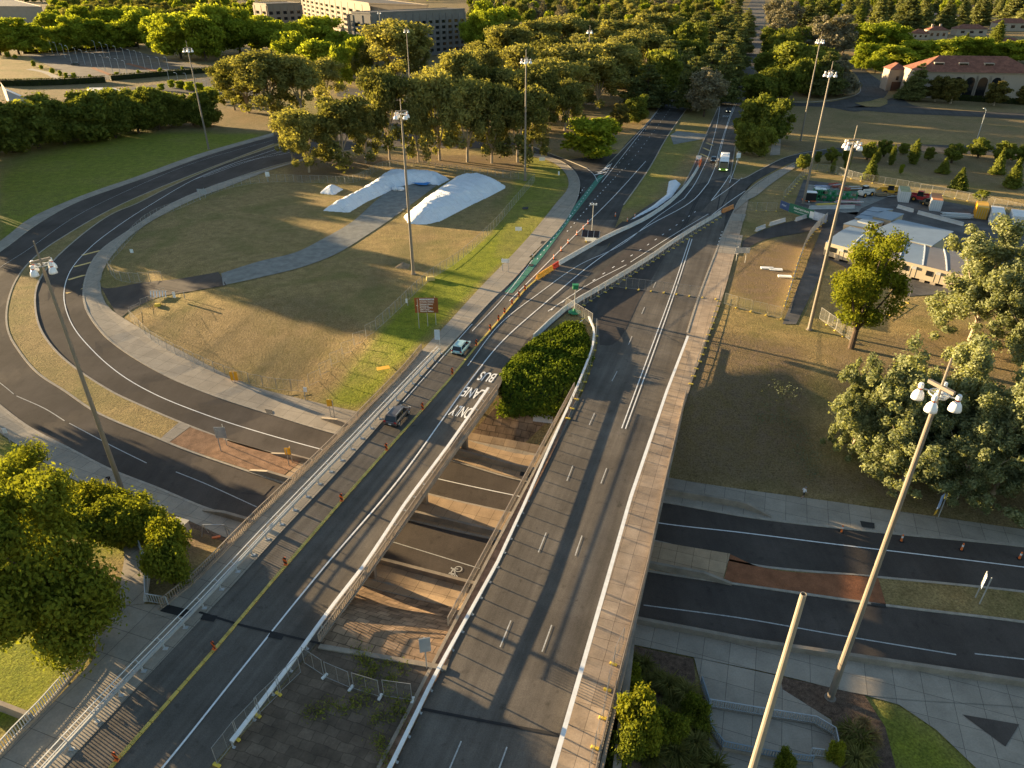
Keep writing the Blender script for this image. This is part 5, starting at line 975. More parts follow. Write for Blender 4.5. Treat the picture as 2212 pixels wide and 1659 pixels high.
# ================================================================== VEHICLES
def paint(name, col, rough=.3, metal=.35): return M(name, col, rough, .04, 1, 0, .6, metal=metal, coord='obj')
def car(p, rz, col, label, L=4.4, Wd=1.85, Hh=1.62, name='car', suv=True, head=False, cat='car'):
    t = thing(name, p, label, cat, rz); w_ = Wd / 2; P_ = lambda f: -L / 2 + L * f
    st = [(0, .80, .42, .80), (.02, .93, .34, .92), (.12, .99, .27, 1.0), (.3, 1, .25, 1.02), (.55, 1, .25, .99), (.72, 1, .25, .97), (.86, .98, .27, .90), (.96, .90, .33, .76), (1, .74, .42, .60)]
    rings = []
    for f, k, zb, zs in st:
        hw = w_ * k; zs *= Hh / 1.62; y = P_(f); rings.append([Vector(q) for q in ((-hw * .88, y, zb), (hw * .88, y, zb), (hw, y, zb + .2), (hw, y, zs - .18), (hw * .9, y, zs), (-hw * .9, y, zs), (-hw, y, zs - .18), (-hw, y, zb + .2))])
    m = MB(); m.loft(rings); m.build('body', col, t, bevel=.02)
    zs = .97 * Hh / 1.62; zr = Hh - .03; ct = [(.03, .82, zs), (.10, .78, zr - .10), (.20, .76, zr - .01), (.45, .77, zr), (.60, .74, zr - .05), (.80, .84, zs - .02)] if suv else [(.10, .80, zs), (.24, .74, zr - .08), (.36, .74, zr), (.52, .74, zr), (.62, .72, zr - .06), (.80, .82, zs - .02)]
    m = MB(); m.loft([[Vector(q) for q in ((-w_ * .88, P_(f), zs - .08), (w_ * .88, P_(f), zs - .08), (w_ * k, P_(f), z), (-w_ * k, P_(f), z))] for f, k, z in ct]); m.build('windows', glass_dark, t)
    rf = MB(); rr = [(f, k, z) for f, k, z in ct if z > zr - .14]; rf.loft([[Vector(q) for q in ((-w_ * k * 1.02, P_(f), z - .03), (w_ * k * 1.02, P_(f), z - .03), (w_ * k * .97, P_(f), z + .035), (-w_ * k * .97, P_(f), z + .035))] for f, k, z in rr]); rf.build('roof', col, t)
    pm = MB()
    for s in (-1, 1):
        for (f1, k1, z1), (f2, k2, z2) in ((ct[0], ct[1]), (ct[-1], ct[-2])): pm.bar((s * w_ * .87, P_(f1), z1 - .03), (s * w_ * k2, P_(f2), z2), .09)
        pm.bar((s * w_ * .88, P_(.42), zs - .05), (s * w_ * .765, P_(.42), zr - .01), .07)
    pm.build('pillars', col, t)
    for f in (.18, .81):
        for s in (-1, 1):
            q = MB(); r_ = .345; q.bar((s * (w_ - .22), 0, 0), (s * (w_ + .015), 0, 0), r_, r_, 16); wo = q.build('wheel', black_rub, t, loc=(0, P_(f), r_)); h = MB(); h.bar((s * (w_ + .012), 0, 0), (s * (w_ + .03), 0, 0), r_ * .66, r_ * .6, 12); h.build('rim', chrome, wo)
    for s in (-1, 1):
        m = MB(); m.box((s * w_ * .78, P_(.012), .86 * Hh / 1.62), (.30, .1, .2)); m.build('tail_light', red_lens, t); m = MB(); m.box((s * w_ * .66, P_(.975), .66), (.34, .14, .12)); m.build('headlight', lamp_on if head else sign_white, t)
        m = MB(); m.box((s * (w_ + .1), P_(.66), zs + .02), (.2, .12, .14)); m.build('mirror', col, t)
    m = MB(); m.box((0, P_(0) - .01, .62), (.38, .04, .12)); m.build('number_plate', sign_white, t); m = MB(); m.box((0, P_(.015), .42), (Wd * .8, .14, .22)); m.box((0, P_(.99), .42), (Wd * .72, .14, .2)); m.build('bumper', black_rub, t)
    if suv:
        m = MB()
        for s in (-1, 1): m.bar((s * w_ * .66, P_(.14), zr + .06), (s * w_ * .66, P_(.5), zr + .06), .05)
        m.build('roof_rail', steel_galv, t)
    return t
lamp_on = bpy.data.materials.new('headlamp_lit'); lamp_on.use_nodes = True; _b = lamp_on.node_tree.nodes['Principled BSDF']; _b.inputs['Emission Color'].default_value = (1, .95, .7, 1); _b.inputs['Emission Strength'].default_value = 1.2
car(T(997, 757, .03), R(-18), paint('paint_aqua', (.38, .58, .58)), 'pale aqua hatchback driving away beside the lane separator', 4.2, 1.82, 1.6)
car(T(860, 905, .03), R(-18), paint('paint_grey', (.12, .11, .11), .3, .5), 'dark grey estate car driving away on the left bridge', 4.55, 1.85, 1.66)
car(T(1541, 349, .03), R(180 - 16), paint('paint_blue', (.03, .07, .13)), 'dark blue hatchback coming down the avenue beside the bus', 4.2, 1.8, 1.5, suv=False)
car(T(1573, 242, .03), R(180 - 16), paint('paint_black', (.012, .012, .014)), 'black car on the avenue between the painted words FORM and LANE', 4.7, 1.9, 1.75, head=True)
car(T(163, 141, .05), R(95), paint('paint_olive', (.05, .06, .05)), 'dark car driving through the empty car park at upper left', 4.8, 1.9, 1.75)
car(T(1723, 92, .05), R(160), paint('paint_white', (.55, .56, .56), .3, .1), 'white and blue van under the dark cedars right of the avenue', 5.2, 2.0, 2.2, 'van', cat='van')
car(T(908, 176, .05), R(120), paint('paint_white', (.55, .56, .56), .3, .1), 'white car parked in the shade before the stone building', 4.6, 1.85, 1.6)
# bus
t = thing('bus', T(1563, 361, .03), 'white roofed city bus with a lime green front coming towards the road works', 'bus', R(180 - 16.5)); BL, BW, BH = 12.4, 2.55, 3.05
bw_ = paint('bus_white', (.70, .71, .72), .35, .05); lime = paint('bus_lime', (.26, .48, .03), .35, .1)
def ringb(y, hw, z0, z1, r=.12): return [Vector(q) for q in ((-hw, y, z0), (hw, y, z0), (hw, y, z1 - r), (hw - r, y, z1), (-hw + r, y, z1), (-hw, y, z1 - r))]
m = MB(); m.loft([ringb(-BL / 2, BW / 2 - .08, .4, BH - .2), ringb(-BL / 2 + .2, BW / 2, .35, BH), ringb(BL / 2 - .7, BW / 2, .35, BH), ringb(BL / 2 - .25, BW / 2 - .02, .35, BH - .12)]); m.build('body', bw_, t)
m = MB(); m.loft([ringb(BL / 2 - .26, BW / 2 - .02, .3, 1.15, .05), ringb(BL / 2 + .02, BW / 2 - .1, .35, 1.05, .05)]); m.box((0, 0, .55), (BW + .02, BL - 1.0, .35)); m.build('green_front', lime, t)
m = MB(); m.add([(-BW / 2 + .1, BL / 2 + .0, 1.08), (BW / 2 - .1, BL / 2 + .0, 1.08), (BW / 2 - .14, BL / 2 - .22, 2.62), (-BW / 2 + .14, BL / 2 - .22, 2.62)], [(0, 1, 2, 3)]); m.build('windscreen', glass_dark, t)
m = MB(); m.box((0, BL / 2 - .2, 2.72), (BW - .4, .12, .28)); m.build('destination_display', black_rub, t)
for s in (-1, 1):
    m = MB(); m.box((s * (BW / 2 + .005), -.3, 1.85), (.02, BL - 1.6, .95)); m.build('side_windows', glass_dark, t)
    m = MB(); m.box((s * .95, BL / 2 + .02, .72), (.32, .06, .18)); m.build('headlight', lamp_on, t)
    for y in (-3.4, 3.6): q = MB(); q.bar((s * (BW / 2 - .3), 0, 0), (s * (BW / 2 + .02), 0, 0), .5, .5, 16); q.build('wheel', black_rub, t, loc=(0, y, .5))
    m = MB(); m.box((s * (BW / 2 + .2), BL / 2 - .1, 2.1), (.14, .1, .4)); m.build('mirror', black_rub, t)
for y, l_ in ((-3.2, 2.6), (2.2, 1.8)): m = MB(); m.box((0, y, BH + .12), (1.7, l_, .26), 0, .92); m.build('roof_unit', bw_, t, bevel=.05)
# ================================================================== PEOPLE
skin_m = M('skin', (.42, .25, .17), .6, .08, 5, coord='obj'); hair_m = M('hair_dark', (.03, .022, .018), .8, .1, 5)
def person(p, rz, label, J, cloth, hairc=None, H=1.74):
    """J: joints; grown as one skin, coloured by region"""
    t = thing('person', p, label, 'person', rz); names = list(J); E_ = [('pelvis', 'belly'), ('belly', 'chest'), ('chest', 'neck'), ('neck', 'head0'), ('head0', 'head1')]
    for s in ('l', 'r'): E_ += [('pelvis', 'hip' + s), ('hip' + s, 'knee' + s), ('knee' + s, 'ankle' + s), ('ankle' + s, 'toe' + s), ('chest', 'sho' + s), ('sho' + s, 'elb' + s), ('elb' + s, 'wri' + s), ('wri' + s, 'palm' + s)]
    vs_, es, rad = [J[k][0] for k in names], [(names.index(a), names.index(b)) for a, b in E_], [J[k][1] for k in names]
    for s in ('l', 'r'):                                   # fingers and thumb
        w0, w1 = Vector(J['wri' + s][0]), Vector(J['palm' + s][0]); d = (w1 - w0).normalized(); sd_ = d.cross(Vector((0, 1, .2))).normalized(); pi = names.index('palm' + s)
        for k, ln in enumerate((.065, .08, .085, .07)):
            a = w1 + sd_ * ((k - 1.5) * .02) + d * .03; b = a + d * ln * .6; c = b + (d * .7 + Vector((0, .5, -.1))).normalized() * ln * .4; i = len(vs_); vs_ += [tuple(a), tuple(b), tuple(c)]; rad += [.010, .009, .008]; es += [(pi, i), (i, i + 1), (i + 1, i + 2)]
        a = w0.lerp(w1, .5) + sd_ * -.04; i = len(vs_); vs_ += [tuple(a), tuple(a + d * .05 - sd_ * .015)]; rad += [.012, .009]; es += [(names.index('wri' + s), i), (i, i + 1)]
    me = bpy.data.meshes.new('body'); me.from_pydata(vs_, es, []); o = bpy.data.objects.new('body', me); COL.objects.link(o); md = o.modifiers.new('s', 'SKIN')
    for i, r_ in enumerate(rad): me.skin_vertices[0].data[i].radius = (r_, r_) if not isinstance(r_, tuple) else r_
    me.skin_vertices[0].data[names.index('pelvis')].use_root = True; sb = o.modifiers.new('u', 'SUBSURF'); sb.levels = 1; sb.render_levels = 1
    dg = bpy.context.evaluated_depsgraph_get(); dg.update(); m2 = bpy.data.meshes.new_from_object(o.evaluated_get(dg)); bpy.data.objects.remove(o)
    for mm in (skin_m, *cloth): m2.materials.append(mm)
    seg_ = [(np.array(J[a][0]), np.array(J[b][0]), 2 if a[:3] in ('hip', 'pel') and not b.startswith('belly') else 1 if (a in ('belly', 'pelvis', 'chest') and b != 'neck') or a[:3] == 'sho' else 3 if a[:3] == 'ank' else 0) for a, b in E_]
    for f in m2.polygons:
        c = np.array(f.center); best = min(seg_, key=lambda s: np.linalg.norm(c - (s[0] + (s[1] - s[0]) * np.clip(np.dot(c - s[0], s[1] - s[0]) / (np.dot(s[1] - s[0], s[1] - s[0]) + 1e-9), 0, 1)))); f.material_index = best[2]; f.use_smooth = True
    b_ = bpy.data.objects.new('body', m2); COL.objects.link(b_); b_.parent = t
    h0, h1 = Vector(J['head0'][0]), Vector(J['head1'][0]); hm = MB(); up = (h1 - h0).normalized(); hm.lathe((0, 0, 0), [(.098, -.02), (.104, .05), (.085, .11), (.04, .14)], 10); hr = hm.build('hair', hairc or hair_m, t, smooth=True, loc=h0.lerp(h1, .45) + Vector((0, -.02, 0))); hr.rotation_euler = up.to_track_quat('Z', 'Y').to_euler()
    fm = MB(); c = h0.lerp(h1, .45)
    for x in (-.034, .034): fm.box((c.x + x, c.y + .094, c.z + .01), (.026, .012, .012))
    fm.box((c.x, c.y + .096, c.z - .075), (.045, .01, .01)); fm.build('face_marks', hair_m, t); nm = MB(); nm.box((c.x, c.y + .104, c.z - .03), (.024, .03, .04), 0, .5); nm.build('nose', skin_m, t)
    return t
walk = dict(pelvis=((0, 0, .93), .125), belly=((0, .02, 1.12), .12), chest=((0, .05, 1.34), .14), neck=((0, .09, 1.49), .06), head0=((0, .12, 1.57), .075), head1=((0, .15, 1.71), .085), hipl=((-.1, 0, .88), .095), kneel=((-.1, .2, .49), .06), anklel=((-.1, .16, .09), .04), toel=((-.1, .34, .04), .035), hipr=((.1, 0, .88), .095), kneer=((.1, .02, .48), .06), ankler=((.1, -.28, .14), .04), toer=((.1, -.14, .04), .035),
    shol=((-.2, .05, 1.40), .065), elbl=((-.26, -.1, 1.14), .045), wril=((-.25, .06, .93), .03), palml=((-.25, .11, .87), .032), shor=((.2, .05, 1.40), .065), elbr=((.26, .12, 1.14), .045), wrir=((.22, .32, 1.02), .03), palmr=((.21, .38, 1.0), .032))
white_shirt = M('white_shirt', (.72, .72, .74), .8, .05, 4, coord='obj'); dark_cloth = M('dark_cloth', (.02, .02, .025), .85, .1, 4, coord='obj'); shoe = M('shoe_dark', (.05, .045, .04), .8)
person(G(1733, 1077, .08), R(-80), 'person in a white shirt and dark shorts walking beside the right footpath', walk, (white_shirt, dark_cloth, shoe), M('hair_grey', (.22, .20, .18), .8))
bend = dict(walk); bend.update(belly=((0, .12, 1.10), .12), chest=((0, .32, 1.24), .14), neck=((0, .46, 1.30), .06), head0=((0, .52, 1.33), .075), head1=((0, .62, 1.41), .085), shol=((-.2, .34, 1.27), .065), elbl=((-.22, .42, 1.0), .045), wril=((-.16, .58, .85), .03), palml=((-.15, .63, .8), .032), shor=((.2, .34, 1.27), .065), elbr=((.22, .42, 1.0), .045), wrir=((.16, .58, .85), .03), palmr=((.15, .63, .8), .032))
person(G(240, 1046, .12), R(200), 'person in black clothes leaning forward at the foot of the lower left mast', bend, (dark_cloth, dark_cloth, shoe))
# ================================================================== BUILDINGS
stone = M('pale_stone', (.20, .165, .125), .85, .1, .15, 0, .2, fine=.06, fscale=1.5); stone_d = M('grey_stone', (.17, .16, .15), .85, .12, .2, 0, .2, fine=.08, fscale=1.5); roof_d = M('dark_roof', (.075, .07, .07), .8, .2, .1, 0, .2)
tile_r = M('red_roof_tile', (.20, .085, .055), .8, .35, .5, .06, .2, fine=.25, fscale=1.6); wall_w = M('white_render', (.33, .28, .225), .8, .08, .3, 0, .2); wall_c = M('cream_render', (.52, .44, .33), .8, .1, .3, 0, .2)
def block(name, label, A, B, C, h, rows, colsAB, colsBC, wall, z0=0.0, roof=roof_d, top=.82, bot=.06, cat='building', pil=True, pp=.35, D=None, wfrac=.5):
    """building from three roof corners (world), windows on the faces AB and BC"""
    A, B, C = [Vector((q.x, q.y, 0)) for q in (A, B, C)]; D = A + C - B if D is None else D; t = thing(name, B, label, cat); o0 = B.copy(); P_ = [q - o0 for q in (A, B, C, D)]
    m = MB(); m.prism([(q.x, q.y) for q in P_], z0, h); m.build('wall', wall, t); cc = sum(P_, Vector()) / 4
    m = MB(); m.prism([((q.x - cc.x) * .985 + cc.x, (q.y - cc.y) * .985 + cc.y) for q in P_], h + .003, h + .35); m.build('roof', roof, t)
    m = MB()
    for a, b in zip(P_, P_[1:] + P_[:1]): m.bar(a + Vector((0, 0, h + .2)), b + Vector((0, 0, h + .2)), .5, .9)
    m.build('parapet', wall, t)
    for a, b, n in ((P_[0], P_[1], colsAB), (P_[1], P_[2], colsBC)):
        if not n: continue
        d = (b - a); L = d.length; d.normalize(); nrm_ = Vector((d.y, -d.x, 0)); 
        if nrm_.dot(a + (b - a) * .5 - cc) < 0: nrm_ = -nrm_
        ang = math.atan2(d.y, d.x); rh = h * (top - bot) / rows
        for r_ in range(rows):
            for c in range(n):
                p = a + d * (L * (c + .5) / n) + nrm_ * .02; z = h * bot + rh * (r_ + .5); q = MB(); q.box((0, 0, 0), (L / n * wfrac, .12, rh * .52), ang); f = q.build('window', glass_dark, t, loc=p + Vector((0, 0, z)))
        if pil:
            for c in range(0, n + 1): q = MB(); p = a + d * (L * c / n) + nrm_ * .1; q.box((p.x, p.y, h * .48), (L / n * .24, pp, h * .94), ang); q.build('pilaster', wall, t)
    return t
b = G(1006, 113); H1 = height_to(b, 20)
block('office_building', 'large pale stone office block with rows of windows at top centre, nearest corner block', T(759, 27, H1), T(800, 29, H1), T(1004, 20, H1), H1, 6, 2, 14, stone_d)
H2 = H1 * 1.02
block('office_building', 'long pale stone office wing running back to the left of the corner block', T(650, -14, H2), T(797, 8, H2), T(925, 12, H2), H2, 5, 12, 0, stone)
block('office_building', 'low left wing of the stone offices, showing above the yellow trees', T(547, 7, H2 * .9), T(575, 9.5, H2 * .9), T(650, 7, H2 * .9), H2 * .9, 4, 2, 5, stone)
b = G(97, 50); h = height_to(b, 15); t = block('white_building', 'plain white building at the top left corner above the yellow trees', T(-90, 0, h), T(-60, 14, h), T(90, 15, h), h, 1, 0, 0, wall_w, pil=False)
b = G(97, 48)
# white sloping structure and pavilion
t = thing('white_pavilion', T(40, 232, 0), 'white building with a sloping roof edge at the far left behind the dark trees', 'building'); o0 = t.location.copy()
m = MB(); A_, B_, C_, D_ = T(0, 176, 8), T(12, 193, 7), T(86, 228, 3), T(30, 250, 3); lo = [Vector((q.x, q.y, 0)) for q in (A_, B_, C_, D_)]
m.add([q - o0 for q in (A_, B_, C_, D_, *lo)], [(0, 1, 2, 3), (4, 5, 1, 0), (5, 6, 2, 1), (6, 7, 3, 2), (7, 4, 0, 3)]); m.build('wall', wall_w, t); m = MB(); m.bar(B_ - o0, C_ - o0 + Vector((0, 0, .2)), .8, .5); m.build('roof_edge', sign_white, t)
t = thing('flat_pavilion', T(240, 205, 0), 'low tan pavilion with a pale flat roof behind the dark trees at left', 'building'); o0 = t.location.copy(); P_ = [T(x, y, 4.2) - o0 for x, y in ((187, 191), (244, 190), (285, 206), (233, 209))]
m = MB(); m.prism([(q.x, q.y) for q in P_], 0, 4.2); m.build('wall', wall_c, t); m = MB(); m.prism([(q.x * 1.01, q.y * 1.01) for q in P_], 4.21, 4.5); m.build('roof', M('pale_roof', (.52, .52, .50), .7, .08, .2), t)
# arcaded building with a red tiled roof
b0 = G(1994, 211); h = height_to(b0, 156); L_ = T(1988, 156, h); R_ = T(2240, 160, h); d = (R_ - L_); d.z = 0; LEN = d.length; d.normalize(); back = Vector((-d.y, d.x, 0)); ang = math.atan2(d.y, d.x); DEP = 20
t = thing('arcade_building', Vector((L_.x, L_.y, 0)), 'cream building with tall arched openings and a red tiled hip roof at right', 'building', ang)
m = MB(); m.box((LEN / 2, DEP / 2, h / 2), (LEN, DEP, h)); m.build('wall', wall_w, t); m = MB(); m.box((LEN / 2, DEP / 2, h + .15), (LEN + 1.2, DEP + 1.2, .3)); m.build('cornice', wall_w, t)
rh = 6.2; m = MB(); e = .9; m.add([(-e, -e, h + .3), (LEN + e, -e, h + .3), (LEN + e, DEP + e, h + .3), (-e, DEP + e, h + .3), (DEP / 2, DEP / 2, h + rh), (LEN - DEP / 2, DEP / 2, h + rh)], [(0, 1, 5, 4), (1, 2, 5), (2, 3, 4, 5), (3, 0, 4), (3, 2, 1, 0)]); rf = m.build('roof', tile_r, t)
for x in (2043, 2094, 2147):
    q = T(x, 143, h + 3.0) - t.location; q.rotate(Matrix.Rotation(-ang, 3, 'Z')); m = MB(); m.box((q.x, 4.6, h + 3.25), (4.2, 1.6, 1.1)); sk = m.build('skylight', wall_w, rf); m = MB(); m.box((q.x, 3.75, h + 3.15), (3.4, .2, .7)); m.build('pane', glass_dark, sk)
for x in (2038, 2062, 2087, 2113, 2140):
    q = T(x, 186, 5) - t.location; q.rotate(Matrix.Rotation(-ang, 3, 'Z')); m = MB(); w_ = 2.0; z1 = h * .66; n = 12; pts = [(-w_, 1.2)] + [(-w_ * math.cos(math.pi * k / n), z1 + w_ * math.sin(math.pi * k / n)) for k in range(n + 1)] + [(w_, 1.2)]
    m.loft([[Vector((q.x + a, -.06, z)) for a, z in pts], [Vector((q.x + a, .3, z)) for a, z in pts]]); m.build('arch_opening', glass_dark, t)
    m = MB(); 
    for s in (-1, 1): m.box((q.x + s * 2.75, -.14, h * .45), (.6, .28, h * .9))
    m.build('pilaster', wall_w, t)
for x, y in ((2181, 171), (2203, 171), (2182, 203)):
    q = T(x, y, 5) - t.location; q.rotate(Matrix.Rotation(-ang, 3, 'Z')); zz = height_to(Vector((t.location.x, t.location.y, 0)) + (R_ - L_) * .85, y); m = MB(); m.box((q.x, -.04, min(max(zz, 1.6), h - 1)), (1.3, .16, 1.6)); m.build('window', glass_dark, t)
m = MB(); m.box((LEN * .56, -3.2, .5), (14, 6, 1.0)); m.build('brick_terrace', M('brick_red', (.22, .07, .045), .85, .2, 1, 0, .1, fine=.1), t)
# gate lodge at its left end
b1 = G(1941, 196); h1 = height_to(b1, 151); t = thing('entry_block', b1, 'narrow cream entry block with a red roof at the left end of the arcaded building', 'building', ang); m = MB(); m.box((-2, 5, h1 / 2), (8, 10, h1)); m.build('wall', wall_w, t); m = MB(); e = .6
m.add([(-6 - e, -e, h1 + .02), (2 + e, -e, h1 + .02), (2 + e, 10 + e, h1 + .02), (-6 - e, 10 + e, h1 + .02), (-2, 4, h1 + 2.6), (-2, 8, h1 + 2.6)], [(0, 1, 4), (1, 2, 5, 4), (2, 3, 5), (3, 0, 4, 5), (3, 2, 1, 0)]); m.build('roof', tile_r, t)
m = MB(); m.box((-2, -.04, 2.0), (4.2, .3, 4.0)); m.build('gateway', M('gateway_brown', (.10, .05, .03), .8, .2, 1), t); m = MB(); m.box((-2, -.04, h1 * .6), (1.2, .16, 1.8)); m.build('window', glass_dark, t)
for s in (-6.3, 2.3): m = MB(); m.box((s, -.4, h1 / 2 - .1), (.7, 1.2, h1 - .2)); m.build('buttress', wall_w, t)
# houses behind
def house(px, py, w_, d_, h_, rz, label, wall=wall_w, chim=0, rf=None):
    p = G(px, py); t = thing('house', p, label, 'house', R(rz)); m = MB(); m.box((0, 0, h_ / 2), (w_, d_, h_)); m.build('wall', wall, t); m = MB(); e = .6; r_ = min(w_, d_) / 2; rr = r_ * .55
    m.add([(-w_ / 2 - e, -d_ / 2 - e, h_ + .01), (w_ / 2 + e, -d_ / 2 - e, h_ + .01), (w_ / 2 + e, d_ / 2 + e, h_ + .01), (-w_ / 2 - e, d_ / 2 + e, h_ + .01), (-w_ / 2 + r_, 0, h_ + rr), (w_ / 2 - r_, 0, h_ + rr)], [(0, 1, 5, 4), (1, 2, 5), (2, 3, 4, 5), (3, 0, 4), (3, 2, 1, 0)]); ro = m.build('roof', rf or tile_r, t)
    for k in range(chim): q = MB(); q.box((-w_ * .25 + k * w_ * .4, .5, h_ + rr * .9), (1.6, 1.2, 3.4)); q.build('chimney', wall_w, ro)
    for x in (-.3, 0, .3): q = MB(); q.box((w_ * x, -d_ / 2 - .03, h_ * .55), (w_ * .12, .14, h_ * .35)); q.build('window', glass_dark, t)
    return t
house(2018, 84, 16, 11, 7, -8, 'white house with tall white chimney and orange red roof among the trees at top right', chim=2)
house(2090, 76, 26, 13, 5.5, -6, 'long red roofed house right of the white chimney house'); house(2178, 66, 30, 14, 7, -8, 'big red roofed house at the right edge behind the tall cypress'); house(2170, 103, 20, 11, 4, -6, 'red roofed house just above the arcaded building, at right')
house(1982, 84, 14, 12, 4.5, -10, 'dark red roofed house left of the white chimney house'); house(1845, 80, 9, 8, 5, -12, 'small white gabled house with a dark red roof beside the pale drive'); house(1807, 19, 22, 12, 4.5, -6, 'white flat house far up the avenue at top right', rf=M('grey_roof', (.28, .28, .28), .7))
house(1930, 58, 20, 11, 4, -6, 'low orange roofed house half hidden behind tall conifers'); house(2082, 20, 18, 10, 4, -5, 'distant orange roofed house at top right, left of two'); house(2128, 17, 18, 10, 5, -5, 'distant white house with orange roof at top right, right of two')
for k, (x, y, ty) in enumerate(((2001, 60, 25), (2009, 62, 28), (2052, 60, 29), (2058, 61, 32))):
    p = G(x, y); hh = height_to(p, ty); t = thing('flagpole', p, 'white flagpole with a small flag, ' + ('first', 'second', 'third', 'fourth')[k] + ' of four behind the white chimney house', 'flagpole'); m = MB(); m.tube((0, 0, 0), (hh * .05, 0, hh), .18, .12); m.build('pole', sign_white, t); m = MB(); m.loft([[Vector((hh * .05 + x_, .3 * math.sin(x_), hh - 1.6)), Vector((hh * .05 + x_, .3 * math.sin(x_), hh))] + [Vector((hh * .05 + x_, .3 * math.sin(x_) + .04, hh)), Vector((hh * .05 + x_, .3 * math.sin(x_) + .04, hh - 1.6))] for x_ in (0, .8, 1.6, 2.6)]); m.build('flag', M('flag_cloth', (.5, .32, .28), .8, .2, 2), t)
# ------------------------------------------------------------------ car park lamps and small lamps
def lamp_post(p, h, label, group, proto=[None]):
    if proto[0] is None:
        t = thing('lamp_post', p, label, 'lamp post', 0, group); m = MB(); m.tube((0, 0, 0), (0, 0, 9.0), .13, .09); m.build('post', steel_galv, t); m = MB(); m.bar((0, 0, 8.9), (-.5, -.1, 9.4), .1); m.bar((-.5, -.1, 9.4), (-1.3, -.2, 9.5), .28, .14); m.build('lamp_head', sign_white, t); proto[0] = t
    else: t = copy_tree(proto[0]); t.location = p; tag(t, label, 'lamp post', group)
    t.scale = (1, 1, h / 9.2); return t
k5 = .1527
for (x0, y0, x1, y1) in [(625, 545, 690, 745), (685, 570, 745, 755), (770, 600, 825, 780), (860, 625, 925, 820), (945, 650, 1015, 890), (1045, 680, 1105, 870), (1135, 710, 1205, 915), (1235, 735, 1300, 945), (1330, 760, 1390, 975), (1430, 785, 1495, 1005), (1535, 810, 1600, 1030), (1645, 835, 1710, 1075), (1750, 860, 1810, 1085)]:
    b = G(x1 * k5, y1 * k5); lamp_post(b, height_to(b, y0 * k5), 'slender lamp post in the near row across the empty car park', 'near row of car park lamps')
for (x0, y0, x1, y1) in [(1175, 525, 1225, 720), (1245, 560, 1280, 715), (1340, 580, 1365, 735), (1430, 605, 1475, 800), (1525, 630, 1565, 830), (1630, 655, 1670, 835), (1730, 680, 1770, 850), (1830, 705, 1875, 910), (1921, 720, 1962, 917), (2017, 743, 2055, 970), (2120, 800, 2155, 980), (2245, 815, 2275, 990), (2349, 812, 2392, 1010)]:
    b = G(x1 * k5, y1 * k5); lamp_post(b, height_to(b, y0 * k5), 'slender lamp post in the far row across the empty car park', 'far row of car park lamps')
for (x0, y0, x1, y1) in [(1350, 565, 1380, 700), (1430, 590, 1455, 720), (1500, 610, 1515, 660), (1585, 635, 1600, 700), (1665, 655, 1685, 750), (1760, 685, 1780, 790)]:
    b = G(x1 * .267, y1 * .267); lamp_post(b, max(4, height_to(b, y0 * .267)), 'lamp post among the young trees of the lower car park', 'lower car park lamps')
b = G(2111, 299); lamp_post(b, height_to(b, 236), 'leaning street lamp on the dry field before the arcaded building', None)
b = G(1901, 178); t = thing('globe_lamp', b, 'globe lamp beside the entry block of the arcaded building', 'lamp'); MB().tube((0, 0, 0), (0, 0, 3.4), .08).build('post', post_mat, t); m = MB(); m.lathe((0, 0, 3.7), [(.1, -.4), (.36, -.2), (.42, 0), (.36, .2), (.1, .4)], 12); m.build('globe', sign_white, t, smooth=True)
# ================================================================== CONSTRUCTION YARD
roof_blue = M('steel_roof_pale', (.19, .245, .31), .5, .08, .4, 0, .5, metal=.05); roof_dark = M('steel_roof_brown', (.17, .15, .14), .5, .1, .4, 0, .4); shed_w = M('shed_cream', (.38, .32, .23), .7, .06, .5, 0, .3)
def lerp2(line_, t_):
    L = [0]; 
    for a, b in zip(line_[:-1], line_[1:]): L.append(L[-1] + math.hypot(b[0] - a[0], b[1] - a[1]))
    s = L[-1] * t_; k = max(i for i in range(len(L) - 1) if L[i] <= s + 1e-9); u = (s - L[k]) / (L[k + 1] - L[k]); return (line_[k][0] + (line_[k + 1][0] - line_[k][0]) * u, line_[k][1] + (line_[k + 1][1] - line_[k][1]) * u)
fr_, bk_ = [(1784, 523), (1864, 544), (1945, 562), (2060, 590), (2150, 612)], [(1836, 489), (1890, 502), (1933, 514), (2015, 533), (2120, 556)]
hz = 3.1; t = thing('site_office', T(1784, 523, 0), 'long row of cream site cabins with striped steel roofs behind the green tree', 'cabins'); o0 = t.location.copy(); NM = 7
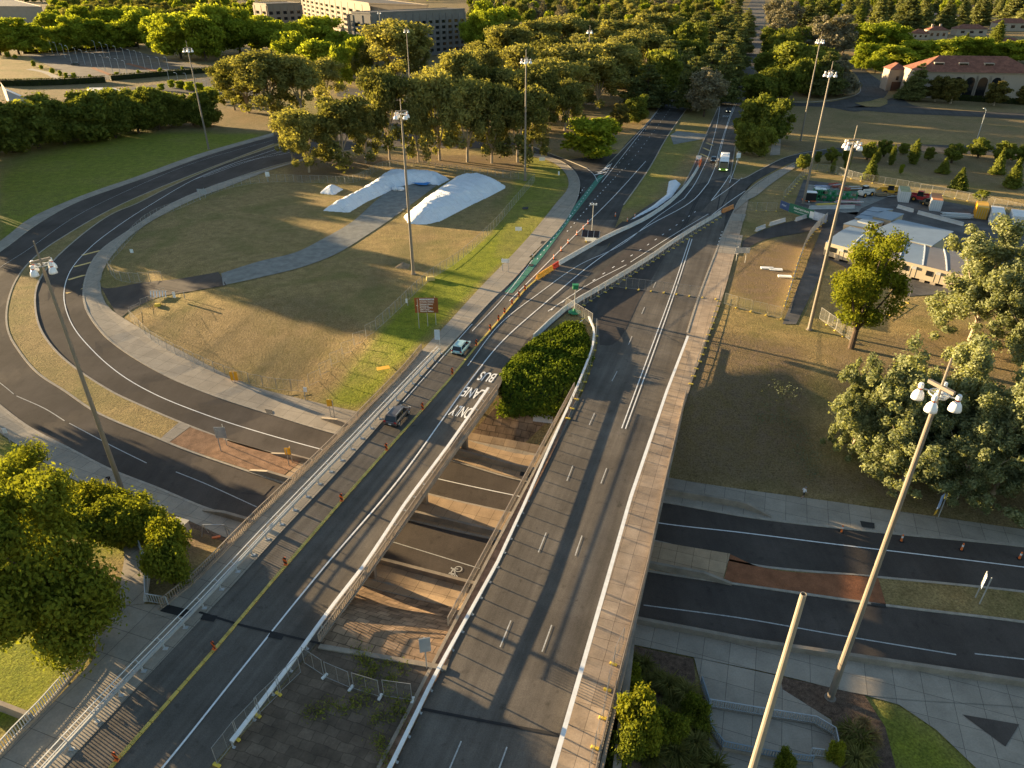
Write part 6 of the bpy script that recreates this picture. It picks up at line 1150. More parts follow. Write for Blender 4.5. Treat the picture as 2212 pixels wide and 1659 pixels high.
for k in range(NM):
    a, b, c, d = [T(*lerp2(l_, u), hz) - o0 for l_, u in ((fr_, k / NM), (fr_, (k + 1) / NM), (bk_, (k + 1) / NM), (bk_, k / NM))]
    m = MB(); m.prism([(q.x, q.y) for q in (a, b, c, d)], .5, hz); m.build('cabin_wall', shed_w, t)
    mid1, mid2 = a.lerp(d, .5), b.lerp(c, .5); m = MB(); up = Vector((0, 0, .05)); rs = .35; nb = 8; r_ = []
    for s_ in range(nb + 1):
        f = s_ / nb; r_.append([a.lerp(d, f) + Vector((0, 0, .04 + rs * math.sin(math.pi * f))), b.lerp(c, f) + Vector((0, 0, .04 + rs * math.sin(math.pi * f))), b.lerp(c, f) + Vector((0, 0, .002)), a.lerp(d, f) + Vector((0, 0, .002))])
    m.loft(r_); m.build('roof', roof_dark if k in (2, 4, 5) else roof_blue, t); m = MB()
    for s_ in range(nb): m.bar(r_[s_][1] + up, r_[s_ + 1][1] + up, .22, .06)
    m.build('roof_cap', sign_white, t); dd = (b - a).normalized(); nn = Vector((dd.y, -dd.x, 0)); ang = math.atan2(dd.y, dd.x); L = (b - a).length
    q = a.lerp(b, .35) + nn * .03; m = MB(); m.box((q.x, q.y, 1.95), (L * .26, .12, .95), ang); m.build('window', glass_dark, t); q = a.lerp(b, .72) + nn * .12; m = MB(); m.box((q.x, q.y, 2.4), (.8, .3, .5), ang); m.build('air_conditioner', steel_galv, t)
    q = a.lerp(b, .8) + nn * .02; m = MB(); m.box((q.x, q.y, 1.35), (.06, .06, 1.6), ang); m.box((q.x - dd.x * .9, q.y - dd.y * .9, 1.35), (.06, .06, 1.6), ang); m.build('door_frame', shed_w, t)
    m = MB()
    for f in (.15, .6): q = a.lerp(b, f) - nn * .2; m.box((q.x, q.y, .27), (.9, .4, .5), ang)
    m.build('support_block', conc_wall, t)
def slab_shed(px, h, label, roof=roof_blue, wall=shed_w, z0=.3):
    P_ = [T(x, y, h) for x, y in px]; c = sum(P_, Vector()) / 4; c.z = 0; t = thing('site_shed', c, label, 'shed'); P_ = [q - c for q in P_]; m = MB(); m.prism([(q.x * .97, q.y * .97) for q in P_], z0, h - .15); m.build('wall', wall, t); m = MB(); m.prism([(q.x, q.y) for q in P_], h - .145, h + .05); m.build('roof', roof, t); dd = P_[1] - P_[0]; q = P_[0].lerp(P_[1], .55) * .97; m = MB(); m.box((q.x, q.y, h * .55), (1.6, .14, .8), math.atan2(dd.y, dd.x)); m.build('window', glass_dark, t); return t
slab_shed([(1880, 500), (2014, 531), (2060, 500), (1941, 474)], 3.5, 'broad flat roof in pale blue steel behind the row of cabins')
slab_shed([(1822, 483), (1886, 494), (1894, 488), (1846, 474)], 3.0, 'site shed with a curved pale roof, front left of the group'); slab_shed([(1852, 477), (1889, 486), (1910, 479), (1868, 470)], 3.3, 'site shed with a flat pale roof, right behind the curved roofed one')
slab_shed([(1846, 470), (1905, 477), (1912, 470), (1862, 462)], 2.9, 'site shed with a grey roof, middle of the left group'); slab_shed([(1857, 463), (1900, 468), (1906, 460), (1870, 455)], 3.0, 'site shed with a pale roof, second from the back'); slab_shed([(1871, 454), (1896, 458), (1930, 452), (1885, 447)], 3.1, 'site shed with a pale roof, rearmost of the left group'); slab_shed([(1885, 467), (1926, 476), (1953, 462), (1912, 455)], 3.6, 'site shed with the highest flat pale roof, at the back right')
def container(px, ty, rz, label, roofc, body, L=6.0, Wd=2.4):
    p = T(px[0], px[1], .05); t = thing('shipping_container', p, label, 'container', R(rz)); h = 2.6; m = MB(); m.box((0, L / 2, h / 2), (Wd, L, h)); m.build('body', body, t); m = MB(); m.box((0, L / 2, h + .03), (Wd - .1, L - .1, .05)); m.build('roof', roofc, t)
    m = MB()
    for k in range(5): m.box((-Wd * .4 + k * Wd * .2, -.03, h / 2), (.06, .06, h * .9))
    m.build('door_bar', steel_galv, t)
    for s in (-1, 1):
        m = MB()
        for k in range(18): m.box((s * (Wd / 2 + .015), L * (k + .5) / 18, h / 2), (.03, L / 40, h * .86))
        m.build('side_rib', body, t)
    return t
cw = M('container_white', (.66, .66, .65), .5, .07, 1); cy = M('container_yellow', (.70, .36, .02), .5, .08, 1)
container((1951, 437), 0, -22, 'white container with a mossy roof by the red machine, at the back of the yard', M('mossy_roof', (.30, .30, .16), .8, .3, 1), cw); container((2019, 456), 0, -25, 'white container with an orange rust roof in the middle of the yard', M('orange_roof', (.50, .20, .07), .7, .2, 1), cw, 7); container((2117, 473), 0, -28, 'yellow container at the right of the yard', cy, cy, 6.2); container((2150, 485), 0, -28, 'white container beside the yellow one', cw, cw, 6.2, 2.6); container((2196, 493), 0, -28, 'white container at the right edge of the picture', cw, cw, 6.2, 2.8)
def machine(px, rz, label, col, boom=True, name='telehandler', cat='machine', s=1.0, canopy=None):
    p = T(px[0], px[1], .05); t = thing(name, p, label, cat, R(rz), scale=(s, s, s)); m = MB(); m.box((0, 0, 1.0), (1.9, 4.2, .8)); m.box((0, -1.6, 1.3), (1.7, 1.2, .7), 0, .85); m.build('chassis', col, t, bevel=.06); m = MB(); m.box((-.35, .2, 1.9), (1.1, 1.5, 1.3), 0, .85); c = m.build('cab', glass_dark, t); m = MB(); m.box((-.35, .2, 2.6), (1.0, 1.35, .1)); m.build('cab_roof', canopy or col, c)
    for y in (-1.35, 1.35):
        for x in (-1, 1): q = MB(); q.bar((x * .75, 0, 0), (x * 1.15, 0, 0), .62, .62, 14); w_ = q.build('wheel', black_rub, t, loc=(0, y, .62)); q = MB(); q.bar((x * 1.14, 0, 0), (x * 1.17, 0, 0), .3, .28, 10); q.build('rim', orange_yel, w_)
    if boom: m = MB(); m.bar((.55, -1.6, 1.9), (.55, 2.6, 1.5), .4, .4); m.bar((.55, 2.5, 1.5), (.55, 3.3, .7), .3, .3); m.box((.3, 3.4, .5), (1.6, .5, .6)); m.build('boom', col, t)
    return t
machine((1867, 424), -60, 'white telehandler with orange wheels beside the green racks', M('machine_white', (.6, .58, .52), .5, .1, 1)); machine((1987, 435), 50, 'red machine between the mossy container and the orange roofed one', M('machine_red', (.45, .03, .03), .45, .1, 1)); machine((1922, 421), 70, 'yellow machine at the back fence left of the mossy container', M('machine_yellow', (.72, .38, .02), .45, .1, 1)); machine((2005, 445), 20, 'small dark loader beside the orange roofed container', M('machine_olive', (.13, .11, .07), .6, .2, 1), s=.7)
for k in range(6):
    t = thing('equipment_rack', T(1763 + 15 * k, 431 + 1.2 * k, .05), 'green steel rack with fittings in the row at the site yard', 'rack', R(-14), 'green equipment racks'); m = MB()
    for x in (-1, 1):
        for y in (-.7, .7): m.box((x, y, 1.3), (.14, .14, 2.6))
    for z in (.3, 1.4, 2.5): m.bar((-1, -.7, z), (1, -.7, z), .12); m.bar((-1, .7, z), (1, .7, z), .12); m.bar((-1, -.7, z), (-1, .7, z), .12); m.bar((1, -.7, z), (1, .7, z), .12)
    m.build('frame', gmat, t); m = MB(); m.box((0, 0, 1.5), (1.7, 1.2, .1)); m.build('shelf', gmat, t); m = MB(); m.box((-.3, 0, .85), (.9, .8, .9), .3); m.box((.4, .2, 1.9), (.7, .7, .6), .2); m.build('fitting', steel_dark if k % 2 else gmat, t); m = MB(); m.box((0, -.8, .35), (.35, .9, .6)); m.build('foot_frame', gmat, t)
for k, (x, y) in enumerate(((1748, 436), (1768, 429))):
    t = thing('box_trailer', T(x, y, .05), ['dark box trailer with a white lid at the left of the site yard', 'second dark box trailer, right of the first one'][k], 'trailer', R(-12)); m = MB(); m.box((0, 0, 1.5), (2.6, 1.8, 1.9)); m.build('box', black_rub, t); m = MB(); m.box((0, 0, 2.5), (2.7, 1.9, .1)); m.build('lid', sign_white, t); m = MB(); m.box((-.2, -.2, .5), (3.2, 1.7, .14)); m.build('chassis', orange, t)
    q = MB(); q.bar((0, -.95, 0), (0, -1.15, 0), .36, .36, 12); w_ = q.build('wheel', black_rub, t, loc=(-.3, 0, .36)); q = MB(); q.bar((0, -1.14, 0), (0, -1.18, 0), .2, .2, 10); q.build('rim', sign_white, w_)
def pile(px, rz, label, cols, n=9, L=4.0, name='timber_pile', cat='pile'):
    t = thing(name, T(px[0], px[1], .05), label, cat, R(rz)); rn = random.Random(px[0])
    for j, c in enumerate(cols):
        m = MB()
        for k in range(n): y = rn.uniform(-1.1, 1.1); z = .15 + .25 * rn.random() * 3; a = rn.uniform(-.15, .15); m.bar((-L / 2 * rn.uniform(.7, 1), y - a * 2, z), (L / 2 * rn.uniform(.7, 1), y + a * 2, z + rn.uniform(-.05, .1)), .16, .1)
        m.build('beam_stack', c, t)
blue_t = M('blue_stock', (.12, .16, .35), .6, .1, 1); tan_t = M('tan_stock', (.40, .28, .14), .7, .2, 1); red_t = M('red_stock', (.40, .07, .04), .6, .2, 1)
pile((1775, 409), -8, 'pile of blue and white lengths behind the green racks', (blue_t, sign_white)); pile((1805, 404), 20, 'pile of red and grey scrap at the back fence of the yard', (red_t, steel_galv)); pile((1885, 417), -25, 'pile of tan timber by the back fence', (tan_t, steel_dark), 12, 5); pile((1905, 423), 10, 'pile of brown offcuts right of the tan timber', (tan_t, steel_dark)); pile((1845, 410), 5, 'pale pile of white sheet and tan boards behind the telehandler', (sign_white, tan_t)); pile((1823, 412), 0, 'low red brown heap behind the green racks', (red_t, tan_t), 7, 3); pile((1832, 441), -5, 'pink and white stack of lengths behind the concrete barriers', (M('pink_stock', (.42, .14, .16), .6, .2, 1), sign_white), 6, 7); pile((1785, 447), 0, 'yellow stack behind the left end of the concrete barriers', (yellow_blk,), 6, 5); pile((1925, 424), 0, 'long white bag on a pallet near the yellow machine', (sign_white, tan_t), 5, 3); pile((1995, 598), -35, 'orange yellow stack of barriers under the silver poplar', (orange_yel, yellow_blk), 9, 4); pile((2067, 470), -10, 'stack of pale steel trusses on the dark ground of the yard', (steel_galv, sign_white), 12, 7)
def banner(px, z0, z1, mat, label, text=None, name='site_banner'):
    a, b = T(px[0][0], px[0][1], 0), T(px[1][0], px[1][1], 0); c = (a + b) / 2; d = b - a; t = thing(name, c, label, 'banner', math.atan2(d.y, d.x)); L = d.length; m = MB(); m.box((0, 0, (z0 + z1) / 2), (L, .06, z1 - z0)); bo = m.build('panel', mat, t)
    for x in (-L / 2 + .1, 0, L / 2 - .1): q = MB(); q.box((x, .1, z1 / 2), (.08, .08, z1)); q.build('post', steel_galv, t)
    return t, bo, L
t, bo, L = banner(((1684, 450), (1703, 458)), .15, 2.0, M('banner_navy', (.05, .09, .22), .6, .15, 1), 'dark blue banner at the left end of the site gate'); put_text(bo, 'PUBLIC', -L * .3, 1.1, .5, sign_white, -.06)
t, bo, L = banner(((1703, 458), (1755, 475)), .1, 2.2, M('banner_green', (.03, .15, .09), .6, .1, 1), 'long green banner with white lettering at the site gate'); put_text(bo, 'National Capital Authority', 0, 1.45, .75, sign_white, -.06, 'CENTER', .01, fit=L * .62); put_text(bo, 'building the national capital', 0, .75, .4, sign_white, -.06, 'CENTER', .004, fit=L * .55); m = MB(); m.box((L * .44, -.08, 1.1), (1.2, .04, 1.5)); m.build('white_notice', sign_white, bo)
t, bo, L = banner(((1755, 475), (1784, 483)), .15, 2.0, M('banner_white_blue', (.50, .54, .62), .6, .35, .8), 'white and blue banner at the right end of the site gate')
for k, (x, y) in enumerate(((1657, 580), (1676, 583), (1695, 598))): m = MB(); m.box((0, 0, .12), (2.4, .9, .22), R(-8)); tag(m.build('pale_slab', sign_white, loc=G(x, y)), ['white slab lying in the bare enclosure, left of three', 'white slab lying in the bare enclosure beside the cone, middle of three', 'white slab lying in the bare enclosure, nearest the cloth fence'][k], 'slab')
# ------------------------------------------------------------------ hedges
hedge_leaf = leaf_mat('hedge_leaf', (.020, .034, .008), (.075, .085, .02), .25)
def hedge(px, w_, h_, label, n=2500, lean=0):
    pts = resample(GN(catmull(px, 14) if len(px) > 2 else px), 2.0); t = thing('hedge', pts[0], label, 'hedge'); o0 = pts[0]; m = MB()
    for a, b in zip(pts[:-1], pts[1:]): m.bar(a - o0 + Vector((0, 0, h_ * .45)), b - o0 + Vector((0, 0, h_ * .45)), w_ * .85, h_ * .85)
    m.build('core', M('hedge_core', (.02, .025, .008), .9), t); A = np.array([tuple(p - o0) for p in pts]); k = rng.integers(0, len(A) - 1, n); u = rng.random((n, 1)); P_ = A[k] * (1 - u) + A[k + 1] * u; off = rng.normal(size=(n, 3)); off /= np.abs(off).max(1)[:, None]; P_ = P_ + off * (w_ / 2, w_ / 2, h_ * .5) + (0, 0, h_ * .5)
    mesh_from(*cards(P_, off, .38, rng, .5), hedge_leaf, 'foliage', t)
hedge([(0, 186), (110, 184), (229, 178)], 2.6, 3.2, 'clipped dark hedge along the terrace below the small lawn at left'); hedge([(240, 174), (360, 164), (480, 154)], 2.4, 2.8, 'clipped dark hedge along the near edge of the empty car park'); hedge([(50, 116), (170, 109), (300, 101)], 2.5, 3, 'dark hedge along the far edge of the empty car park', 1800); hedge([(2030, 214), (2090, 218), (2212, 226)], 2.2, 2.2, 'dark clipped hedge at the foot of the arcaded building', 1600)
# ================================================================== TREES
bark_pale = M('bark_pale', (.36, .29, .21), .9, .25, 2, 0, .1, coord='obj'); bark_dark = M('bark_dark', (.085, .062, .045), .9, .3, 2, 0, .1, coord='obj')
LM = dict(gum=leaf_mat('gum_leaf', (.075, .085, .026), (.34, .32, .105), .45, rnd=.7), yellow=leaf_mat('yellow_green_leaf', (.10, .14, .012), (.40, .44, .055), .5, rnd=.35), dark=leaf_mat('dark_green_leaf', (.055, .078, .016), (.25, .27, .055), .45, rnd=.3),
    cedar=leaf_mat('cedar_leaf', (.05, .068, .025), (.25, .255, .09), .36, rnd=.4), grey=leaf_mat('grey_cedar_leaf', (.08, .08, .055), (.26, .23, .15), .2, rnd=.3), silver=leaf_mat('silver_poplar_leaf', (.10, .125, .052), (.42, .44, .24), .42, clump=.8),
    oak=leaf_mat('pin_oak_leaf', (.060, .085, .010), (.27, .28, .032), .42, clump=.8), shrub=leaf_mat('shrub_leaf', (.06, .085, .009), (.32, .32, .036), .4, clump=.9), olive=leaf_mat('olive_leaf', (.05, .05, .015), (.19, .165, .05), .3))
def crown_pts(clumps, n, rg):
    a = np.array([r[0] * r[1] + r[1] * r[2] + r[0] * r[2] for c, r in clumps]); k = rg.choice(len(clumps), n, p=a / a.sum()); C = np.array([c for c, r in clumps])[k]; Rr = np.array([r for c, r in clumps])[k]
    d = rg.normal(size=(n, 3)); d /= np.linalg.norm(d, axis=1)[:, None]; u = np.clip(.80 + .26 * rg.normal(size=(n, 1)), .2, 1.5); return C + d * Rr * u, d
def limb(mb, pts, r0, r1, n=6):
    for k in range(len(pts) - 1):
        a = r0 + (r1 - r0) * k / (len(pts) - 1); b = r0 + (r1 - r0) * (k + 1) / (len(pts) - 1); mb.tube(pts[k], pts[k + 1], a, b, n)
def make_tree(name, kind, seed, H, Wd, leaf, bark, n, size, style):
    rg = np.random.default_rng(seed); rn = random.Random(seed); t = bpy.data.objects.new(name, None); COL.objects.link(t); cl = []; mb = MB(); R_ = Wd / 2
    if style == 'gum':
        nl = 6; th = H * .22; limb(mb, [(0, 0, -.3), (.1, .1, th)], .36, .28, 8)
        for k in range(nl):
            a = 2 * math.pi * (k + rn.random() * .6) / nl; rr = R_ * rn.uniform(.25, .60); e = (rr * math.cos(a), rr * math.sin(a), H * rn.uniform(.60, .86)); mid = (e[0] * .5 + rn.uniform(-.4, .4), e[1] * .5, (th + e[2]) / 2); limb(mb, [(.1, .1, th * rn.uniform(.55, 1)), mid, e], .20, .06)
            for j in range(5): b = rn.random() * 6.28; q = rn.uniform(.05, .28) * Wd; s = rn.uniform(.09, .16) * Wd; cl.append(((e[0] * .9 + q * math.cos(b) * .7, e[1] * .9 + q * math.sin(b) * .7, e[2] + rn.uniform(-.20, .10) * H), (s, s, s * rn.uniform(.6, .95))))
        for j in range(9): b = rn.random() * 6.28; q = rn.uniform(0, .30) * Wd; s = rn.uniform(.09, .16) * Wd; cl.append(((q * math.cos(b), q * math.sin(b), H * rn.uniform(.66, .92)), (s, s, s * .8)))
        for j in range(16): b = rn.random() * 6.28; q = rn.uniform(.15, .46) * Wd; s = rn.uniform(.06, .12) * Wd; cl.append(((q * math.cos(b), q * math.sin(b), H * rn.uniform(.15, .62)), (s, s, s * 1.1)))
    elif style == 'round':
        limb(mb, [(0, 0, -.3), (0, 0, H * .3)], .3, .22, 8)
        for k in range(44):
            b = rn.random() * 6.28; z = rn.uniform(.20, .93); prof = math.sin(math.pi * min(1, max(0, (z - .08) / .98))) ** .6; q = R_ * prof * rn.uniform(.35, .86); s = rn.uniform(.07, .16) * Wd; e = (q * math.cos(b), q * math.sin(b), H * z - s * .3); cl.append((e, (s, s, s * .85)))
            if k < 9: limb(mb, [(0, 0, H * rn.uniform(.15, .35)), (e[0] * .5, e[1] * .5, H * .3 + (e[2] - H * .3) * .6), e], .13, .04)
        cl.append(((0, 0, H * .5), (R_ * .55, R_ * .55, H * .3)))
    elif style == 'cedar':
        limb(mb, [(0, 0, -.3), (0, 0, H * .95)], .42, .06, 8)
        for k in range(11):
            z = .14 + .80 * k / 10; rr = R_ * (1.02 - .80 * (k / 10) ** 1.25); nb = max(3, int(7 - k * .4)); 
            for j in range(nb): b = 2 * math.pi * (j + rn.random()) / nb; q = rr * rn.uniform(.45, .80); s = rr * rn.uniform(.30, .42) + .3; e = (q * math.cos(b), q * math.sin(b), H * z + rn.uniform(-.3, .3) - q * .05); cl.append((e, (s, s, s * .26 + .16))); limb(mb, [(0, 0, H * z - .3), e], .10, .03, 5)
    elif style == 'column':
        limb(mb, [(0, 0, -.3), (0, 0, H * .8)], .2, .04, 6)
        for k in range(14): z = .06 + .90 * k / 13; rr = R_ * math.sin(math.pi * min(1, .18 + z * .80)) ** .8; cl.append(((rn.uniform(-.15, .15) * R_, rn.uniform(-.15, .15) * R_, H * z), (rr, rr, H * .07)))
    elif style == 'cone':
        limb(mb, [(0, 0, -.3), (0, 0, H * .9)], .16, .04, 6)
        for k in range(9):
            z = .07 + .88 * k / 8; rr = R_ * (1.0 - .90 * k / 8)
            for j in range(5): b = 2 * math.pi * (j + rn.random()) / 5; cl.append(((rr * .55 * math.cos(b), rr * .55 * math.sin(b), H * z), (rr * .46 + .12, rr * .46 + .12, H * .06)))
    elif style == 'vase':
        limb(mb, [(0, 0, -.4), (0, .05, H * .17)], .42, .34, 10)
        for k in range(9):
            a = 2 * math.pi * (k + rn.random() * .5) / 9; top = (.98, .62, .86, .70, .93, .58, .80, .66, .90)[k]; rr = R_ * rn.uniform(.25, .9) * (1.15 - .45 * top); e = (rr * math.cos(a), rr * math.sin(a), H * top); m1 = (e[0] * .55, e[1] * .55, H * (.17 + (top - .17) * .5)); limb(mb, [(0, .05, H * .15), m1, e], .19, .04)
            for j in range(9): f = rn.uniform(.22, 1.0); b = rn.random() * 6.28; o_ = R_ * rn.uniform(.05, .36) * (1.1 - f * .6); s = R_ * rn.uniform(.12, .21); c = (e[0] * f + o_ * math.cos(b), e[1] * f + o_ * math.sin(b), H * (.17 + (top - .17) * f)); cl.append((c, (s, s, s * 1.15)))
    elif style == 'poplar':
        limb(mb, [(0, 0, -.5), (.2, 0, H * .35), (.1, .2, H * .70)], .28, .05, 8)
        for k in range(11):
            a = 2 * math.pi * (k * .381 + rn.random() * .1); z0 = rn.uniform(.12, .5); top = min(.86, z0 + rn.uniform(.25, .5)); rr = R_ * rn.uniform(.4, .85) * (1.1 - .55 * top); e = (rr * math.cos(a), rr * math.sin(a), H * top); limb(mb, [(.1, 0, H * z0), (e[0] * .6, e[1] * .6, H * (z0 + (top - z0) * .5)), e], .12, .03, 6)
            for j in range(18): f = rn.uniform(.30, 1.08); b = rn.random() * 6.28; o_ = R_ * rn.uniform(.03, .34); s = R_ * rn.uniform(.05, .13); cl.append(((e[0] * f + o_ * math.cos(b), e[1] * f + o_ * math.sin(b), H * (z0 + (top - z0) * f) + rn.uniform(-.5, .5)), (s, s, s * 1.35)))
        for k in range(12): s = R_ * rn.uniform(.07, .13); b = rn.random() * 6.28; q = R_ * rn.uniform(0, .22); cl.append(((q * math.cos(b), q * math.sin(b), H * rn.uniform(.70, .95)), (s, s, s * 1.5)))
        for k in range(40): b = rn.random() * 6.28; q = R_ * rn.uniform(.3, .85); s = R_ * rn.uniform(.06, .14); cl.append(((q * math.cos(b), q * math.sin(b), H * rn.uniform(.08, .35)), (s, s, s)))
    elif style == 'bush':
        limb(mb, [(0, 0, -.2), (0, 0, H * .4)], .12, .06, 6)
        for k in range(16): b = rn.random() * 6.28; q = R_ * rn.uniform(.1, .68); s = R_ * rn.uniform(.26, .42); cl.append(((q * math.cos(b), q * math.sin(b), H * rn.uniform(.22, .74)), (s, s, s * .85 * H / Wd * 1.3)))
    tr_ = mb.build('trunk', bark, t); P_, N_ = crown_pts(cl, n, rg); mesh_from(*cards(P_, N_, size, rg, .55), leaf, 'crown', t); t['H'] = H; t['W'] = Wd; return t
PT = {}
def protos():
    for s in range(4): PT['gum', s] = make_tree('gum_tree', 'gum', 10 + s, 19, 15, LM['gum'], bark_pale, 13000, .37, 'gum')
    for s in range(3): PT['yellow', s] = make_tree('broadleaf_tree', 'yellow', 20 + s, 13, 12, LM['yellow'], bark_dark, 12000, .38, 'round')
    for s in range(3): PT['dark', s] = make_tree('broadleaf_tree', 'dark', 30 + s, 10, 10, LM['dark'], bark_dark, 12000, .34, 'round')
    for s in range(3): PT['cedar', s] = make_tree('cedar_tree', 'cedar', 40 + s, 16, 12, LM['cedar'], bark_dark, 9000, .42, 'cedar')
    for s in range(2): PT['grey', s] = make_tree('cedar_tree', 'grey', 46 + s, 16, 13, LM['grey'], bark_dark, 9000, .40, 'cedar' if s else 'round')
    for s in range(2): PT['olive', s] = make_tree('broadleaf_tree', 'olive', 50 + s, 9, 7, LM['olive'], bark_pale, 6000, .32, 'round')
    PT['cypress', 0] = make_tree('cypress_tree', 'cypress', 55, 12, 3.2, LM['dark'], bark_dark, 4500, .3, 'column'); PT['conifer', 0] = make_tree('conifer_tree', 'conifer', 57, 7, 4.5, LM['dark'], bark_dark, 4500, .26, 'cone'); PT['conifer', 1] = make_tree('conifer_tree', 'conifer', 58, 18, 8, LM['cedar'], bark_dark, 8000, .4, 'cone')
    for s in range(2): PT['round', s] = make_tree('small_tree', 'round', 60 + s, 5.5, 5, LM['dark'], bark_dark, 5000, .24, 'round')
    PT['pin', 0] = make_tree('upright_tree', 'oak', 70, 17, 13, LM['oak'], bark_dark, 22000, .19, 'vase')
    for s in range(3): PT['silver', s] = make_tree('silver_poplar_tree', 'silver', 75 + s, 16, 12, LM['silver'], bark_pale, 44000, .17, 'poplar')
    LM['near'] = leaf_mat('deep_green_leaf', (.050, .072, .012), (.23, .25, .032), .4, clump=.7)
    for s in range(2): PT['near', s] = make_tree('broadleaf_tree', 'near', 80 + s, 12, 11, LM['near'], bark_dark, 52000, .16, 'round')
    for s in range(3): PT['bush', s] = make_tree('shrub', 'bush', 85 + s, 3.2, 4, LM['shrub' if s == 0 else 'near'], bark_dark, 11000, .11, 'bush')
protos(); USED = set(); tcount = [0]
def tree(kind, loc, H, Wd, label, group=None, cat='tree', v=None):
    vs_ = [k for k in PT if k[0] == kind]; key = vs_[(tcount[0] if v is None else v) % len(vs_)]; tcount[0] += 1; p = PT[key]
    if key in USED: t = copy_tree(p)
    else: t = p; USED.add(key)
    for k_ in ('group',):
        if k_ in t: del t[k_]
    s = Wd / p['W']; t.location = loc; t.scale = (s, s, H / p['H']); t.rotation_euler = (0, 0, random.uniform(0, 6.28)); tag(t, label, cat, group); return t
def tpx(kind, bx, by, ty, wpx, label, group=None, cat='tree', v=None, flat=None, wk=1.0):
    b = G(bx, by) if flat is None else T(bx, by, flat); H = height_to(b, ty); d = proj((b.x, b.y, b.z + H * .6))[2]
    if group and H > 6: H *= random.uniform(.90, 1.12); wpx *= random.uniform(.85, 1.18)
    return tree(kind, b, max(1.0, H * 1.0), max(.8, wpx * d / F * wk), label, group, cat, v)
random.seed(11)
# near trees at lower left
tpx('near', 165, 1392, 1055, 330, 'big dark green tree over the curved path at lower left', v=0); tpx('near', 88, 1195, 985, 230, 'bright topped tree at the left edge beside the lower footpath', v=1); tpx('near', 10, 1170, 1000, 190, 'tree at the left edge, behind the others, by the footpath fork', v=1)
for k, (x, y, ty, wp, lb) in enumerate([(215, 1118, 1048, 95, 'green shrub beside the lower left footpath, left of the mast foot'), (268, 1140, 1072, 100, 'yellow green shrub at the foot of the lower left mast'), (318, 1172, 1092, 95, 'shrub with pale flower heads on the bank below the lower left mast'), (372, 1222, 1122, 85, 'shrub on the mulch bed beside the curved railing, upper of two'), (378, 1262, 1150, 88, 'dark lower shrub on the mulch bed inside the curved railing'), (170, 1110, 1050, 70, 'green shrub under the bright topped tree at left')]): tpx('bush', x, y, ty, wp * 1.3, lb, None, 'shrub', k)
# right bank
tpx('pin', 1838, 752, 488, 225, 'large dark green tree in front of the site cabins, its forked trunk showing')
for k, (x, y, ty, wp, lb) in enumerate([(2095, 735, 468, 215, 'tall silver poplar beside the site cabins, its pale trunk showing'), (2215, 790, 505, 190, 'silver poplar at the right edge beside the tall one'), (1895, 1005, 728, 205, 'silver poplar over the dry bank, leftmost of the lower group'), (2030, 1010, 735, 195, 'silver poplar in the middle of the lower group behind the mast lamps'), (2145, 1065, 770, 215, 'silver poplar of the lower group right of the mast lamps'), (2225, 1105, 850, 230, 'silver poplar at the right edge over the sunken road footpath'), (1835, 985, 770, 130, 'slim silver poplar at the left front of the lower group over the bank'), (2060, 1085, 850, 170, 'silver poplar low on the bank behind the blue and white banner'), (1945, 1055, 840, 200, 'low silver poplar hanging over the bank below the mast lamps')]): tpx('silver', x, y, ty, wp * 1.25, lb, None, 'tree', k)
for k, (x, y, ty, wp, lb) in enumerate([(1372, 1625, 1495, 135, 'bright bushy shrub against the brown footway at lower right'), (1345, 1530, 1452, 85, 'smaller shrub at the top of the lower right garden bed'), (1335, 1665, 1560, 110, 'shrub cut by the bottom edge beside the brown footway'), (1800, 1650, 1605, 50, 'small leafy shrub at the corner of the lower right terrace'), (1690, 1668, 1622, 50, 'thin yellow green shrub at the lower edge of the terrace')]): tpx('bush', x, y, ty, wp, lb, None, 'shrub', k)
for k, (x, y, ty, wp, lb) in enumerate([(1440, 1612, 1540, 80, 'low shrub in the middle of the lower right garden bed'), (1490, 1575, 1512, 70, 'low shrub by the dark blue railing in the lower right bed'), (1350, 1480, 1428, 60, 'low shrub at the upper corner of the lower right bed'), (235, 1170, 1090, 120, 'wide dark shrub behind the curved path at lower left'), (292, 1150, 1082, 110, 'dark shrub between the curved path and the lower footpath')]): tpx('bush', x, y, ty, wp * 1.15, lb, None, 'shrub', k + 1)
# dark row beyond the shaded lawn
for (x, y, ty, wp) in [(452, 273, 198, 62), (418, 270, 202, 58), (385, 272, 194, 66), (345, 280, 192, 74), (300, 288, 194, 84), (250, 297, 195, 92), (195, 305, 197, 98), (140, 312, 200, 102), (85, 320, 206, 104), (30, 328, 214, 108), (-22, 336, 222, 112)]: tpx('dark', x, y, ty, wp, 'dark round tree in the row along the far edge of the shaded lawn', 'row of dark trees beyond the shaded lawn', wk=1.2)
for (x, y, ty, wp) in [(270, 268, 197, 76), (330, 262, 191, 72), (225, 280, 210, 76), (165, 290, 212, 80), (110, 300, 218, 84)]: tpx('dark', x, y, ty, wp, 'dark tree of the second rank behind the shaded lawn row', 'second rank of dark trees at left', wk=1.1)
for (x, y, ty, wp) in [(372, 190, 172, 20), (391, 193, 174, 26), (412, 198, 175, 28), (434, 207, 178, 28), (455, 216, 186, 24), (468, 224, 190, 22), (350, 196, 180, 20)]: tpx('yellow', x, y, ty, wp, 'young yellow green tree in the lower car park', 'young trees of the lower car park')
for (x, y, ty, wp) in [(18, 124, 112, 14), (34, 128, 117, 10), (74, 145, 130, 10), (90, 150, 140, 10), (115, 160, 146, 12), (132, 166, 151, 9), (145, 172, 156, 10), (162, 173, 156, 14), (197, 174, 160, 9), (253, 163, 155, 12), (302, 166, 150, 9), (348, 160, 146, 11), (395, 152, 143, 8), (210, 178, 170, 14)]: tpx('yellow', x, y, ty, wp, 'sapling in the planting beside the empty car park', 'saplings round the car park')
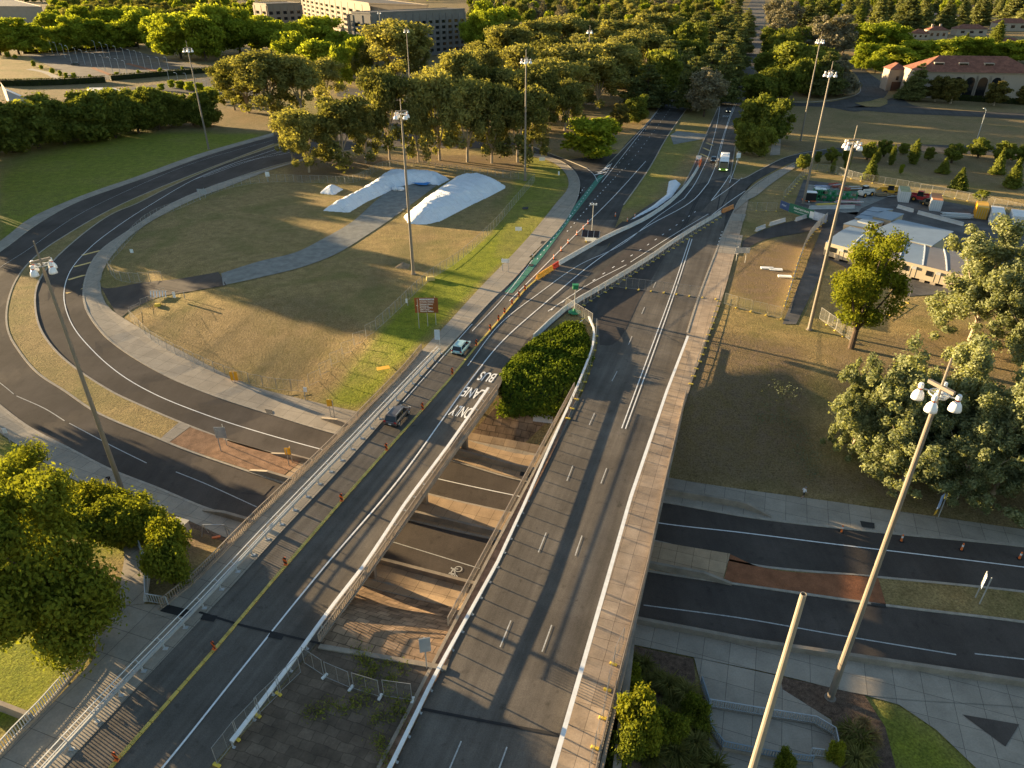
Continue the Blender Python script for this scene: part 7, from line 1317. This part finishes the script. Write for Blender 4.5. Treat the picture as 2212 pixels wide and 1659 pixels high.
# gums left of the grove
for (x, y, ty, wp, lb) in [(588, 252, 104, 165, 'broad olive gum tree left of the sheeted lawn, tallest of its clump'), (538, 244, 112, 120, 'olive gum tree at the left end of the clump beside the lower car park'), (652, 250, 108, 130, 'olive gum tree at the right of the clump behind the loop road'), (508, 238, 138, 84, 'low dark gum tree at the far left of the clump by the car park'), (706, 215, 122, 95, 'brown green gum tree right of the clump, before the stone offices')]: tpx('gum', x, y, ty, wp, lb)
FRONT = [(668, 372, 232, 112, 'gum tree at the left front of the grove, hanging over the loop road'), (742, 360, 196, 150, 'wide gum tree at the front of the grove left of the lawn mast'), (632, 345, 235, 80, 'smaller gum tree at the left end of the grove over the loop road'), (790, 352, 225, 90, 'dark gum tree between the two front gums of the grove'), (842, 345, 138, 118, 'tall gum tree standing behind the lawn mast'), (905, 350, 205, 80, 'gum tree with pale slanting trunks right of the lawn mast'), (950, 346, 150, 140, 'tall gum tree at the centre of the grove above the sheeted mounds'), (1010, 350, 165, 130, 'gum tree with several pale trunks above the broad white mound'), (1062, 352, 165, 120, 'dark gum tree right of centre in the front of the grove'), (1118, 350, 178, 130, 'dark gum tree at the right front of the grove beside the mast'), (1150, 335, 195, 90, 'dark gum tree at the corner of the slip road')]
for k, (x, y, ty, wp, lb) in enumerate(FRONT): tpx('gum', x, y, ty, wp, lb, wk=1.05)
for (x, y, ty, wp) in [(1000, 270, 118, 110), (1060, 275, 122, 110), (1110, 280, 128, 100), (1170, 290, 150, 100), (940, 255, 135, 80), (1200, 262, 112, 130), (1130, 225, 90, 110), (1050, 215, 95, 100), (985, 205, 118, 70), (1240, 225, 82, 130), (1290, 235, 110, 110), (1320, 210, 92, 110), (1190, 190, 68, 110), (1100, 170, 60, 110), (1255, 170, 60, 100), (1340, 180, 80, 90), (1220, 282, 160, 90), (1390, 165, 70, 100), (1160, 140, 42, 100), (1330, 140, 45, 110), (1275, 130, 40, 100), (1210, 125, 30, 100), (1090, 120, 40, 80), (1400, 120, 30, 100), (1030, 165, 92, 70)]: tpx('gum', x, y, ty, wp, 'olive gum tree in the depth of the grove left of the avenue', 'gum trees in the depth of the grove', wk=1.1)
for (x, y, ty, wp, lb) in [(862, 182, 38, 160, 'tall spreading gum tree in front of the stone office block'), (815, 172, 72, 84, 'gum tree at the left foot of the stone office block'), (905, 178, 70, 70, 'dark gum tree against the right part of the stone office block'), (752, 175, 118, 55, 'small gum tree left of the front gum before the offices')]: tpx('gum', x, y, ty, wp, lb)
tpx('yellow', 741, 188, 96, 66, 'bright yellow green upright tree beside the side road')
tpx('yellow', 1277, 343, 253, 138, 'low wide yellow green tree on the verge left of the avenue', v=1); tpx('dark', 1375, 264, 205, 62, 'green tree on the left verge of the avenue beyond the thin bare one'); tpx('olive', 1338, 276, 222, 42, 'thin half bare tree on the left verge of the avenue')
for (x, y, ty, wp) in [(2, 120, 40, 74), (42, 118, 38, 74), (85, 116, 42, 66), (128, 113, 52, 62), (170, 111, 34, 70), (215, 109, 36, 70), (260, 107, 46, 62), (300, 104, 28, 70), (340, 110, 30, 70), (250, 95, 20, 70), (190, 94, 18, 70), (120, 98, 25, 70), (310, 92, 10, 70)]: tpx('yellow', x, y, ty, wp, 'bright yellow green tree in the row behind the empty car park', 'yellow green row behind the car park', wk=1.1)
for (x, y, ty, wp) in [(392, 128, 22, 100), (445, 132, 30, 106), (470, 120, 14, 100), (520, 118, 16, 110), (565, 112, 22, 96), (425, 112, 12, 80), (605, 118, 36, 86), (650, 128, 46, 88), (695, 128, 38, 92), (735, 132, 60, 74), (772, 138, 66, 76), (690, 165, 78, 90), (640, 150, 70, 80), (800, 120, 58, 60), (780, 170, 85, 70)]: tpx('yellow', x, y, ty, wp, 'large sunlit yellow green tree between the car park and the stone offices', 'sunlit trees below the stone offices', wk=1.08)
for (x, y, ty, wp) in [(1028, 120, 26, 74), (1062, 124, 20, 66), (1092, 100, 14, 72), (1046, 90, 8, 70)]: tpx('yellow', x, y, ty, wp, 'bright yellow green tree at the right end of the stone offices', 'bright trees right of the offices')
# avenue trees
AV = [('grey', 1520, 252, 146, 96, 'grey drooping cedar at the near end of the avenue median'), ('cedar', 1492, 240, 118, 90, 'dark cedar behind the grey one on the avenue median'), ('cedar', 1556, 226, 118, 82, 'dark cedar at the right of the grey one on the avenue median'), ('cedar', 1572, 190, 92, 76, 'cedar on the avenue median beside the far traffic lanes')]
for k, x, y, ty, wp, lb in AV: tpx(k, x, y, ty, wp, lb, wk=1.05, v=0)
for (x, y, ty, wp) in [(1530, 195, 100, 80), (1552, 160, 75, 74), (1585, 150, 70, 62), (1570, 125, 52, 60), (1596, 118, 48, 50), (1588, 95, 35, 46), (1606, 85, 28, 40), (1612, 62, 15, 36)]: tpx('cedar', x, y, ty, wp, 'cedar in the row along the avenue median', 'cedars on the avenue median', wk=1.1)
for (x, y, ty, wp) in [(1395, 232, 128, 100), (1428, 205, 112, 96), (1440, 175, 85, 100), (1470, 160, 66, 92), (1420, 150, 60, 90), (1492, 140, 52, 84), (1455, 120, 40, 84), (1520, 115, 38, 74), (1545, 92, 25, 66), (1500, 95, 25, 70), (1565, 72, 14, 52), (1585, 55, 5, 46), (1352, 190, 95, 80), (1480, 190, 100, 70)]: tpx('cedar' if (x // 7) % 3 else 'dark', x, y, ty, wp, 'dark tree in the belt along the left side of the avenue', 'trees along the left side of the avenue', wk=1.08)
for (x, y, ty, wp, lb) in [(1608, 332, 266, 58, 'dark green tree beside the bus, nearest the slip road'), (1640, 338, 262, 56, 'dark green tree at the foot of the path right of the bus'), (1655, 308, 206, 96, 'larger dark green tree right of the avenue above the bus'), (1618, 300, 214, 84, 'dark green tree right of the avenue by the word FORM')]: tpx('dark', x, y, ty, wp, lb, wk=1.1)
for (x, y, ty, wp) in [(1645, 222, 152, 80), (1676, 215, 140, 86), (1708, 195, 92, 112), (1735, 205, 118, 84), (1668, 165, 95, 84), (1760, 175, 95, 80), (1690, 130, 62, 76), (1664, 120, 55, 64), (1720, 120, 55, 70)]: tpx('dark', x, y, ty, wp, 'broad green tree in the belt right of the avenue', 'broad trees right of the avenue', wk=1.1)
for (x, y, ty, wp) in [(1775, 208, 108, 90), (1808, 205, 118, 66), (1790, 135, 36, 84), (1756, 120, 28, 74), (1820, 118, 52, 58), (1676, 95, 22, 60), (1700, 75, 5, 60), (1735, 70, 0, 62), (1668, 62, 0, 46), (1765, 60, -8, 60)]: tpx('cedar' if x % 2 else 'grey', x, y, ty, wp, 'dark cedar before the circus of the arcaded building', 'cedars right of the avenue', wk=1.1)
for (x, y, ty, wp, lb) in [(1972, 217, 133, 56, 'light green conifer at the left end of the arcaded building'), (1960, 216, 172, 54, 'dark bushy tree below the light green conifer at the arcaded building')]: tpx('cedar', x, y, ty, wp, lb)
for (x, y, ty, wp) in [(2019, 220, 164, 40), (2053, 224, 164, 50), (2146, 228, 174, 48), (2207, 226, 180, 44)]: tpx('olive', x, y, ty, wp, 'small olive tree in front of the arches of the building', 'olive trees before the arcade')
for (x, y, ty, wp) in [(1862, 152, 92, 56), (1890, 158, 105, 44), (1925, 148, 100, 76), (1972, 143, 80, 100), (2020, 136, 84, 78), (2062, 134, 78, 66), (2105, 134, 80, 74), (2150, 134, 94, 66), (2195, 136, 88, 86), (1872, 120, 42, 92), (1930, 118, 60, 70), (1905, 105, 50, 60)]: tpx('yellow', x, y, ty, wp, 'sunlit yellow green tree behind the arcaded building', 'sunlit trees behind the arcade', wk=1.1)
for (x, y, ty, wp, lb) in [(2146, 105, 44, 26, 'tall dark cypress between the red roofed houses'), (2075, 128, 72, 16, 'slender cypress behind the roof of the arcaded building'), (2110, 130, 84, 14, 'second slender cypress behind the arcade roof, right of the first'), (1848, 70, 10, 30, 'cypress beside the pale drive at top right'), (1786, 60, 8, 18, 'slim cypress beyond the cedars right of the avenue')]: tpx('cypress', x, y, ty, wp, lb)
for (x, y, ty, wp) in [(1885, 100, -4, 60), (1905, 70, -12, 56), (1952, 75, -14, 74), (1988, 62, -16, 50), (2040, 62, -14, 52), (2070, 58, -10, 44), (2185, 50, -20, 70), (2215, 60, -15, 70), (2110, 55, -15, 50), (1825, 60, -5, 50)]: tpx('conifer', x, y, ty, wp, 'tall dark conifer among the houses at top right', 'tall conifers among the houses', v=1, wk=1.1)
FT = [('round', 1733, 367, 333, 36), ('round', 1765, 352, 326, 18), ('round', 1796, 352, 318, 34), ('cypress', 1827, 368, 330, 12), ('cypress', 1797, 373, 344, 10), ('round', 1827, 349, 314, 26), ('round', 1873, 344, 305, 40), ('cypress', 1893, 352, 320, 13), ('round', 1909, 338, 301, 36), ('cypress', 1924, 356, 311, 14), ('conifer', 1877, 389, 338, 34), ('round', 1951, 333, 309, 28), ('cypress', 1970, 354, 302, 18), ('round', 2005, 346, 317, 26), ('round', 2055, 352, 306, 44), ('conifer', 2036, 374, 341, 31), ('round', 2112, 341, 298, 48), ('conifer', 2068, 410, 359, 40), ('round', 2168, 352, 306, 52), ('conifer', 2152, 376, 325, 32), ('conifer', 2184, 405, 343, 40), ('round', 2205, 350, 314, 30), ('round', 2115, 437, 410, 34)]
for k, x, y, ty, wp in FT: tpx(k, x, y, ty, wp, {'round': 'small round tree scattered on the dry field right of the slip road', 'cypress': 'small dark cypress scattered on the dry field right of the slip road', 'conifer': 'small dark conifer scattered on the dry field right of the slip road'}[k], {'round': 'round trees on the dry field', 'cypress': 'cypresses on the dry field', 'conifer': 'conifers on the dry field'}[k], v=0 if k == 'conifer' else None)
tpx('yellow', 1945, 376, 354, 13, 'thin yellowing sapling on the dry field behind the yard')
# deeper woodland, tree by tree while they can be told apart
def wood(xs, ys, mix, label, group, inside, Hh=(15, 22), seed=1, dens=.72):
    rn = random.Random(seed); n = 0
    for y in ys:
        d = proj(T(1106, y, 0))[2]; wpx = 13.5 * F / d; x = xs[0] + rn.uniform(0, wpx)
        while x < xs[1]:
            if inside(x, y):
                k = rn.choice(mix); b = T(x, y + rn.uniform(-2, 2), 0); H = rn.uniform(*Hh); tree(k, b, H, H * rn.uniform(.75, .95), label % {'gum': 'olive', 'yellow': 'yellow green', 'dark': 'dark green', 'cedar': 'dark', 'grey': 'grey', 'conifer': 'dark pointed'}[k], group + ' (' + k + ')', v=1 if k == 'conifer' else None); n += 1
            x += wpx * rn.uniform(.75, 1.25) * 1.12
    return n
rx = lambda y: 1443 + (1640 - 1443) * (203 - y) / 198.0
n1 = wood((-40, 560), (5, 12, 20, 29, 39, 50, 62, 75), ['gum', 'dark', 'yellow', 'gum'], '%s tree of the woodland beyond the car park', 'woodland beyond the car park', lambda x, y: not (x < 110 and y > 5) and not (x > 520 and y < 30), seed=2)
n2 = wood((1015, 1600), (5, 11, 18, 26, 35, 45, 57, 70), ['gum', 'cedar', 'gum', 'dark', 'yellow', 'grey'], '%s tree of the woodland left of the avenue', 'woodland left of the avenue', lambda x, y: x < rx(y) - 22, seed=3)
n3 = wood((1660, 2240), (4, 10, 17, 25, 36), ['cedar', 'dark', 'yellow', 'conifer', 'cedar'], '%s tree among the distant houses right of the avenue', 'trees among the distant houses', lambda x, y: x > 1668 and not any(abs(x - hx) < 18 and abs(y - hy) < 10 for hx, hy in ((1807, 19), (2082, 20), (2128, 17))), seed=4)
# the farthest woods read as one mass
def far_wood():
    rg = np.random.default_rng(9); P_, N_ = [], []
    for _ in range(700):
        y = rg.uniform(-40, 6); x = rg.uniform(-60, 2280)
        if abs(x - 1636) < 16 + (y + 34) * .25: continue
        b = T(x, y, 0); s = rg.uniform(5, 8) * (1 + max(0, -y) / 60); cl = [((b.x + rg.uniform(-5, 5), b.y + rg.uniform(-5, 5), rg.uniform(5, 13)), (s * .8, s * .8, s * .6)) for _ in range(4)]; p, n_ = crown_pts(cl, 320, rg); P_.append(p); N_.append(n_)
    o = mesh_from(*cards(np.concatenate(P_), np.concatenate(N_), 1.3, rg, .5), LM['dark'], 'woodland'); tag(o, 'far belt of woodland along the top edge of the picture', 'woodland', None, 'stuff')
far_wood()
for k, y in enumerate([100, 157, 165, 178, 184, 190, 197, 204, 211, 219, 228, 238, 248, 259, 270, 284, 300]):
    tree('gum' if k % 2 else 'dark', Vector((-.728 * (.863 * y + 25) - 12 - random.uniform(0, 7), y, 0)), (7 if y < 170 else random.uniform(20.5, 24)), random.uniform(13, 17), 'tall tree just beyond the left edge of the picture', 'tall trees beyond the left edge')
# ground plants on the banks and beds
agave = leaf_mat('grey_tussock', (.07, .09, .06), (.22, .25, .17), .3); pl = []
for (x, y) in [(1660, 880), (1672, 905), (1690, 860), (1700, 895), (1712, 920), (1698, 938), (1720, 945), (1735, 965), (1742, 985), (1728, 1000), (1750, 1010), (1706, 845), (1680, 838), (1745, 1030), (1690, 915), (1735, 935), (1755, 960), (1716, 975), (1640, 905), (1652, 912), (1770, 990), (1760, 1022)]:
    p = G(x, y, .1); pl.append((tuple(p), rng.uniform(.7, 1.3)))
tufts('tussocks', 'grey green tussock plants straggling down the dry bank', pl, agave, n=45, spread=.7, h=.8)
lom = leaf_mat('strap_leaf', (.07, .085, .018), (.30, .27, .085), .4); first = None
def strap(name, n=230, seed=1, h=1.1, r=.9, mat=lom):
    rg = np.random.default_rng(seed); V = []; Fq = []
    for k in range(n):
        a = rg.random() * 6.28; l = h * rg.uniform(.6, 1.1); o = r * rg.uniform(.3, 1); d = np.array((math.cos(a), math.sin(a), 0)); s = np.array((-d[1], d[0], 0)) * .022; b0 = d * .08; m_ = d * o * .45 + (0, 0, l * .8); e = d * o + (0, 0, l * rg.uniform(.45, .9)); i = len(V); V += [b0 - s, b0 + s, m_ + s, m_ - s, e + s * .3, e - s * .3]; Fq += [(i, i + 1, i + 2, i + 3), (i + 3, i + 2, i + 4, i + 5)]
    t = bpy.data.objects.new(name, None); COL.objects.link(t); mesh_from(np.array(V), np.array(Fq), mat, 'leaves', t); return t
sp = strap('strap_plant'); sp_used = False
for k, (x, y) in enumerate([(1395, 1490), (1420, 1480), (1440, 1500), (1465, 1495), (1480, 1520), (1500, 1540), (1450, 1530), (1425, 1555), (1460, 1560), (1490, 1570), (1510, 1590), (1440, 1600), (1470, 1610), (1500, 1625), (1420, 1640), (1455, 1650), (1390, 1455), (1370, 1440), (1520, 1650), (1400, 1660), (1380, 1645), (1485, 1665), (1830, 1600), (1850, 1620), (1870, 1650), (1840, 1660), (1540, 1680)]):
    t = sp if k == 0 else copy_tree(sp); t.location = G(x, y, .05); s = random.uniform(1.3, 2.0); t.scale = (s, s, s); t.rotation_euler.z = random.uniform(0, 6); tag(t, 'strappy tussock in the garden bed at lower right', 'tussock', 'strappy tussocks in the lower right beds')
tan = leaf_mat('dry_grass', (.18, .12, .05), (.45, .33, .16), .4); q = strap('ornamental_grass', 320, 5, 2.0, 1.1, tan)
for k, (x, y) in enumerate([(1838, 1602), (1858, 1585), (1876, 1612)]):
    t = q if k == 0 else copy_tree(q); t.location = G(x, y, .05); t.rotation_euler.z = k * 2.; tag(t, 'tall tan ornamental grass beside the terrace corner at lower right', 'ornamental grass', 'tan grasses by the terrace')
print('TREES', tcount[0], n1, n2, n3)
for k_, o_ in list(PT.items()):
    if k_ not in USED:
        for c_ in list(o_.children): bpy.data.objects.remove(c_)
        bpy.data.objects.remove(o_)
for o_ in bpy.data.objects:
    for k_ in ('H', 'W'):
        if k_ in o_: del o_[k_]
